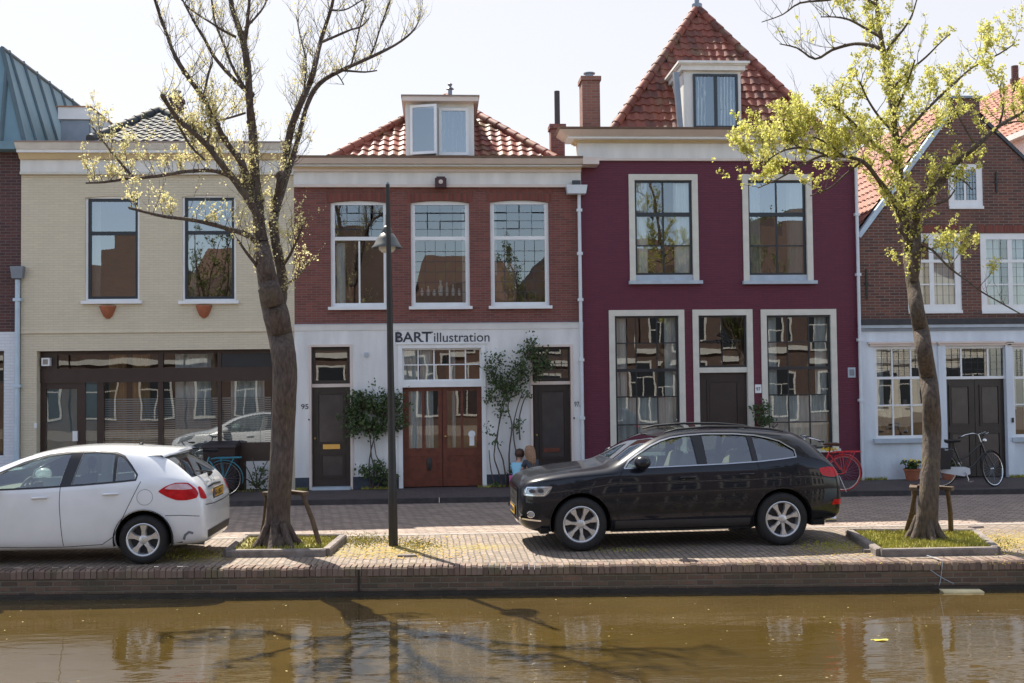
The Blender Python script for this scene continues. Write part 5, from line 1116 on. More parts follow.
def blob_patch(mb, fn, outline, rings=5, sub=4):
    P_ = smooth_loop([Vector(p) for p in outline], sub); c = sum(P_, Vector((0, 0)))/len(P_); n = len(P_); vs = [fn(c.x, c.y)]
    for j in range(1, rings+1): vs += [fn(*(c+(p-c)*j/rings)) for p in P_]
    fs = [(0, 1+i, 1+(i+1) % n) for i in range(n)]+[(1+j*n+i, 1+j*n+(i+1) % n, 1+(j+1)*n+(i+1) % n, 1+(j+1)*n+i) for j in range(rings-1) for i in range(n)]
    mb.add(vs, fs)
def smooth_loop(pts, sub):
    n = len(pts); out = []
    for i in range(n):
        p0, p1, p2, p3 = pts[i-1], pts[i], pts[(i+1) % n], pts[(i+2) % n]
        for k in range(sub):
            t = k/sub; out.append(p1.lerp(p2, t)*.5+.5*(.5*((2*p1)+(-p0+p2)*t+(2*p0-5*p1+4*p2-p3)*t*t+(-p0+3*p1-3*p2+p3)*t**3)))
    return out
def polyclip_x(low, top, x0, x1, n=10):
    """outline between two height tables from x0 to x1"""
    xs = [x0+(x1-x0)*i/n for i in range(n+1)]
    lo = [(x, lerp_tab(low, x)[0]) for x in xs]; hi = [(x, lerp_tab(top, x)[0]) for x in xs]
    return lo, hi
MT['tyre'] = plain('tyre_rubber', (.018, .017, .017), .8, .15, 20, bump=.2)
MT['rim'] = plain('alloy_rim', (.60, .60, .60), .3, .06, 8, metal=.6)
MT['dark_inside'] = plain('wheel_well', (.008, .008, .008), .9, .1, 5)
MT['trim_metal'] = plain('satin_trim', (.45, .46, .48), .3, .04, 8, metal=1)
MT['chrome'] = plain('chrome', (.75, .76, .78), .15, .04, 8, metal=1)
MT['seat_light'] = plain('beige_seat', (.32, .27, .22), .8, .1, 8)
MT['seat_dark'] = plain('grey_seat', (.06, .06, .065), .8, .1, 8)
MT['sill_plastic'] = plain('grey_sill_plastic', (.045, .042, .042), .55, .1, 8)
MT['plastic'] = plain('black_plastic', (.018, .018, .020), .5, .1, 8)
MT['red_lamp'] = plain('red_lamp_glass', (.50, .006, .012), .25, .25, 14, coat=.25, spec=.2)
MT['clear_lamp'] = plain('clear_lamp_glass', (.36, .38, .40), .1, .3, 18, metal=.5)
def wheel(parent, x, y, r, rr_, w_, spokes, side, kind=0):
    """side -1: faces -y"""
    c = Vector((x, y, r)); M = Matrix.Translation(c) @ Matrix.Rotation(R_(90), 4, 'X')      # lathe axis -> -y
    if side > 0: M = Matrix.Translation(c) @ Matrix.Rotation(R_(-90), 4, 'X')
    hub = MB(); hub.lathe([(.001, -.02), (rr_*.62, -.02), (rr_*.62, -.035), (.001, -.04)], 24, M)
    wo = hub.build('wheel', MT['zinc'], parent, smooth=40, local=True)
    ty = MB(); ty.lathe([(rr_+.002, -w_/2), (rr_+.03, -w_/2-.0), (r-.05, -w_/2), (r-.012, -w_/2+.025), (r, -w_/2+.05), (r, w_/2-.05), (r-.012, w_/2-.022), (r-.045, w_/2), (rr_+.03, w_/2), (rr_+.004, w_/2-.012)], 44, M); ty.build('tyre', MT['tyre'], wo, smooth=40, local=True)
    rm = MB(); f = w_/2-.012
    rm.lathe([(rr_+.006, f-.02), (rr_+.010, f), (rr_-.004, f+.006), (rr_-.018, f-.004), (rr_-.026, f-.05), (rr_-.035, -.08)], 44, M)
    rm.lathe([(.001, f-.010), (.035, f-.012), (.06, f-.022), (.068, f-.06)], 24, M)
    for k in range(spokes):
        a = 2*math.pi*k/spokes+.3
        def L(rad, off, z): return M @ Vector((rad*math.cos(a)-off*math.sin(a), rad*math.sin(a)+off*math.cos(a), z))
        wi, wo_ = (.030, .048) if kind == 0 else (.022, .042)
        q = [L(.05, -wi, f-.022), L(.05, wi, f-.022), L(rr_-.02, wo_, f-.006), L(rr_-.02, -wo_, f-.006)]; q2 = [L(.05, -wi-.006, f-.06), L(.05, wi+.006, f-.06), L(rr_-.02, wo_+.01, f-.05), L(rr_-.02, -wo_-.01, f-.05)]
        mid = [L(rr_*.55, -wi*.75, f-.010), L(rr_*.55, wi*.75, f-.010)]; mid2 = [L(rr_*.55, -wi, f-.05), L(rr_*.55, wi, f-.05)]
        rm.add([q[0], q[1], mid[1], mid[0], q[2], q[3], q2[0], q2[1], mid2[1], mid2[0], q2[2], q2[3]], [(0, 1, 2, 3), (3, 2, 4, 5), (0, 3, 9, 6), (3, 5, 11, 9), (1, 7, 8, 2), (2, 8, 10, 4)])
    rm.build('rim', MT['rim'], wo, smooth=35, local=True)
    dk = MB(); dk.lathe([(.001, f-.10), (rr_-.03, f-.10)], 24, M); dk.build('brake_disc', MT['seat_dark'], wo, local=True)
    return wo
def seat(parent, x, y, mat, h=.62, z=.52):
    mb = MB()
    mb.box(x-.25, x+.25, y-.24, y+.24, z-.22, z); 
    vs = []
    for (dx, zz, hw, t_) in ((.22, z-.03, .24, .10), (.30, z+.25, .245, .09), (.38, z+h*.88, .20, .06), (.40, z+h*.93, .13, .045)):
        vs += [(x+dx-t_, y-hw, zz), (x+dx-t_, y+hw, zz), (x+dx+t_, y+hw, zz), (x+dx+t_, y-hw, zz)]
    fs = []
    for k in range(3):
        for i in range(4): fs.append((4*k+i, 4*k+(i+1) % 4, 4*k+4+(i+1) % 4, 4*k+4+i))
    fs += [(12, 13, 14, 15)]
    mb.add(vs, fs)
    mb.tube([(x+.40, y-.08, z+h*.9), (x+.41, y-.08, z+h+.04)], .010, 5); mb.tube([(x+.40, y+.08, z+h*.9), (x+.41, y+.08, z+h+.04)], .010, 5)
    mb.sphere((x+.41, y, z+h+.10), .12, 7, (.5, 1.05, .75))
    return mb.build('seat', mat, parent, smooth=40, local=True)

def make_car(name, label, spec, loc, rz, group=None):
    st = spec['stations']; L = st[-1][0]; root = empty(name, loc, rz, label, 'car', group)
    me = loft(st); sk = Skin(me)
    fx, rx, r, tw = spec['fx'], spec['rx'], spec['r'], spec['tw']
    cut_ = []
    for wx in (fx, rx):
        c = MB(); c.lathe([(.001, -1.5), (spec['arch'], -1.5), (spec['arch'], 1.5), (.001, 1.5)][::1], 36, Matrix.Translation((wx, 0, r+spec.get('archdz', .0))) @ Matrix.Rotation(R_(90), 4, 'X'))
        # keep the tunnel only near the sides: two short cylinders
        c = MB()
        for s_ in (-1, 1):
            n = 36; M = Matrix.Translation((wx, s_*.87, r+spec.get('archdz', 0))) @ Matrix.Rotation(R_(90), 4, 'X'); a_ = spec['arch']
            vs = [M @ Vector((a_*math.cos(2*math.pi*k/n), a_*math.sin(2*math.pi*k/n), zz)) for zz in (-.35, .35) for k in range(n)]
            c.add(vs, [(k, (k+1) % n, n+(k+1) % n, n+k) for k in range(n)]+[tuple(range(n-1, -1, -1)), tuple(range(n, 2*n))])
        cut_.append(c)
    low, top = spec['low'], spec['top']
    wins = []
    for (x0, x1, sl0, sl1) in spec['side_windows']:      # sl: lean of the front and rear edges
        n = 10; lo = []; hi = []
        for i in range(n+1):
            t = i/n; xb_ = x0+(x1-x0)*t; xt_ = x0+sl0+(x1+sl1-x0-sl0)*t
            lo.append((xb_, lerp_tab(low, xb_)[0])); hi.append((xt_, lerp_tab(top, xt_)[0]))
        wins.append((lo, hi)); c = MB(); poly = lo+hi[::-1]; poly = [p for i, p in enumerate(poly) if i == 0 or (Vector(p)-Vector(poly[i-1])).length > .012]
        c.prism(poly, -1.3, 1.3); cut_.append(c)
    for key in ('windshield', 'rear_glass'):
        q, xa, xb_ = spec[key]; c = MB(); c.prism(q, xa, xb_, 'x'); cut_.append(c)
    body = cut(me, cut_, 2); body.materials.clear(); body.materials.append(spec['paint']); body.materials.append(MT['seat_dark'])
    body.shade_smooth(); body.set_sharp_from_angle(angle=R_(32))
    bo = bpy.data.objects.new('body', body); COL.objects.link(bo); bo.parent = root
    # glass
    for lo, hi in wins:
        for far in (False, True):
            g = MB(); vs = []; n = len(lo)-1
            for j in range(6):
                for i in range(n+1):
                    p = Vector(lo[i]).lerp(Vector(hi[i]), j/5); c_ = Vector(((lo[0][0]+lo[-1][0])/2, (lo[0][1]+hi[n//2][1])/2)); p = c_+(p-c_)*1.03
                    vs.append(sk.side(p.x, p.y, -.010, far))
            g.add(vs, [(j*(n+1)+i, j*(n+1)+i+1, (j+1)*(n+1)+i+1, (j+1)*(n+1)+i) for j in range(5) for i in range(n)]); g.build('side_window', MT['glass_car'], root, smooth=60, local=True, recalc=False)
    for key, nm, rear in (('windshield', 'windshield', False), ('rear_glass', 'rear_window', True)):
        q, xa, xb_ = spec[key]; g = MB(); patch(g, lambda u, v: sk.end(u, v, -.008, rear), [Vector(p)*1 for p in q], 12, 8); g.build(nm, MT['glass_car'], root, smooth=60, local=True, recalc=False)
    # wheels
    for wx in (fx, rx):
        for s_ in (-1, 1): wheel(root, wx, s_*(spec['track']), r, spec['rim'], tw, spec['spokes'], s_, spec['wk'])
    # floor, wells and tunnel
    mb = MB(); hw = st[len(st)//2][1]-.10
    mb.box(.35, fx-spec['arch']-.02, -hw, hw, .24, .32); mb.box(fx+spec['arch']+.02, rx-spec['arch']-.02, -hw, hw, .24, .32); mb.box(rx+spec['arch']+.02, L-.3, -hw, hw, .26, .34)
    mb.box(fx-spec['arch']-.02, fx+spec['arch']+.02, -.52, .52, .24, .5); mb.box(rx-spec['arch']-.02, rx+spec['arch']+.02, -.52, .52, .24, .5)
    for wx in (fx, rx):
        for s_ in (-1, 1):
            mb.lathe([(spec['arch']+.012, -.20), (spec['arch']+.012, .18)], 24, Matrix.Translation((wx, s_*(spec['track']-.05), r+spec.get('archdz', 0))) @ Matrix.Rotation(R_(90), 4, 'X'), 0, math.pi*.0-.25, math.pi+.25)
            mb.box(wx-spec['arch'], wx+spec['arch'], s_*.55-.01, s_*.55+.01, .25, r*2+.08)
    mb.build('underbody', MT['dark_inside'], root, local=True)
    return root, sk, st, bo
def seams(root, sk, lines, w=.009, far=True):
    for ln in lines:
        for f_ in ((False, True) if far else (False,)):
            mb = MB(); strip(mb, lambda x, z: sk.side(x, z, .0012, f_), ln, w); mb.build('panel_gap', MT['dark_inside'], root, local=True)
def on_side(root, sk, name, mat, quads, off=.004, far=True, nu=8, nv=5):
    for f_ in ((False, True) if far else (False,)):
        mb = MB()
        for q in quads: patch(mb, lambda x, z: sk.side(x, z, off, f_), q, nu, nv)
        mb.build(name, mat, root, smooth=60, local=True)
def mirror_(root, x, y, z, mat, s_):
    mb = MB(); mb.sphere((x, s_*(y+.12), z), .12, 10, (.95, 1.15, .78)); mb.tube([(x+.02, s_*(y-.05), z-.06), (x, s_*(y+.06), z-.03)], .03, 8)
    o = mb.build('mirror', mat, root, smooth=60, local=True)
    g = MB(); g.lathe([(.001, 0), (.07, 0)], 16, Matrix.Translation((x+.074, s_*(y+.11), z)) @ Matrix.Rotation(R_(90), 4, 'Y')); g.build('mirror_glass', MT['chrome'], o, local=True)
def handle(mb, sk, x, z, far=False, L=.19):
    p = sk.side(x, z, .028, far); q = sk.side(x+L, z+.005, .028, far); a = sk.side(x-.012, z, -.005, far); b = sk.side(x+L+.012, z+.005, -.005, far)
    mb.tube([a, p, q, b], [.012, .015, .015, .012], 8)

# ---- black SUV ----------------------------------------------------------
def pm(name, c, coat=1, rough=.3, metal=.0, spec=.5): return plain(name, c, rough, .04, 3, metal=metal, coat=coat, spec=spec)
#  x, W, zb, zmid, B, Wb, Wr, R, T
SQ = lambda x: x if x > .9 else .892-(.892-x)*.90
suv = dict(paint=pm('black_blue_paint', (.010, .012, .018), spec=.1, coat=.7), fx=.892, rx=3.70, r=.362, arch=.408, archdz=.015, rim=.240, tw=.235, track=.815, spokes=7, wk=1,
 stations=[(0, .60, .40, .60, .80, .56, .50, .835, .85), (.02, .68, .34, .60, .84, .62, .55, .87, .89), (.10, .80, .27, .60, .90, .74, .66, .935, .955), (.30, .885, .23, .62, .955, .83, .72, .995, 1.02), (.60, .935, .22, .64, .995, .875, .76, 1.04, 1.065), (.95, .948, .22, .66, 1.02, .895, .78, 1.07, 1.10), (1.28, .948, .22, .67, 1.045, .90, .79, 1.095, 1.135), (1.42, .948, .22, .67, 1.058, .90, .80, 1.13, 1.20), (1.72, .948, .22, .68, 1.075, .895, .765, 1.31, 1.40), (2.02, .948, .22, .68, 1.09, .89, .715, 1.465, 1.545), (2.30, .948, .22, .68, 1.105, .89, .675, 1.535, 1.605), (2.75, .948, .22, .69, 1.12, .885, .655, 1.56, 1.632), (3.25, .948, .22, .69, 1.14, .88, .645, 1.545, 1.622), (3.65, .946, .23, .70, 1.165, .875, .635, 1.505, 1.59), (3.95, .938, .25, .70, 1.19, .865, .625, 1.465, 1.565), (4.16, .925, .27, .70, 1.19, .845, .63, 1.40, 1.51), (4.34, .90, .29, .70, 1.16, .82, .66, 1.27, 1.35), (4.47, .87, .31, .70, 1.08, .80, .69, 1.13, 1.17), (4.585, .83, .33, .66, .95, .77, .68, .98, .995), (4.62, .70, .38, .62, .80, .66, .60, .82, .83)],
 low=[(1.5, 1.105), (2.0, 1.118), (3.0, 1.145), (3.5, 1.17), (3.9, 1.21), (4.1, 1.24)],
 top=[(1.5, 1.125), (1.7, 1.255), (1.9, 1.37), (2.1, 1.455), (2.3, 1.495), (2.75, 1.52), (3.2, 1.508), (3.5, 1.475), (3.75, 1.40), (3.95, 1.27), (4.1, 1.22)],
 side_windows=[(1.53, 2.52, .06, -.04), (2.66, 3.30, -.02, -.02), (3.38, 3.93, -.02, -.02)],
 windshield=([(-.70, 1.20), (.70, 1.20), (.56, 1.515), (-.56, 1.515)], .6, 2.12), rear_glass=([(-.60, 1.20), (.60, 1.20), (.54, 1.44), (-.54, 1.44)], 4.10, 5.0))
suv['stations'] = [(SQ(q[0]),)+tuple(q[1:]) for q in suv['stations']]; s0_ = suv['stations'][0][0]
sx0, sy0 = G(579.4, 552.3); sx1, sy1 = G(786.1, 546.2); rz = math.atan2(sy1-sy0, sx1-sx0)
cx = (sx0+sx1)/2; cy = (sy0+sy1)/2; d = Vector((math.cos(rz), math.sin(rz), 0)); n_ = Vector((-d.y, d.x, 0))
org = Vector((cx, cy, 0)) - d*(.892+2.808/2) + n_*(.815+.118)
org.z = .006
sv, sk, st, bo = make_car('parked_suv', 'glossy black sport utility car parked along the quay in front of the purple house', suv, org, rz)
seams(sv, sk, [[(1.42, .33), (1.36, .6), (1.40, .9), (1.47, 1.07)], [(2.56, .30), (2.60, .6), (2.60, 1.1)], [(3.10, .33), (3.22, .48), (3.34, .75), (3.40, 1.0), (3.36, 1.13)], [(1.42, .33), (2.0, .30), (2.56, .30), (3.10, .33)], [(3.98, .99), (4.3, .93), (4.52, .90)], [(.35, .93), (.8, .99), (1.40, 1.03)]])
# chrome line round the side glass, roof rails, sill trim
lowp = [(x, lerp_tab(suv['low'], x)[0]-.012) for x in (1.50, 1.9, 2.4, 2.9, 3.4, 3.7, 3.93)]; topp = [(x, lerp_tab(suv['top'], x)[0]+.014) for x in (3.93, 3.85, 3.75, 3.6, 3.4, 3.1, 2.7, 2.4, 2.2, 2.05, 1.9, 1.7, 1.58)]
for f_ in (False, True):
    mb = MB(); strip(mb, lambda x, z: sk.side(x, z, .007, f_), lowp+topp, .015, closed=True); mb.build('window_trim', MT['trim_metal'], sv, smooth=60, local=True)
    mb = MB(); s_ = 1 if f_ else -1
    pts = [(2.12, 1.515), (2.3, 1.555), (2.75, 1.585), (3.25, 1.575), (3.65, 1.54), (3.85, 1.50)]; 
    mb.tube([Vector((x, s_*(lerp_tab([(q[0], q[6]) for q in suv['stations']], x)[0]-.045), z+.045)) for x, z in pts], [.010, .016, .017, .017, .016, .010], 8); mb.build('roof_rail', MT['plastic'], sv, smooth=60, local=True)
on_side(sv, sk, 'sill_trim', MT['sill_plastic'], [[(1.36, .25), (3.24, .25), (3.24, .40), (1.36, .40)]], .006, nu=14, nv=3)
for q in ([(2.53, 1.135), (2.655, 1.138), (2.625, 1.505), (2.49, 1.50)], [(3.31, 1.165), (3.375, 1.17), (3.345, 1.495), (3.285, 1.50)]): on_side(sv, sk, 'pillar_trim', MT['plastic'], [q], .004)
for f_ in (False, True):
    for a_, b_ in ((2.28, .96), (3.10, .985)): mb = MB(); handle(mb, sk, a_, b_, f_); mb.build('door_handle', suv['paint'], sv, smooth=60, local=True)
for s_ in (-1, 1): mirror_(sv, 1.72, .90, 1.185, suv['paint'], s_)
# lamps: the unit wraps round the corner
mb = MB()
for f_ in (False, True):
    mb = MB(); blob_patch(mb, lambda x, z: sk.side(x, z, .004, f_), [(.15, .75), (.28, .74), (.41, .745), (.47, .80), (.51, .875), (.36, .875), (.19, .865), (.15, .81)]); hl = mb.build('headlight', MT['clear_lamp'], sv, smooth=60, local=True)
    mb = MB(); strip(mb, lambda x, z: sk.side(x, z, .008, f_), [(.17, .76), (.40, .755), (.48, .86)], .012); strip(mb, lambda x, z: sk.side(x, z, .008, f_), [(.48, .862), (.19, .858), (.165, .77)], .008); mb.build('lamp_trim', MT['chrome'], hl, smooth=60, local=True)
    mb = MB()
    for (xx, zz, rr2) in ((.25, .81, .04), (.36, .815, .04)): 
        c_ = sk.side(xx, zz, .0065, f_); ring = [sk.side(xx+rr2*math.cos(a), zz+rr2*.7*math.sin(a), .0065, f_) for a in [i*.5236 for i in range(12)]]; mb.add(ring+[c_], [(i, (i+1) % 12, 12) for i in range(12)])
    mb.build('lamp_reflector', MT['seat_dark'], hl, local=True)
    s_ = 1 if f_ else -1
    mb = MB(); blob_patch(mb, lambda x, z: sk.side(x, z, .004, f_), [(4.24, 1.04), (4.28, .96), (4.36, .93), (4.47, .92), (4.53, .94), (4.52, 1.0), (4.47, 1.05), (4.36, 1.06)]); mb.build('taillight', MT['red_lamp'], sv, smooth=60, local=True)
    mb = MB(); patch(mb, lambda x, z: sk.side(x, z, .005, f_), [(4.42, .54), (4.58, .54), (4.58, .61), (4.45, .61)], 6, 3); mb.build('rear_reflector', MT['red_lamp'], sv, smooth=60, local=True)
    mb = MB(); c_ = sk.end(s_*.66, .55, .0); c_ = sk.side(.16, .55, .006, f_); ring = []
    for rr2 in (.06, .045, .04): ring.append([sk.side(.23+rr2*.8*math.cos(a), .50+rr2*.8*math.sin(a), .010, f_) for a in [i*.3927 for i in range(16)]])
    mb.add(ring[0]+ring[1], [(i, (i+1) % 16, 16+(i+1) % 16, 16+i) for i in range(16)]); fo = mb.build('fog_lamp', MT['chrome'], sv, smooth=60, local=True)
    mb = MB(); mb.add(ring[2], [tuple(range(16))]); mb.build('lens', MT['clear_lamp'], fo, local=True)
on_side(sv, sk, 'bumper_grille', MT['dark_inside'], [[(.09, .44), (.32, .43), (.36, .64), (.10, .66)]], .003, nu=6, nv=5)
on_side(sv, sk, 'bumper_trim', MT['chrome'], [[(.10, .425), (.36, .405), (.36, .425), (.10, .445)]], .008, nu=8, nv=1)
mb = MB(); patch(mb, lambda y, z: sk.end(y, z, .006), [(-.40, .38), (.40, .38), (.46, .80), (-.46, .80)], 8, 8); gr_ = mb.build('grille', MT['dark_inside'], sv, local=True)
mb = MB()
for k in range(9): yy = -.42+.84*k/8; strip(mb, lambda y, z: sk.end(y, z, .015), [(yy*.92, .40), (yy, .79)], .022)
strip(mb, lambda y, z: sk.end(y, z, .015), [(-.42, .37), (.42, .37), (.48, .81), (-.48, .81)], .035, closed=True); mb.build('grille_frame', MT['chrome'], gr_, smooth=60, local=True)
for k in range(4):
    a = -.17+.115*k; e = MB(); 
    for i in range(20):
        a0, a1 = 2*math.pi*i/20, 2*math.pi*(i+1)/20
        for rr2 in (.07,): 
            pts = [sk.end(a+q_*math.cos(t_), .70+q_*math.sin(t_), .022) for q_, t_ in ((.062, a0), (.075, a0), (.075, a1), (.062, a1))]; e.add(pts, [(0, 1, 2, 3)])
    e.build('ring_badge', MT['chrome'], gr_, local=True)
# front and rear plates
PL = plain('yellow_plate', (.72, .42, .03), .4, .05, 5)
def plate(root, sk, z, rear, txt, y0=0):
    c = sk.end(y0, z, .02, rear); s_ = 1 if rear else -1; mb = MB(); mb.box(c.x-.008, c.x+.008, y0-.26, y0+.26, z-.055, z+.055); po = mb.build('number_plate', PL, root, local=True)
    fr = MB(); fr.box(c.x-.006, c.x+.004, y0-.275, y0+.275, z-.07, z+.07) if not rear else fr.box(c.x-.004, c.x+.006, y0-.275, y0+.275, z-.07, z+.07); fr.build('plate_frame', MT['plastic'], po, local=True)
    t = MB(); rot = Matrix.Rotation(R_(90 if rear else -90), 3, 'Z'); text_mesh(t, txt, c.x+s_*.0095, y0+(-.20 if rear else .20), z-.035, .07, .40, bold=.004, depth=.002, rot=rot); t.build('plate_lettering', MT['sign_paint'], po, local=True)
    b_ = MB(); b_.box(c.x+s_*.0085, c.x+s_*.0095, y0-.255, y0-.215, z-.05, z+.05) if rear else b_.box(c.x-.0095, c.x-.0085, y0+.215, y0+.255, z-.05, z+.05); b_.build('plate_blue_band', plain('plate_blue', (.02, .06, .35), .5, .05, 5), po, local=True)
plate(sv, sk, .50, False, '9-KGF-83'); plate(sv, sk, .80, True, '9-KGF-83')
# dark glass roof
mb = MB(); patch(mb, lambda x, y: sk.top(x, y, .005), [(2.22, -.47), (3.35, -.47), (3.35, .47), (2.22, .47)], 12, 8); mb.build('glass_roof', plain('roof_glass', (.012, .014, .016), .04, .1, 3, coat=1), sv, smooth=60, local=True)
seat(sv, 2.18, -.37, MT['seat_light'], z=.66); seat(sv, 2.18, .37, MT['seat_light'], z=.66); seat(sv, 3.08, -.40, MT['seat_light'], z=.66); seat(sv, 3.08, .40, MT['seat_light'], z=.66)
mb = MB(); mb.box(1.45, 1.85, -.72, .72, .80, 1.06); mb.build('dashboard', MT['seat_dark'], sv, local=True)
mb = MB(); M = Matrix.Translation((2.0, -.37, 1.05)) @ Matrix.Rotation(R_(-65), 4, 'Y'); mb.tube([M @ Vector((.18*math.cos(a), .18*math.sin(a), 0)) for a in [i*2*math.pi/24 for i in range(25)]], .016, 6); mb.tube([M @ Vector((0, 0, 0)), M @ Vector((0, 0, -.2))], .03, 6); mb.tube([M @ Vector((-.17, 0, 0)), M @ Vector((.17, 0, 0))], .015, 6); mb.build('steering_wheel', MT['plastic'], sv, smooth=60, local=True)
mb = MB(); 
for s_ in (-1, 1): mb.tube([(4.45, s_*.55, .30), (4.60, s_*.55, .30)], .045, 12)
mb.build('exhaust_pipe', MT['chrome'], sv, smooth=50, local=True)
mb = MB(); patch(mb, lambda x, z: sk.side(x, z, .002), [(.55, .0), (.6, 0), (.6, .01), (.55, .01)], 1, 1) if False else mb.box(3.9, 3.92, -.01, .01, 1.57, 1.60); mb.tube([(3.92, 0, 1.57), (3.99, 0, 1.63)], .012, 6); mb.build('antenna', MT['plastic'], sv, local=True)

# ---- white hatchback ----------------------------------------------------
hat = dict(paint=pm('white_car_paint', (.76, .775, .79), rough=.25), fx=.88, rx=3.48, r=.315, arch=.362, archdz=.015, rim=.208, tw=.205, track=.775, spokes=5, wk=0,
 stations=[(0, .52, .36, .52, .66, .50, .42, .69, .70), (.02, .60, .26, .52, .70, .56, .48, .74, .76), (.12, .74, .20, .54, .76, .68, .58, .82, .84), (.35, .83, .17, .57, .84, .77, .66, .90, .93), (.70, .872, .16, .60, .895, .82, .72, .95, .99), (1.02, .878, .16, .62, .925, .835, .74, .99, 1.05), (1.22, .878, .16, .63, .94, .84, .745, 1.06, 1.14), (1.55, .878, .16, .64, .955, .84, .71, 1.22, 1.29), (1.90, .878, .16, .64, .975, .835, .655, 1.36, 1.42), (2.25, .878, .16, .65, .99, .83, .615, 1.435, 1.495), (2.65, .878, .16, .66, 1.015, .83, .60, 1.455, 1.515), (3.05, .878, .16, .67, 1.045, .825, .595, 1.44, 1.505), (3.40, .877, .17, .68, 1.08, .815, .585, 1.395, 1.475), (3.68, .868, .18, .69, 1.095, .81, .585, 1.36, 1.445), (3.84, .856, .19, .69, 1.09, .80, .60, 1.27, 1.35), (4.00, .838, .20, .68, 1.06, .78, .66, 1.14, 1.18), (4.12, .815, .21, .66, .99, .765, .69, 1.04, 1.055), (4.22, .78, .23, .60, .82, .74, .66, .86, .87), (4.26, .72, .28, .55, .70, .68, .60, .73, .74)],
 low=[(1.3, .985), (1.6, .99), (2.0, 1.0), (2.6, 1.03), (3.1, 1.065), (3.5, 1.10)],
 top=[(1.3, 1.01), (1.6, 1.17), (1.9, 1.30), (2.2, 1.39), (2.5, 1.425), (2.8, 1.43), (3.05, 1.41), (3.16, 1.37), (3.27, 1.26), (3.37, 1.13), (3.5, 1.10)],
 side_windows=[(1.42, 2.40, .05, .09), (2.55, 3.08, .09, -.03), (3.12, 3.36, -.03, -.02)],
 windshield=([(-.66, 1.13), (.66, 1.13), (.50, 1.40), (-.50, 1.40)], .4, 2.0), rear_glass=([(-.67, 1.09), (.67, 1.09), (.56, 1.37), (-.56, 1.37)], 3.60, 4.6))
hx, hy = G(142.7, 565.3); horg = Vector((hx-3.48, hy+.775+.103, .006)); hrz = R_(-1.6)
dv = Matrix.Rotation(hrz, 3, 'Z') @ Vector((3.48, -.878, 0)); horg = Vector((hx, hy, .006)) - dv
hv, sk, st, bo = make_car('parked_hatchback', 'white five door hatchback parked at the left with its tail towards the bare tree', hat, horg, hrz)
seams(hv, sk, [[(1.28, .26), (1.20, .5), (1.22, .8), (1.34, .97)], [(2.46, .25), (2.44, .5), (2.42, .8), (2.42, 1.01)], [(2.95, .26), (3.10, .36), (3.22, .60), (3.34, .85), (3.44, 1.06)], [(1.28, .26), (2.0, .235), (2.46, .235), (2.95, .26)], [(3.76, .62), (3.95, .62), (4.18, .60)], [(.3, .86), (.7, .92), (1.15, .96)]], .008)
lowp = [(x, lerp_tab(hat['low'], x)[0]-.010) for x in (1.38, 1.8, 2.2, 2.7, 3.1, 3.37)]; topp = [(x, lerp_tab(hat['top'], x)[0]+.012) for x in (3.38, 3.28, 3.17, 3.05, 2.8, 2.5, 2.2, 1.9, 1.6, 1.42)]
for f_ in (False, True):
    mb = MB(); strip(mb, lambda x, z: sk.side(x, z, .003, f_), lowp+topp, .022, closed=True); mb.build('window_trim', MT['plastic'], hv, smooth=60, local=True)
for q in ([(2.405, 1.015), (2.55, 1.02), (2.64, 1.43), (2.49, 1.425)], [(3.08, 1.05), (3.12, 1.055), (3.09, 1.40), (3.05, 1.405)]): on_side(hv, sk, 'pillar_trim', MT['plastic'], [q], .004)
for f_ in (False, True):
    for x in (2.08, 2.98): mb = MB(); handle(mb, sk, x, .87 if x < 2.5 else .905, f_, .17); mb.build('door_handle', hat['paint'], hv, smooth=60, local=True)
    mb = MB(); q = lambda x, z, o=.004: sk.side(x, z, o, f_)
    blob_patch(mb, q, [(3.67, .93), (3.76, .995), (3.88, 1.035), (4.03, 1.03), (4.12, .96), (4.16, .89), (4.14, .835), (4.02, .81), (3.90, .815), (3.78, .86)]); tl = mb.build('taillight', MT['red_lamp'], hv, smooth=60, local=True)
    mb = MB(); blob_patch(mb, lambda x, z: sk.side(x, z, .0075, f_), [(3.75, .96), (3.80, 1.0), (3.89, 1.022), (4.02, 1.015), (4.09, .955), (4.0, .945), (3.88, .95)]); mb.build('clear_lens', plain('pink_white_lens', (.62, .42, .45), .12, .15, 20, coat=.5), tl, smooth=60, local=True)
    s_ = 1 if f_ else -1
    mb = MB(); blob_patch(mb, lambda y, z: sk.end(s_*y, z, .005, True), [(.62, .82), (.70, .81), (.76, .83), (.755, .90), (.73, .965), (.66, .97), (.62, .90)]); mb.build('red_lens', MT['red_lamp'], tl, smooth=60, local=True)
    mb = MB(); patch(mb, lambda x, z: sk.side(x, z, .004, f_), [(.22, .68), (.62, .80), (.72, .90), (.30, .83)], 8, 5); mb.build('headlight', MT['clear_lamp'], hv, smooth=60, local=True)
    mb = MB(); strip(mb, lambda x, z: sk.side(x, z, .003, f_), [(3.98, .30), (4.0, .36), (4.05, .40), (4.10, .38)], .03); mb.build('bumper_vent', MT['zinc'], hv, smooth=60, local=True)
# fuel flap ring
mb = MB(); ring = [(3.50+.10*math.cos(a), .86+.10*math.sin(a)) for a in [i*2*math.pi/20 for i in range(20)]]; strip(mb, lambda x, z: sk.side(x, z, .0015, True), ring, .006, 1, True); strip(mb, lambda x, z: sk.side(x, z, .0015), ring, .006, 1, True); mb.build('fuel_flap', MT['zinc'], hv, local=True)
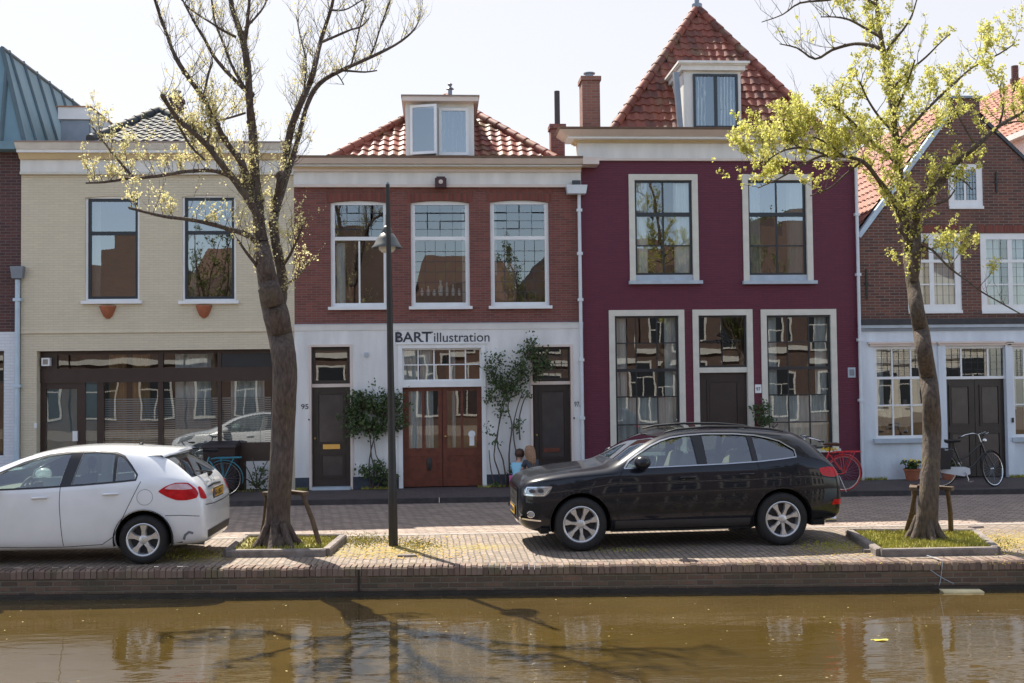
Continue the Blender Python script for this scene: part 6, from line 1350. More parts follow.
# tailgate: spoiler, wiper, badge, moulding, bumper insert, plate
mb = MB(); pts = [(-.60, 3.70), (0, 3.86), (.60, 3.70)]
vs = []
for i in range(13):
    y = -.60+1.2*i/12; xx = 3.85-.20*(y/.6)**2; zt = 1.455-.07*(y/.6)**2; vs += [(3.45, y*.97, sk.top(3.45, y*.97).z+.004), (xx, y, zt-.005), (xx+.02, y, zt-.035), (3.62, y*.98, zt-.09)]
fs = [(4*i+k, 4*i+4+k, 4*i+5+k, 4*i+1+k) for i in range(12) for k in range(3)]
mb.add(vs, fs); mb.build('spoiler', hat['paint'], hv, smooth=50, local=True)
mb = MB(); strip(mb, lambda y, z: sk.end(y, z, .012, True), [(-.40, .985), (-.1, 1.0), (.2, 1.0), (.42, .985)], .03); mb.build('tailgate_moulding', MT['cornice_white'], hv, smooth=50, local=True)
mb = MB(); strip(mb, lambda y, z: sk.end(y, z, .012, True), [(-.36, .93), (0, .945), (.36, .93)], .018); mb.build('tailgate_recess', MT['plastic'], hv, smooth=50, local=True)
mb = MB()
for i in range(20):
    a0, a1 = 2*math.pi*i/20, 2*math.pi*(i+1)/20; mb.add([sk.end(q_*math.cos(t_)*1.25, 1.02+q_*math.sin(t_), .03, True) for q_, t_ in ((.034, a0), (.05, a0), (.05, a1), (.034, a1))], [(0, 1, 2, 3)])
mb.build('oval_badge', MT['chrome'], hv, local=True)
a = sk.end(.0, 1.06, .03, True); b_ = sk.end(-.42, 1.14, .02, True); mb = MB(); mb.tube([a+Vector((-.02, 0, -.01)), a+Vector((.02, 0, .02)), (a+b_)/2+Vector((.03, 0, .02)), b_], [.03, .022, .012, .010], 8); mb.build('rear_wiper', MT['plastic'], hv, smooth=50, local=True)
plate(hv, sk, .845, True, '61-LBS-7')
mb = MB(); patch(mb, lambda y, z: sk.end(y, z, .008, True), [(-.60, .30), (.60, .30), (.62, .40), (-.62, .40)], 12, 3); mb.build('bumper_insert', MT['plastic'], hv, smooth=60, local=True)
mb = MB(); strip(mb, lambda y, z: sk.end(y, z, .002, True), [(-.70, .74), (-.3, .715), (.3, .715), (.70, .74)], .010); mb.build('tailgate_gap', MT['dark_inside'], hv, local=True)
mb = MB(); mb.tube([(3.9, -.45, .22), (4.16, -.45, .21)], .03, 10); mb.build('exhaust_pipe', MT['zinc'], hv, smooth=50, local=True)
for s_ in (-1, 1): mirror_(hv, 1.52, .84, 1.03, hat['paint'], s_)
mb = MB(); tz = sk.top(3.20, 0).z; mb.lathe([(.035, 0), (.02, .02), (.001, .025)], 10, Matrix.Translation((3.2, 0, tz))); mb.tube([(3.2, 0, tz), (3.24, 0, tz+.06)], .006, 5); mb.build('antenna', MT['plastic'], hv, local=True)
seat(hv, 2.0, -.36, MT['seat_dark'], z=.55, h=.58); seat(hv, 2.0, .36, MT['seat_dark'], z=.55, h=.58); seat(hv, 2.9, -.38, MT['seat_dark'], z=.58, h=.55); seat(hv, 2.9, .38, MT['seat_dark'], z=.58, h=.55)
mb = MB(); mb.box(1.25, 1.62, -.68, .68, .70, .95); mb.build('dashboard', MT['seat_light'], hv, local=True)
mb = MB(); M = Matrix.Translation((1.78, -.36, .93)) @ Matrix.Rotation(R_(-65), 4, 'Y'); mb.tube([M @ Vector((.18*math.cos(a), .18*math.sin(a), 0)) for a in [i*2*math.pi/24 for i in range(25)]], .018, 6); mb.tube([M @ Vector((-.17, 0, 0)), M @ Vector((.17, 0, 0))], .02, 6); mb.build('steering_wheel', MT['seat_light'], hv, smooth=60, local=True)
# ================================================================== trees
def barkmat(name, c1, c2, moss=None):
    m, t, b = newmat(name); b.inputs['Roughness'].default_value = .9
    tc = _n(t, 'ShaderNodeTexCoord'); mp = _n(t, 'ShaderNodeMapping'); mp.inputs['Scale'].default_value = (1, 1, .28); t.links.new(tc.outputs['Object'], mp.inputs[0])
    n1 = _n(t, 'ShaderNodeTexNoise'); n1.inputs['Scale'].default_value = 26; n1.inputs['Detail'].default_value = 8; n1.inputs['Roughness'].default_value = .65; t.links.new(mp.outputs[0], n1.inputs['Vector'])
    cr = _n(t, 'ShaderNodeValToRGB'); cr.color_ramp.elements[0].position = .35; cr.color_ramp.elements[0].color = rgb(c1); cr.color_ramp.elements[1].position = .68; cr.color_ramp.elements[1].color = rgb(c2); t.links.new(n1.outputs[0], cr.inputs[0])
    n2 = _n(t, 'ShaderNodeTexNoise'); n2.inputs['Scale'].default_value = 3; n2.inputs['Detail'].default_value = 5; t.links.new(tc.outputs['Object'], n2.inputs['Vector'])
    mr = _n(t, 'ShaderNodeMapRange'); mr.inputs[1].default_value = .52; mr.inputs[2].default_value = .7; mr.inputs[4].default_value = .55; t.links.new(n2.outputs[0], mr.inputs[0])
    mc = _n(t, 'ShaderNodeMix'); mc.data_type = 'RGBA'; t.links.new(mr.outputs[0], mc.inputs[0]); t.links.new(cr.outputs[0], mc.inputs[6]); mc.inputs[7].default_value = rgb(moss or c2); t.links.new(mc.outputs[2], b.inputs['Base Color'])
    bp = _n(t, 'ShaderNodeBump'); bp.inputs['Strength'].default_value = 1.0; bp.inputs['Distance'].default_value = .05; t.links.new(n1.outputs[0], bp.inputs['Height']); t.links.new(bp.outputs[0], b.inputs['Normal'])
    return m
MT['bark'] = barkmat('bark', (.052, .038, .032), (.16, .118, .098), (.14, .12, .075))
MT['bark2'] = barkmat('mossy_bark', (.060, .045, .035), (.16, .12, .09), (.17, .14, .05))
def leafmat(name, cols, trans=.35):
    m, t, b = newmat(name); out = t.nodes['Material Output']
    ge = _n(t, 'ShaderNodeNewGeometry'); cr = _n(t, 'ShaderNodeValToRGB'); cr.color_ramp.elements[0].color = rgb(cols[0]); cr.color_ramp.elements[1].color = rgb(cols[-1])
    for i, c in enumerate(cols[1:-1]): cr.color_ramp.elements.new((i+1)/(len(cols)-1)).color = rgb(c)
    t.links.new(ge.outputs['Random Per Island'], cr.inputs[0]); t.links.new(cr.outputs[0], b.inputs['Base Color']); b.inputs['Roughness'].default_value = .55
    tl = _n(t, 'ShaderNodeBsdfTranslucent'); t.links.new(cr.outputs[0], tl.inputs[0]); mx = _n(t, 'ShaderNodeMixShader'); mx.inputs[0].default_value = trans
    t.links.new(b.outputs[0], mx.inputs[1]); t.links.new(tl.outputs[0], mx.inputs[2]); t.links.new(mx.outputs[0], out.inputs[0]); return m
MT['bud'] = leafmat('yellow_buds', [(.66, .62, .28), (.78, .74, .42), (.55, .50, .22), (.66, .54, .30)], .55)
MT['spring_leaf'] = leafmat('spring_leaves', [(.56, .55, .12), (.70, .66, .22), (.42, .45, .08), (.62, .60, .16), (.72, .66, .30)], .55)
MT['shrub_leaf'] = leafmat('shrub_leaves', [(.045, .085, .02), (.08, .12, .03), (.03, .06, .018), (.10, .13, .04)], .3)
MT['far_leaf'] = leafmat('far_leaves', [(.10, .12, .02), (.15, .17, .04), (.08, .10, .02)], .4)
def smooth_path(pts, sub=3):
    out = []
    n = len(pts)
    for i in range(n-1):
        p0, p1, p2, p3 = pts[max(i-1, 0)], pts[i], pts[i+1], pts[min(i+2, n-1)]
        for k in range(sub):
            t = k/sub; out.append(.5*((2*p1)+(-p0+p2)*t+(2*p0-5*p1+4*p2-p3)*t*t+(-p0+3*p1-3*p2+p3)*t**3))
    out.append(pts[-1]); return out
class Tree:
    def __init__(s, base, Y, seed, scale=1/71.):
        s.rr = random.Random(seed); s.Y = Y; s.base = base; s.tr = MB(); s.br = MB(); s.tw = MB(); s.lv = MB(); s.limbs = []; s.k = scale; s.tips = []
    def path(s, px, oy=0.0, drift=0.0):
        """px: list of (x, y, radius in px); oy offset of depth at the start, drift grows to the end"""
        n = len(px); pts = []; rad = []
        for i, (x, y, r) in enumerate(px):
            Y = s.Y+oy+drift*i/(n-1)+s.rr.uniform(-.03, .03)*i; X, Z = P(x, y, Y); pts.append(Vector((X, Y, Z))); rad.append(r*s.k)
        sp = smooth_path(pts, 3); rd = []
        for i in range(n-1):
            for k in range(3): rd.append(rad[i]+(rad[i+1]-rad[i])*k/3)
        rd.append(rad[-1]); return sp, rd
    def trunk(s, px, n=18):
        sp, rd = s.path(px); rd = [r*(1+s.rr.uniform(-.02, .02)) for r in rd]; s.tr.tube(sp, rd, n)
        for k in range(7):
            a = k*.9+s.rr.uniform(-.2, .2); d_ = Vector((math.cos(a), math.sin(a), 0)); b0 = Vector((sp[0].x, sp[0].y, .06)); s.tr.tube([b0+d_*rd[3]*.55+Vector((0, 0, .32)), b0+d_*rd[3]*.95+Vector((0, 0, .12)), b0+d_*rd[3]*1.45+Vector((0, 0, .0)), b0+d_*rd[3]*1.9-Vector((0, 0, .06))], [.05, .06, .05, .03], 8)
        for _ in range(26):      # burls
            i = s.rr.randrange(2, len(sp)-1); a = s.rr.uniform(0, 6.28); p = sp[i]+Vector((math.cos(a), math.sin(a), 0))*rd[i]*.86; r = rd[i]*s.rr.uniform(.08, .20); s.tr.sphere(p, r, 5, (1, 1, s.rr.uniform(.8, 1.5)))
        return sp, rd
    def limb(s, px, oy=0.0, drift=0.0, n=9, main=True):
        sp, rd = s.path(px, oy, drift); rd = [r*.86*(1+s.rr.uniform(-.08, .08)) for r in rd]; (s.br).tube(sp, rd, n); s.limbs.append((sp, rd))
        for _ in range(int(len(sp)*.5)):
            i = s.rr.randrange(1, len(sp)); s.br.sphere(sp[i]+Vector((s.rr.uniform(-1, 1), s.rr.uniform(-1, 1), s.rr.uniform(-1, 1)))*rd[i]*.5, rd[i]*s.rr.uniform(.7, 1.1), 4)
        return sp, rd
    def grow(s, p, d, L, r, lvl, leaf, up=.25):
        rr = s.rr; n = 5; pts = [p]; cur = p; dd = d.normalized()
        for i in range(n):
            dd = (dd+Vector((rr.uniform(-.22, .22), rr.uniform(-.22, .22), rr.uniform(-.12, .2)+up*.3))).normalized(); cur = cur+dd*L/n; pts.append(cur)
        s.tw.tube(pts, [r*(1-.75*i/n) for i in range(n+1)], 4 if lvl else 5, cap=False)
        leaf(s, pts, lvl)
        if lvl < 2:
            for i in range(1, n+1):
                if rr.random() < (.75 if lvl == 0 else .45):
                    sd_ = Vector((rr.uniform(-1, 1), rr.uniform(-1, 1), rr.uniform(-.2, .8))).normalized(); nd = (dd*.7+sd_*.8).normalized(); s.grow(pts[i], nd, L*rr.uniform(.4, .65), r*.55, lvl+1, leaf, up)
    def leafset(s, c, n, size, spread):
        rr = s.rr
        for _ in range(n):
            p = c+Vector((rr.gauss(0, spread), rr.gauss(0, spread), rr.gauss(0, spread)))
            u = Vector((rr.uniform(-1, 1), rr.uniform(-1, 1), rr.uniform(-1, 1))).normalized(); v = u.orthogonal().normalized(); v = Matrix.Rotation(rr.uniform(0, 6.28), 3, u) @ v; w_ = u.cross(v); z = size*rr.uniform(.6, 1.25)
            s.lv.add([p-v*z*.5, p+w_*z*.38+u*z*.12, p+v*z*.5, p-w_*z*.38+u*z*.12], [(0, 1, 2, 3)])
    def build(s, name, label, bark, leaf, loc):
        o = empty(name, loc, 0, label, 'tree'); s.tr.build('trunk', bark, o, smooth=70, recalc=False)
        b_ = s.br.build('limbs', bark, o, smooth=70, recalc=False); s.tw.build('twigs', bark, b_, recalc=False); s.lv.build('crown', leaf, o, recalc=False); return o

# ---- nearly bare tree at the left
T1 = Tree(TL, TL[1]+.02, 101)
sp, rd = T1.trunk([(277, 549, 19), (277, 544, 16), (277, 532, 13.2), (278.5, 505, 11.6), (281, 470, 11.4), (283, 430, 11.6), (284.5, 395, 11.8), (285, 370, 12.0), (282.8, 350, 12.2), (279.8, 333, 12.4), (276.8, 318, 12.8), (273.8, 306, 12.6), (270.8, 295, 11.2), (268, 282, 9.6), (264.5, 262, 8.4), (261, 240, 7.6)])
L = T1.limb
L([(261, 242, 7.6), (258.5, 220, 7.0), (256, 190, 6.2), (254, 160, 5.4), (252.5, 130, 4.8), (250, 108, 4.5), (247.5, 66, 4.2), (241, 34, 3.4), (232, 8, 2.8), (227, -30, 2)], 0, .3)
L([(247, 66, 2.6), (245, 45, 2.3), (247, 25, 2.0), (249, 5, 1.6), (252, -30, 1)], 0, -.3)
L([(245, 28, 1.6), (255, 18, 1.3), (263, 8, 1.1), (269, -5, .8)], 0, .3)
L([(259, 205, 5.0), (247, 180, 4.2), (242, 163, 3.8), (226, 142, 3.5), (213, 118, 3.2), (204, 99, 3), (189.5, 79, 2.7), (176, 58, 2.3), (166, 32, 1.9), (155, 0, 1.5), (150, -30, 1)], 0, -.9)
L([(245, 90, 2.6), (226, 71, 2.2), (213, 55, 1.9), (205, 40, 1.7), (193, 20, 1.3), (180, -5, 1)], 0, -.6)
L([(244.5, 88, 2.2), (232, 66, 1.7), (224, 45, 1.5), (215, 22, 1.2), (211, -5, .8)], 0, .6)
L([(236, 37, 1.8), (222, 30, 1.4), (213, 24, 1.3), (190, 9, 1.0), (180, -3, .7)], 0, -.4)
L([(204, 99, 1.8), (206, 85, 1.5), (209, 72, 1.3), (212.5, 63, 1.0)], -.5, 0)
L([(262, 222, 5.0), (246, 196, 4.4), (232, 177, 3.8), (218, 160, 3.4), (207, 145, 3.1), (193, 132, 2.8), (180, 121, 2.5), (170, 108, 2.3), (162, 95, 2.4)], 0, -1.1)
L([(207, 145, 1.8), (210, 130, 1.5), (212, 115, 1.2), (208, 104, .8)], -.6, 0)
L([(193, 123, 1.4), (206, 122, 1.3), (225, 119, 1.2), (245, 113, 1.4)], -.4, .4)
L([(262, 250, 4.2), (254, 240, 3.6), (245, 234, 3.2), (225, 228, 2.7), (205, 222.5, 2.4), (185, 219, 2.1), (164, 216.5, 1.8), (145, 212, 1.5), (129, 208, 1.2)], 0, -1.4)
L([(257, 205, 4.0), (246, 187, 3.4), (230, 176, 3.0), (215, 171, 2.6), (200, 170.5, 2.4), (182, 172, 2.3), (164, 175, 2.2), (145, 177.5, 2.0), (126, 179, 1.8), (105, 182, 1.5), (86, 183, 1.2)], 0, .9)
L([(134, 178, 1.7), (118, 160, 1.5), (104, 142, 1.2), (92, 127, .8)], .6, .2)
L([(164, 95, 1.6), (176, 120, 1.5), (190, 145, 1.4), (205, 160, 1.2)], -.5, 0)
L([(277, 314, 8.0), (281, 297, 6.8), (282, 278, 6.0), (279, 258, 5.6), (275, 240, 5.2), (274, 222, 5.0), (277, 203, 4.8), (280, 182, 4.6), (284, 165, 4.5), (288, 142, 4.4), (293, 122, 4.2), (303, 98, 3.9), (309, 85, 3.5), (313.5, 71, 3.2), (321, 39.5, 2.6), (332, 5, 2.0), (338, -30, 1.4)], .05, .4)
L([(276, 212, 4.0), (284, 185, 3.6), (291, 163, 3.2), (299, 135, 2.9), (307, 105, 2.8), (319, 84, 2.9), (340, 71, 2.6), (369, 58, 2.1), (395, 45, 1.6), (412, 32, 1.2), (420, 19, .8)], .2, .9)
L([(369, 58, 1.4), (374, 48, 1.2), (378, 35, 1.1), (383, 20, 1.0), (392, -4, .8)], .9, .1)
L([(351, 66, 1.3), (355, 50, 1.1), (359, 30, 1.0), (366, 5, .7)], .8, .2)
L([(336, 70, 1.5), (350, 71, 1.3), (365, 72, 1.1), (377, 70.5, .8)], .7, .2)
L([(322, 42, 1.7), (336, 36, 1.5), (350, 30, 1.2), (362, 26, 1.0), (369, 18, .7)], .3, .3)
L([(304, 96, 1.4), (305, 80, 1.2), (306, 60, 1.0), (300, 35, .8), (296, 15, .6)], .2, .5)
L([(330, 10, 1.3), (344, 10, 1.0), (356, 4, .8), (366, -3, .7)], .3, .3)
L([(268, 290, 2.4), (258, 268, 2.0), (246, 252, 1.6), (238, 240, 1.2)], -.2, -.5)
L([(280, 270, 2.0), (290, 255, 1.6), (297, 240, 1.3), (303, 225, .9)], .1, -.5)
L([(279, 285, 1.8), (290, 282, 1.4), (300, 274, 1.1), (308, 262, .8)], .1, .5)
L([(335, 72, 1.0), (340, 78, .8), (344, 85, .6)], .6, .1)
def buds(s, pts, lvl):
    x = pts[-1]
    hz = s.dense(pts[len(pts)//2])
    for p in pts[1:]:
        if s.rr.random() < hz: s.leafset(p, s.rr.randint(2, 5), .034, .020)
        elif s.rr.random() < .4: s.leafset(p, 1, .016, .006)
def dens1(p):       # opened buds low down and to the left, bare above
    w_ = (p-CAM).dot(FW); px = CX+F*((p-CAM).dot(RT))/w_; py = CY-F*((p-CAM).dot(UP))/w_
    if px < 215 and py > 95: return .32
    if px < 250 and py > 90: return .16
    if py > 175: return .14
    return .06 if py > 60 else .03
T1.dense = dens1
def twigify(T, per_m, leaf, L0=(.35, .8), r0=.007, zmin=2.3, up=.5, side=1.0, lat=None):
    for sp, rd in T.limbs:
        for a, b_, ra in zip(sp, sp[1:], rd):
            seg = (b_-a).length; k = seg*per_m; m_ = int(k)+(1 if T.rr.random() < k-int(k) else 0)
            for _ in range(m_):
                if a.z < zmin: continue
                p = a.lerp(b_, T.rr.random()); d = (b_-a).normalized(); sd_ = Vector((T.rr.uniform(-1, 1), T.rr.uniform(-1, 1), T.rr.uniform(-.1, 1))).normalized()
                T.grow(p, (d*.35+sd_*side+Vector((0, 0, up))), T.rr.uniform(*L0)*(1 if ra < .06 else .8), min(r0, ra*.5), 0 if T.rr.random() < .6 else 1, leaf)
twigify(T1, 15.0, buds, L0=(.15, .55), r0=.0055, zmin=2.9, up=.35)
t1 = T1.build('street_tree', 'nearly bare tree with sparse yellow buds between the white hatchback and the lamp post', MT['bark'], MT['bud'], (TL[0], TL[1], 0))
# ---- leafy tree at the right
T2 = Tree(TR, TR[1]+.02, 202)
T2.trunk([(926, 542, 14.6), (926, 536, 12.5), (927, 520, 10.5), (929, 495, 9.3), (931, 460, 8.8), (932, 430, 8.8), (931, 400, 8.4), (928, 375, 8.3), (924, 350, 7.7), (921, 330, 7.7), (917, 310, 6.9), (914, 290, 6.5), (911, 270, 6.2), (910, 252, 7.0)])
L = T2.limb
L([(910, 254, 7.0), (908, 238, 6.2), (905, 220, 5.4), (902, 200, 4.9), (899, 165, 4.4), (894, 123, 3.9), (889.5, 88, 3.4), (883.7, 53, 3.0), (878, 18, 2.7), (874, -30, 2)], 0, .2)
L([(913, 280, 5.5), (916, 262, 5.2), (917, 245, 4.6), (916, 225, 4.4), (918, 206, 4.4), (926, 196, 4.2), (937, 186, 3.8), (956, 163, 3.2), (976, 146.5, 2.6), (999, 126, 2.2), (1024, 112, 1.8), (1050, 98, 1.4)], -.05, -.8)
L([(899, 140, 2.4), (914, 123, 2.0), (929, 107, 1.8), (952.5, 85, 1.5), (973, 67, 1.2), (999, 54, 1.0), (1014, 44, .7)], 0, .6)
L([(901, 150, 2.0), (920, 138, 1.7), (935, 128, 1.4), (944, 122, 1.2), (965, 108, .9)], 0, 1.0)
L([(899, 165, 2.6), (885, 152, 2.2), (867.6, 138, 2.0), (847, 117, 1.7), (835, 106, 1.4), (822, 100, 1.1)], 0, -.7)
L([(883, 50, 2.6), (873, 46, 2.3), (862, 44, 2.1), (850, 44.5, 1.9), (832, 50, 1.7), (815, 59, 1.3), (797, 48, 1.0), (780, 44, .6)], 0, .7)
L([(880, 37, 1.7), (868, 30, 1.4), (850, 20, 1.2), (835, 17, .9), (821, 17, .6)], 0, -.6)
L([(877, 5, 1.8), (852, -6, 1.5), (829, 0, 1.3), (800, 3, 1.1), (782.6, 14.6, .8), (762, 22, .5)], 0, .4)
L([(905, 225, 3.6), (893, 200, 3.2), (880, 182, 2.8), (866, 164, 2.3), (853, 158, 2.0), (836, 156, 1.8), (820.7, 156, 1.6), (800, 166, 1.2), (780, 178, .9), (758, 188, .6)], 0, -.9)
L([(828, 156, 1.5), (806, 148, 1.2), (785, 150, 1.0), (768, 160, .8), (752, 172, .5)], -.7, -.4)
L([(845, 157, 1.4), (825, 142, 1.1), (805, 135, .9), (785, 130, .6)], -.6, -.3)
L([(861, 162, 1.4), (845, 175, 1.1), (830, 188, .9), (810, 196, .6)], -.6, .4)
L([(884, 55, 1.8), (893, 42, 1.5), (903, 30, 1.2), (912, 15, .9), (918, -5, .7)], 0, -.6)
L([(891, 90, 1.8), (905, 75, 1.4), (926, 57, 1.1), (938, 45, .8), (950, 34, .5)], 0, -.5)
L([(896, 135, 1.6), (880, 118, 1.3), (868, 100, 1.1), (860, 82, .8)], 0, -1.0)
L([(893, 115, 1.6), (903, 95, 1.3), (910, 75, 1.0), (915, 60, .7)], 0, -1.1)
L([(915, 262, 2.6), (908, 240, 2.2), (900, 229, 2.0), (908, 219, 1.8), (921.5, 210, 1.7), (935, 204, 1.4), (946.5, 200.5, 1.1), (955, 190, .7)], -.1, -.6)
L([(916, 245, 1.8), (924, 247, 1.5), (932, 250, 1.4), (941, 259, 1.2), (950.5, 268.6, 1.1), (966, 280, .9), (982, 292, .9), (1003, 304, .8), (1026, 317, .7)], -.05, -1.2)
L([(976, 146, 1.3), (966, 130, 1.1), (958, 115, .9), (950, 100, .6)], -.6, .2)
L([(999, 126, 1.3), (1003, 108, 1.1), (1000, 90, .9), (1004, 74, .6)], -.7, .1)
L([(1000, 126, 1.1), (1013, 122, .9), (1030, 121, .7)], -.7, .1)
L([(941, 172, 1.4), (952, 176, 1.1), (965, 182, .9), (972, 190, .6)], -.5, -.3)
def leafy(s, pts, lvl):
    dn = s.dense(pts[-1])
    for p in pts[1:]:
        if s.rr.random() < dn: s.leafset(p, s.rr.randint(6, 11), .040, .022)
def dens2(p):
    px = CX+F*((p-CAM).dot(RT))/((p-CAM).dot(FW)); py = CY-F*((p-CAM).dot(UP))/((p-CAM).dot(FW))
    if px < 835 and py < 85: return .03
    if px < 862 and py > 120: return .5
    if px < 870 and py < 60: return .25
    if px > 975 and py > 265: return 0
    if 905 < px < 960 and py < 60 : return .12
    if px > 925 and 180 < py < 225: return .15
    return .36
T2.dense = dens2
for k, (sp, rd) in enumerate(T2.limbs): pass
twigify(T2, 5.0, leafy, L0=(.25, .6), r0=.006, zmin=3.2, up=.15)
LM = T2.limbs; T2.limbs = [LM[i] for i in (5, 6, 7)]; twigify(T2, 5.0, leafy, L0=(.3, .75), r0=.005, zmin=3.2, up=.5); T2.limbs = [LM[i] for i in (8, 9, 10, 11)]; twigify(T2, 6.0, leafy, L0=(.3, .6), r0=.006, zmin=3.2, up=.1); T2.limbs = LM
for _ in range(230):     # tufts directly on the trunk and the big limbs
    sp, rd = T2.rr.choice(T2.limbs[:5]); i = T2.rr.randrange(len(sp)); a = T2.rr.uniform(0, 6.28)
    if sp[i].z > 3.3: T2.leafset(sp[i]+Vector((math.cos(a), math.sin(a), 0))*(rd[i]+.02), T2.rr.randint(3, 7), .045, .03)
t2 = T2.build('street_tree', 'tree full of fresh yellow green leaves standing behind the black car at the right', MT['bark2'], MT['spring_leaf'], (TR[0], TR[1], 0))

# ================================================================== plants at the walls
def shrub(name, label, cat, x, y, stems, blobs, leaf='shrub_leaf', n=900, size=.07, base=None, seed=1, extra=None):
    rr = random.Random(seed); o = empty(name, (x, y, PV), 0, label, cat); mb = MB()
    for st_ in stems: sp = smooth_path([Vector(p) for p in st_], 3); mb.tube(sp, [.018*(1-.65*i/len(sp)) for i in range(len(sp))], 6, cap=False)
    lf = MB(); tw = mb; tot = sum(b_[3]*b_[4]*b_[5] for b_ in blobs)**1.0
    for b_ in blobs:
        cx_, cy_, cz_, a, b2, c = b_[:6]; m_ = int(n*(a*b2*c)/tot)
        for _ in range(max(3, m_//9)):
            p = Vector((cx_+rr.gauss(0, .5)*a, cy_+rr.gauss(0, .5)*b2, cz_+rr.gauss(0, .5)*c)); p.y = min(p.y, -.03)
            q = Vector((cx_, cy_, cz_-c*.6)); tw.tube([q.lerp(p, .3), q.lerp(p, .7)+Vector((rr.uniform(-.03, .03), 0, .02)), p], [.006, .004, .002], 4, cap=False)
            for _ in range(9):
                c_ = p+Vector((rr.gauss(0, .055), rr.gauss(0, .045), rr.gauss(0, .055))); c_.y = min(c_.y, -.02)
                u_ = Vector((rr.uniform(-1, 1), rr.uniform(-1.5, .2), rr.uniform(-.3, 1.2))).normalized(); v = Matrix.Rotation(rr.uniform(0, 6.28), 3, u_) @ u_.orthogonal().normalized(); w_ = u_.cross(v); z = size*rr.uniform(.6, 1.2)
                lf.add([c_-v*z*.5, c_+w_*z*.30-v*z*.1, c_+w_*z*.24+v*z*.25, c_+v*z*.55, c_-w_*z*.24+v*z*.25, c_-w_*z*.30-v*z*.1], [(0, 1, 2, 3, 4, 5)])
    mb.build('stems', MT['bark'], o, recalc=False); lf.build('foliage', MT[leaf], o, recalc=False)
    return o
def W(px, py, Y=-.12): return P3(px, py, Y)
def blob(px, py, rx, ry, Y=-.22, d=.14): p = P3(px, py, Y); return (p.x, p.y, p.z, rx/48, d, ry/48)
shrub('climbing_shrub', 'bushy green shrub trained on a stem against the white wall beside the dark door', 'shrub', W(372, 488).x, -.15,
      [[W(371, 488), W(369, 465), W(371, 448), W(368, 430), W(360, 412)], [W(373, 488), W(374, 468), W(371, 450), W(380, 425), W(388, 405)], [W(377, 488), W(384, 470), W(376, 455), W(372, 420)]],
      [blob(356, 410, 13, 13), blob(372, 402, 16, 12), blob(390, 410, 14, 14), blob(366, 425, 15, 10), blob(382, 428, 10, 8), blob(352, 428, 6, 10), blob(400, 425, 6, 8), blob(376, 470, 9, 9), blob(364, 470, 6, 7), blob(385, 478, 9, 7), blob(360, 398, 10, 7), blob(392, 396, 9, 6)], n=2700, seed=3)
shrub('climbing_rose', 'tall thin climbing plant with bare stems on the white wall right of the wooden doors', 'climber', W(508, 488).x, -.12,
      [[W(503, 488), W(498, 470), W(494, 455), W(498, 430), W(502, 405), W(508, 385)], [W(507, 488), W(503, 460), W(497, 440), W(505, 400), W(514, 380)], [W(511, 488), W(509, 455), W(512, 425), W(508, 405), W(520, 375), W(531, 350)], [W(516, 486), W(517, 460), W(513, 430), W(518, 405), W(524, 390)], [W(496, 488), W(491, 470), W(489, 450)], [W(520, 440), W(519, 420), W(524, 400), W(530, 392)]],
      [blob(494, 372, 10, 14), blob(505, 385, 13, 15), blob(520, 372, 12, 15), blob(528, 352, 9, 12), blob(538, 368, 9, 12), blob(500, 358, 6, 7), blob(533, 342, 7, 5), blob(545, 362, 6, 7), blob(492, 395, 6, 10), blob(516, 392, 8, 8), blob(487, 432, 3, 6), blob(502, 410, 5, 8), blob(519, 425, 4, 8), blob(530, 395, 3, 3), blob(513, 470, 4, 7), blob(494, 440, 3, 5), blob(498, 488, 5, 4)], n=2100, seed=4, size=.062)
shrub('wall_shrub', 'small green shrub between the door and right ground floor window of the purple house', 'shrub', W(764, 482).x, -.15, [[W(764, 482), W(763, 440), W(765, 415)]], [blob(764, 412, 7, 9), blob(769, 418, 6, 6), blob(760, 425, 5, 8), blob(765, 436, 6, 8)], n=420, seed=5)
shrub('wall_shrub', 'spiky half bare shrub at the foot of the shopfront beside the white panel', 'shrub', W(255, 488).x, -.12, [[W(256, 488), W(250, 474), W(244, 463)], [W(257, 488), W(256, 472), W(252, 458)], [W(258, 488), W(262, 472), W(268, 460)], [W(257, 488), W(248, 480), W(240, 476)], [W(258, 488), W(264, 480), W(270, 478)]], [blob(252, 478, 8, 4), blob(262, 470, 8, 5), blob(258, 484, 12, 3)], n=260, seed=6, size=.05)
# potted plants
def pot_plant(x, y, label, r, h, flower, seed, mat='terracotta'):
    o = empty('potted_plant', (x, y, PV), 0, label, 'potted plant'); M = Matrix.Translation((x, y, PV)); mb = MB(); mb.lathe([(r*.72, 0), (r*.95, h*.85), (r*1.04, h*.85), (r*1.04, h), (r*.9, h), (r*.88, h*.9), (.001, h*.9)], 18, M); mb.build('pot', MT[mat], o, smooth=40)
    rr = random.Random(seed); lf = MB(); fl = MB()
    for _ in range(150):
        p = Vector((x+rr.gauss(0, r*.55), y+rr.gauss(0, r*.5), PV+h+rr.uniform(0, .16))); u_ = Vector((rr.uniform(-1, 1), rr.uniform(-1, 1), rr.uniform(-1, 1))).normalized(); v = u_.orthogonal().normalized(); w_ = u_.cross(v); z = .045
        lf.add([p-v*z, p+w_*z*.5, p+v*z, p-w_*z*.5], [(0, 1, 2, 3)])
    lf.build('foliage', MT['shrub_leaf'], o, recalc=False)
    if flower:
        for _ in range(16): p = Vector((x+rr.gauss(0, r*.55), y-.05+rr.gauss(0, r*.4), PV+h+rr.uniform(.08, .2))); fl.sphere(p, .022, 4)
        fl.build('flowers', flower, o)
    return o
yel = plain('yellow_flower', (.75, .55, .03), .7, .1, 9); pnk = plain('pink_flower', (.75, .30, .30), .7, .15, 9)
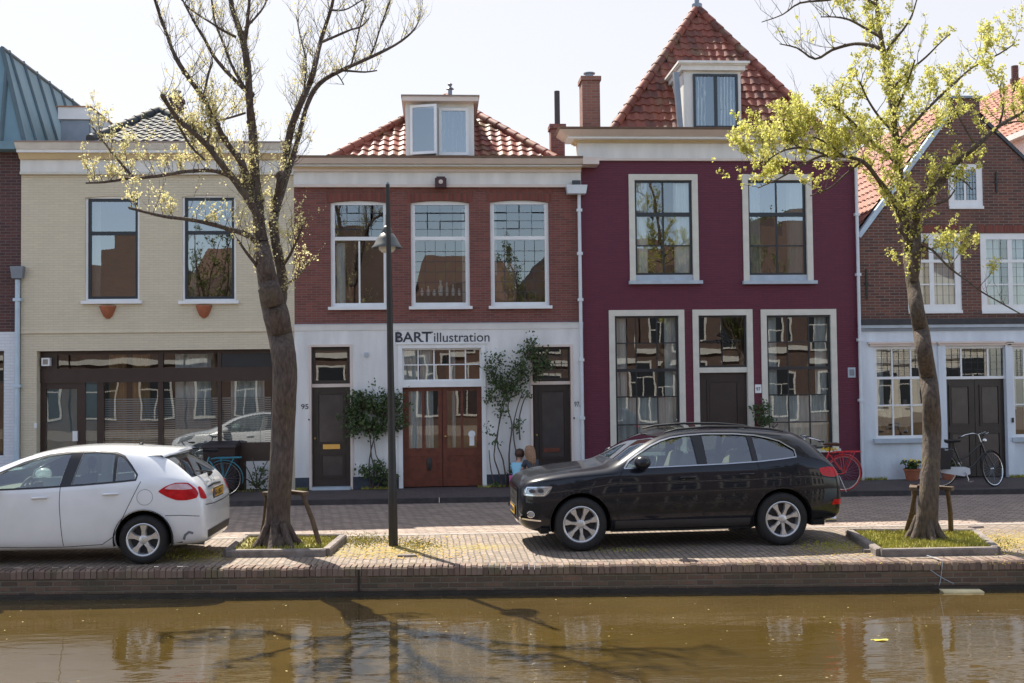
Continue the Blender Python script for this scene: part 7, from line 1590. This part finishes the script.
x_, z_ = P(912, 470, -.28); pot_plant(x_, -.28, 'terracotta pot with small yellow flowers against the pale wall beside the leafy tree', .17, .24, yel, 7)
x_, z_ = P(949, 472, -.28); pot_plant(x_, -.25, 'wide terracotta pot without flowers behind the black bicycle beside the dark double door', .19, .26, None, 8)

# ================================================================== bicycles
def bicycle(label, frame, tyre, loc, rz, steer=0.0, lean=0.0, skirt=None, group=None, chaincase=None, basket=False, fender=None, rim='chrome'):
    """local: travels towards +x, wheels touch z=0; rear hub at x=0, front hub at x=1.08"""
    o = empty('bicycle', loc, rz, label, 'bicycle', group); o.rotation_euler = (lean, 0, rz); R = .345; fr = MT[frame] if isinstance(frame, str) else frame
    def wheel_at(hx, M):
        mb = MB(); mb.lathe([(.022, -.04), (.03, -.02), (.022, 0), (.03, .02), (.022, .04)], 12, M); w_ = mb.build('wheel', MT[rim], o, smooth=40, local=True)
        mb = MB(); mb.tube([M @ Vector((R*.965*math.cos(a), R*.965*math.sin(a), 0)) for a in [i*2*math.pi/40 for i in range(41)]], .019, 7, cap=False); mb.build('tyre', MT[tyre] if isinstance(tyre, str) else tyre, w_, smooth=60, local=True)
        mb = MB(); mb.lathe([(R*.90, -.012), (R*.925, -.014), (R*.925, .014), (R*.90, .012), (R*.90, -.012)], 40, M); mb.build('rim', MT[rim], w_, smooth=40, local=True)
        mb = MB()
        for k in range(28):
            a = 2*math.pi*k/28; a2 = a+(.35 if k % 2 else -.35); mb.tube([M @ Vector((.024*math.cos(a2), .024*math.sin(a2), .02 if k % 4 < 2 else -.02)), M @ Vector((R*.90*math.cos(a), R*.90*math.sin(a), 0))], .0018, 3, cap=False)
        mb.build('spokes', MT['zinc'], w_, local=True)
    Mr = Matrix.Translation((0, 0, R)) @ Matrix.Rotation(R_(90), 4, 'X'); head_t, head_b = Vector((.80, 0, .88)), Vector((.88, 0, .66)); axis = (head_t-head_b).normalized()
    S = Matrix.Translation(head_b) @ Matrix.Rotation(steer, 4, axis) @ Matrix.Translation(-head_b)
    Mf = S @ Matrix.Translation((1.06, 0, R)) @ Matrix.Rotation(R_(90), 4, 'X'); wheel_at(0, Mr); wheel_at(1, Mf)
    bb = Vector((.46, 0, .30)); st_ = Vector((.27, 0, .78)); mb = MB(); T = mb.tube
    T([bb, st_], .016, 8); T([head_b+axis*.02, Vector((.66, 0, .42)), bb], .019, 8); T([head_t-axis*.03, Vector((.55, 0, .62)), Vector((.36, 0, .52))], .015, 8); T([head_t, head_b], .021, 8)
    for s_ in (-1, 1): T([Vector((0, s_*.05, R)), Vector((.40, s_*.03, .31))], .010, 6); T([Vector((0, s_*.05, R)), Vector((.27, s_*.02, .70))], .009, 6)
    mb.build('frame', fr, o, smooth=60, local=True)
    mb = MB()
    hb = S @ head_b; hub = S @ Vector((1.06, 0, R))
    for s_ in (-1, 1): off = S @ (Vector((1.06, s_*.055, R)))-hub; mb.tube([hb+off*.5, hb+(hub-hb)*.5+off, hub+off], .012, 6)
    mb.build('fork', fr, o, smooth=60, local=True)
    mb = MB(); ht = S @ (head_t+axis*.16); m0 = S @ head_t; mb.tube([m0, ht], .013, 7)
    for s_ in (-1, 1): mb.tube([ht, S @ (head_t+axis*.19+Vector((.04, s_*.13, .01))), S @ (head_t+axis*.18+Vector((-.05, s_*.26, .0))), S @ (head_t+axis*.15+Vector((-.22, s_*.27, -.02)))], .012, 7)
    hbo = mb.build('handlebar', MT['chrome'], o, smooth=60, local=True)
    for s_ in (-1, 1):
        mb = MB(); mb.tube([S @ (head_t+axis*.155+Vector((-.12, s_*.267, -.01))), S @ (head_t+axis*.148+Vector((-.24, s_*.27, -.022)))], .018, 8); mb.build('grip', MT['plastic'], hbo, smooth=60, local=True)
    mb = MB(); mb.sphere(S @ (head_t+Vector((.12, 0, .03))), .045, 7); mb.build('headlight', MT['chrome'], o, smooth=60, local=True)
    mb = MB(); mb.tube([st_, st_+Vector((-.02, 0, .12))], .013, 7); sx_ = st_.x-.03; zz = .93
    mb.add([(sx_-.14, -.10, zz), (sx_-.14, .10, zz), (sx_+.02, .08, zz), (sx_+.16, .02, zz-.01), (sx_+.16, -.02, zz-.01), (sx_+.02, -.08, zz), (sx_-.13, -.08, zz-.06), (sx_-.13, .08, zz-.06), (sx_+.02, .05, zz-.05), (sx_+.15, .012, zz-.04), (sx_+.15, -.012, zz-.04), (sx_+.02, -.05, zz-.05)],
           [(0, 1, 2, 3, 4, 5), (11, 10, 9, 8, 7, 6), (0, 6, 7, 1), (1, 7, 8, 2), (2, 8, 9, 3), (3, 9, 10, 4), (4, 10, 11, 5), (5, 11, 6, 0)]); mb.build('saddle', plain('brown_saddle', (.10, .045, .03), .5, .2, 8) if tyre != 'tyre' else MT['plastic'], o, smooth=50, local=True)
    mb = MB(); zr_ = .76
    for s_ in (-1, 1): mb.tube([(.24, s_*.03, zr_-.02), (.15, s_*.07, zr_), (-.30, s_*.07, zr_), (-.34, s_*.04, zr_)], .008, 6); mb.tube([(-.20, s_*.07, zr_), (0, s_*.06, R)], .007, 6); mb.tube([(.05, s_*.07, zr_), (0, s_*.06, R)], .006, 6)
    for k in range(5): mb.tube([(.12-.1*k, -.07, zr_), (.12-.1*k, .07, zr_)], .006, 5)
    mb.build('luggage_rack', fr if not isinstance(frame, str) else MT['plastic'], o, smooth=60, local=True)
    fm_ = fender or fr; mb = MB()
    def fend(M, a0, a1, w_=.026):
        n = 18; vs = []
        for i in range(n+1):
            a = a0+(a1-a0)*i/n
            for t_, rr2 in ((-w_, R+.018), (0, R+.030), (w_, R+.018)): vs.append(M @ Vector((rr2*math.cos(a), rr2*math.sin(a), t_)))
        mb.add(vs, [(3*i+k, 3*i+k+1, 3*i+k+4, 3*i+k+3) for i in range(n) for k in (0, 1)])
    fend(Mr, R_(60) if True else 0, R_(195)); fend(Mf, R_(35), R_(150)); mb.build('mudguards', fm_, o, smooth=60, local=True)
    mb = MB(); c_ = chaincase or MT['plastic']
    mb.add([(.56, -.06, .37), (.57, -.06, .26), (.45, -.06, .215), (0, -.06, R-.055), (-.06, -.06, R-.02), (-.05, -.06, R+.045), (.02, -.06, R+.06), (.47, -.06, .40), (.56, -.035, .37), (.57, -.035, .26), (.45, -.035, .215), (0, -.035, R-.055), (-.06, -.035, R-.02), (-.05, -.035, R+.045), (.02, -.035, R+.06), (.47, -.035, .40)],
           [tuple(range(8)), tuple(range(15, 7, -1))]+[(i, (i+1) % 8, 8+(i+1) % 8, 8+i) for i in range(8)]); mb.build('chain_case', c_, o, local=True)
    mb = MB(); mb.tube([bb+Vector((0, -.075, 0)), bb+Vector((.06, -.085, -.155))], .012, 6); mb.tube([bb+Vector((0, .07, 0)), bb+Vector((-.06, .08, .155))], .012, 6); mb.box(bb.x+.0, bb.x+.11, -.19, -.09, bb.z-.175, bb.z-.15); mb.box(bb.x-.11, bb.x+.0, .085, .19, bb.z+.145, bb.z+.17); mb.build('cranks', MT['chrome'], o, smooth=50, local=True)
    mb = MB(); mb.tube([(.10, .05, .30), (.02, .20, .012)], .009, 6); mb.build('kickstand', MT['chrome'], o, local=True)
    if skirt:
        for s_ in (-1, 1):
            mb = MB(); mb.box(-.22, .12, s_*.085, s_*.20, .38, .74); mb.box(-.23, .13, s_*.205, s_*.212, .55, .75); mb.build('pannier', skirt, o, local=True)
    return o
red = plain('red_bicycle_paint', (.62, .012, .02), .3, .05, 6, coat=.4); teal = plain('teal_bicycle_paint', (.02, .22, .30), .35, .05, 6, coat=.4); blk = plain('black_bicycle_paint', (.015, .015, .017), .3, .05, 6, coat=.5)
redt = plain('red_tyre', (.42, .04, .05), .7, .1, 9)
yb = -1.05
rx_, ry_ = G(843.5, 491, .10); b1 = bicycle('bright red bicycle with red tyres parked behind the tail of the black car', red, redt, (rx_, ry_, .10), math.pi, steer=.2, lean=-.05, rim='chrome')
# flowers in the red bicycle's saddle garland
mb = MB(); 
for k in range(14): mb.sphere(Vector((.12+.02*k+random.uniform(-.02, .02), -.09, .80+.02*math.sin(k*1.7))), .022, 4)
mb.build('garland', yel, b1, local=True)
bx0, by0 = G(940.5, 487, .10); b2 = bicycle('black city bicycle with white mudguards and its front wheel turned, before the dark double door', blk, 'tyre', (bx0, by0, .10), R_(-3), steer=R_(34), lean=.07, skirt=MT['plastic'], chaincase=MT['pipe_white'], fender=MT['plastic'])
tx, ty = G(223, 497, .10); b3 = bicycle('teal bicycle leaning by the dark shopfront behind the white hatchback', teal, 'tyre', (tx, ty+.1, .10), math.pi+.06, steer=.3, lean=-.06)
tx, ty = G(200, 489, .10); b4 = bicycle('dark bicycle standing behind the white hatchback, farthest left of the bicycles', blk, 'tyre', (tx, ty+.35, .10), math.pi-.05, steer=-.3, lean=-.04)

# ------------------------------------------------------------------ wheelie bin
x0, z0 = P(234, 488, -.40); o = empty('wheelie_bin', (x0-.30, -.06, PV), 0, 'dark brown wheelie bin standing on the pavement before the shopfront behind the teal bicycle', 'bin')
mb = MB(); a, b_, h = .27, .32, .92
mb.add([(-a, -.28, .06), (a, -.28, .06), (a, .20, .06), (-a, .20, .06), (-b_, -.34, h), (b_, -.34, h), (b_, .30, h), (-b_, .30, h)], [(0, 3, 2, 1), (0, 1, 5, 4), (1, 2, 6, 5), (2, 3, 7, 6), (3, 0, 4, 7), (4, 5, 6, 7)]); binm = plain('brown_bin_plastic', (.025, .012, .012), .5, .12, 6); mb.build('bin_body', binm, o, local=True)
mb = MB(); mb.add([(-.34, -.37, h), (.34, -.37, h), (.34, .33, h), (-.34, .33, h), (-.33, -.35, h+.05), (.33, -.35, h+.05), (.31, .30, h+.10), (-.31, .30, h+.10)], [(0, 3, 2, 1), (4, 5, 6, 7), (0, 1, 5, 4), (1, 2, 6, 5), (2, 3, 7, 6), (3, 0, 4, 7)]); mb.tube([(-.28, .36, h+.03), (.28, .36, h+.03)], .018, 8); mb.build('lid', binm, o, local=True)
for s_ in (-1, 1): mb = MB(); mb.lathe([(.001, -.025), (.10, -.025), (.10, .025), (.001, .025)], 18, Matrix.Translation((s_*.29, .20, .10)) @ Matrix.Rotation(R_(90), 4, 'Y')); mb.build('wheel', MT['tyre'], o, smooth=40, local=True)

# ================================================================== children
def skin_mesh(pts, edges, rad, root=0, sub=2):
    me = bpy.data.meshes.new('s'); me.from_pydata(pts, edges, []); ob = bpy.data.objects.new('s', me); COL.objects.link(ob)
    md = ob.modifiers.new('k', 'SKIN'); md.use_smooth_shade = True
    for i, v in enumerate(me.skin_vertices[0].data):
        r = rad[i]; v.radius = (r, r) if not isinstance(r, tuple) else r; v.use_root = (i == root)
    s = ob.modifiers.new('u', 'SUBSURF'); s.levels = sub; s.render_levels = sub
    dg = bpy.context.evaluated_depsgraph_get(); m2 = bpy.data.meshes.new_from_object(ob.evaluated_get(dg)); bpy.data.objects.remove(ob); m2.shade_smooth(); return m2
MT['skin'] = plain('skin', (.52, .30, .22), .55, .06, 8)
def mesh_obj(name, me, mat, parent):
    me.materials.clear(); me.materials.append(mat); o = bpy.data.objects.new(name, me); COL.objects.link(o); o.parent = parent; return o
def child(label, loc, rz, shirt, legs, hairm, longhair, s=1.0):
    """sitting on the step or the ground, local +y is the way the child faces"""
    o = empty('person', loc, rz, label, 'person'); o.scale = (s, s, s)
    pel, ch_, nk, hd = (0, 0, .12), (0, .06, .36), (0, .08, .47), (0, .11, .56)
    pts = [pel, (0, .03, .24), ch_, nk, (0, .10, .52), (0, .12, .60),
           (-.07, .02, .12), (-.10, .26, .27), (-.09, .36, .05), (-.09, .46, .03), (.07, .02, .12), (.10, .26, .27), (.09, .36, .05), (.09, .46, .03),
           (-.11, .06, .41), (-.16, .10, .27), (-.10, .27, .22), (-.08, .33, .22), (.11, .06, .41), (.16, .10, .27), (.10, .27, .22), (.08, .33, .22)]
    ed = [(0, 1), (1, 2), (2, 3), (3, 4), (4, 5), (0, 6), (6, 7), (7, 8), (8, 9), (0, 10), (10, 11), (11, 12), (12, 13), (2, 14), (14, 15), (15, 16), (16, 17), (2, 18), (18, 19), (19, 20), (20, 21)]
    rad = [.085, .08, .085, .035, .05, .075, .06, .042, .028, .025, .06, .042, .028, .025, .038, .028, .02, .02, .038, .028, .02, .02]
    me = skin_mesh(pts, ed, rad); mesh_obj('body', me, MT['skin'], o)
    # head shape, face, ears
    hb = MB(); hb.sphere((0, .115, .585), .082, 10, (.88, 1.0, 1.08)); hb.sphere((0, .198, .575), .012, 5); hb.sphere((-.075, .11, .58), .016, 5, (.5, 1, 1)); hb.sphere((.075, .11, .58), .016, 5, (.5, 1, 1)); ho = hb.build('head', MT['skin'], o, smooth=70, local=True)
    for s_ in (-1, 1): e = MB(); e.sphere((s_*.028, .188, .595), .009, 5); e.build('eye', MT['sign_paint'], ho, local=True)
    e = MB(); e.tube([(-.02, .190, .552), (0, .194, .549), (.02, .190, .552)], .004, 5); e.build('mouth', plain('lips', (.45, .12, .10), .5, .1, 9), ho, local=True)
    # shirt and trousers hug the body
    sh = skin_mesh([(0, .01, .14), (0, .03, .25), (0, .06, .37), (0, .075, .44), (-.11, .06, .405), (-.15, .09, .31), (.11, .06, .405), (.15, .09, .31)], [(0, 1), (1, 2), (2, 3), (2, 4), (4, 5), (2, 6), (6, 7)], [.105, .095, .10, .05, .052, .044, .052, .044]); mesh_obj('shirt', sh, shirt, o)
    tr = skin_mesh([(0, 0, .12), (-.07, .03, .12), (-.10, .25, .27), (-.09, .34, .09), (.07, .03, .12), (.10, .25, .27), (.09, .34, .09)], [(0, 1), (1, 2), (2, 3), (0, 4), (4, 5), (5, 6)], [.10, .075, .055, .040, .075, .055, .040]); mesh_obj('trousers', tr, legs, o)
    for s_ in (-1, 1):
        f = MB(); f.sphere((s_*.09, .43, .035), .04, 6, (.8, 1.6, .8)); f.build('shoe', MT['white_paint'], o, smooth=60, local=True)
        f = MB()
        for k in range(4): f.tube([(s_*.08+(k-1.5)*.010, .33, .222), (s_*.08+(k-1.5)*.012, .355+.004*(k % 2), .222), (s_*.08+(k-1.5)*.012, .372+.004*(k % 2), .212)], .0052, 5)
        f.tube([(s_*.08-s_*.016, .325, .222), (s_*.08-s_*.028, .34, .215), (s_*.08-s_*.026, .352, .21)], .0058, 5); f.build('fingers', MT['skin'], o, smooth=60, local=True)
    h = MB(); h.lathe([(.001, .095), (.05, .082), (.082, .045), (.090, 0), (.080, -.045), (.05, -.06)], 16, Matrix.Translation((0, .100, .60)), 0, math.pi*.92, math.pi*2.08); h.lathe([(.001, .095), (.05, .082), (.078, .052)], 16, Matrix.Translation((0, .100, .60)))
    if longhair: 
        for k in range(15): a = math.pi+math.pi*k/14; h.tube([(.078*math.cos(a), .10+.085*math.sin(a), .62), (.088*math.cos(a), .095+.095*math.sin(a), .54), (.080*math.cos(a)*.9, .06+.10*math.sin(a)*.9, .44+.02*math.sin(k*2.3)), (.05*math.cos(a), .04+.09*math.sin(a)*.8, .36+.035*math.sin(k*1.9))], [.016, .019, .016, .004], 6)
    h.build('hair', hairm, o, smooth=70, local=True)
    return o
cxx, cyy = G(512, 489.5, .10)
child('small child with short brown hair in a light blue shirt sitting on the pavement', (cxx+.13, cyy+.35, PV), R_(-35), plain('light_blue_shirt', (.30, .60, .76), .8, .06, 9), plain('pink_trousers', (.62, .12, .32), .8, .08, 9), plain('brown_hair', (.07, .032, .02), .6, .2, 30), False, 1.15)
x_, y_ = G(530, 488, .10)
child('long haired child in a dark grey top sitting behind the black car bonnet', (x_+.06, -.45, PV+.05), R_(25), plain('dark_grey_top', (.05, .06, .075), .8, .08, 9), plain('blue_jeans', (.05, .07, .13), .8, .08, 9), plain('light_brown_hair', (.32, .18, .10), .5, .35, 45), True, 1.18)
# ================================================================== the opposite bank, seen only in panes, paint and water
YB = -22.6
sheet('opposite_quay', [(-60, -60), (60, -60), (60, YB), (-60, YB)], .02, MT['pave_sun'])
mb = MB(); mb.add([(-60, YB, -1.6), (60, YB, -1.6), (60, YB, .02), (-60, YB, .02)], [(0, 3, 2, 1)]); qo = empty('opposite_quay_wall', (0, YB, 0), 0, 'brick quay wall of the opposite bank behind the viewer', 'wall'); mb.build('wall', MT['quay_brick'], qo, recalc=False)
MT['far_tile'] = tilemat('far_brown_tiles', [(.09, .055, .045), (.12, .07, .055)], .8)
def far_house(x0, x1, h, gable, wallm, trim, label, nwin, seed):
    Y = -31.5; rr = random.Random(seed); xm = (x0+x1)/2; o = empty('canal_house', (xm, Y, 0), 0, label, 'house', 'houses on the opposite bank')
    gt = h+gable; pts = [(x0, 0), (x1, 0), (x1, h)]
    if gable > 1.6:           # stepped gable
        n = 4; 
        for k in range(n): pts += [(x1-(x1-x0)*.12*(k+.0), h+gable*(k+0)/n)] if k else []; pts += [(x1-(x1-x0)*.12*k, h+gable*(k+1)/n) if k else (x1, h+gable/n)]
        m = [(2*xm-p[0], p[1]) for p in pts[2:]][::-1]; pts += m
    else: pts += [(x1, h+gable*.2), (xm+.8, gt), (xm-.8, gt), (x0, h+gable*.2), (x0, h)]
    cl = []
    for p in pts:
        if not cl or (Vector(p)-Vector(cl[-1])).length > 1e-4: cl.append(p)
    mb = MB(); mb.prism(cl, Y-8, Y); mb.build('wall', wallm, o)
    if gable <= 1.6: mb = MB(); mb.add([(x0, Y-.1, h+.2), (x1, Y-.1, h+.2), (x1-.6, Y-3.5, h+2.8), (x0+.6, Y-3.5, h+2.8)], [(0, 1, 2, 3)]); mb.build('roof', MT['far_tile'], o, recalc=False)
    W_ = (x1-x0)/nwin
    for fl, (z0, z1) in enumerate(((.5, 2.9), (3.9, 5.9), (6.7, 8.2))):
        if z1 > h+.2: continue
        for k in range(nwin):
            cx_ = x0+W_*(k+.5); ww = W_*.30
            f = MB(); f.box(cx_-ww, cx_+ww, Y+.0, Y+.06, z0, z1); fo = f.build('window', trim, o); g = MB()
            g.box(cx_-ww+.1, cx_-.03, Y+.062, Y+.066, z0+.1, z0+(z1-z0)*.6); g.box(cx_+.03, cx_+ww-.1, Y+.062, Y+.066, z0+.1, z0+(z1-z0)*.6); g.box(cx_-ww+.1, cx_+ww-.1, Y+.062, Y+.066, z0+(z1-z0)*.6+.06, z1-.1); g.build('pane', MT['black_frame'], fo)
    mb = MB(); mb.box(x0, x1, Y, Y+.10, 3.25, 3.5); mb.build('string_course', trim, o)
    return o
wb_ = plain('pale_render', (.55, .52, .45), .8, .08, 2)
MT['far_brick'] = brick('far_bank_brick', (.115, .065, .05), (.08, .048, .04), (.12, .10, .09))
MT['far_trim'] = plain('far_bank_trim', (.50, .49, .46), .6, .08, 4)
hs = [(-24, -18, 7.2, 1.2, MT['far_brick'], 3), (-17.9, -12.5, 6.6, 3.2, MT['far_brick'], 2), (-12.4, -6.6, 6.4, 1.2, MT['far_brick'], 3), (-6.5, -1.6, 7.4, 2.8, MT['far_brick'], 2), (-1.5, 4.4, 6.0, 1.0, MT['far_brick'], 3), (4.5, 9.6, 6.8, 2.6, MT['far_brick'], 2), (9.7, 15.6, 6.6, 1.2, MT['far_brick'], 3), (15.7, 21, 7.6, 3, MT['far_brick'], 2), (21.1, 28, 6.8, 1.2, wb_, 3)]
desc = ['low red brick', 'dark brick stepped', 'broad brown brick', 'tall dark brick stepped', 'low brown brick', 'mid brown brick stepped', 'wide brown brick', 'tallest dark brick stepped', 'wide pale rendered']
for i, (a, b_, h, g, m_, n) in enumerate(hs): far_house(a, b_, h, g, m_, MT['far_trim'], desc[i]+' house on the opposite bank, number %s from its left end' % ['one', 'two', 'three', 'four', 'five', 'six', 'seven', 'eight', 'nine'][i], n, i)
def far_tree(x, y, h, seed, label):
    T = Tree((x, y), y, seed); rr = T.rr; base = Vector((x, y, 0)); top = Vector((x+rr.uniform(-.4, .4), y, h*.55)); T.tr.tube([base, base.lerp(top, .5), top], [.2, .16, .12], 10)
    for k in range(17):
        a = rr.uniform(0, 6.28); e = rr.uniform(.5, 1.3); d = Vector((math.cos(a)*math.cos(e), math.sin(a)*math.cos(e), math.sin(e))); st_ = base.lerp(top, rr.uniform(.55, 1)); pts = [st_]
        for q in range(6): d = (d+Vector((rr.uniform(-.2, .2), rr.uniform(-.2, .2), rr.uniform(-.05, .25)))).normalized(); pts.append(pts[-1]+d*h*.085)
        T.br.tube(pts, [.07*(1-.8*i/6) for i in range(7)], 6); T.limbs.append((pts, [.03]*7))
    T.dense = lambda p: .3
    twigify(T, 3.2, lambda s, pts, lvl: [s.leafset(p, 3, .09, .05) for p in pts[1:] if s.rr.random() < .28], L0=(.4, .9), r0=.012, zmin=1)
    return T.build('bank_tree', label, MT['bark'], MT['far_leaf'], (x, y, 0))
far_tree(-9.5, -25.0, 8.5, 1, 'young green tree on the opposite bank, the left one'); far_tree(3.6, -25.2, 8.0, 2, 'young green tree on the opposite bank, the middle one'); far_tree(13.5, -25.0, 8.8, 3, 'young green tree on the opposite bank, the right one')
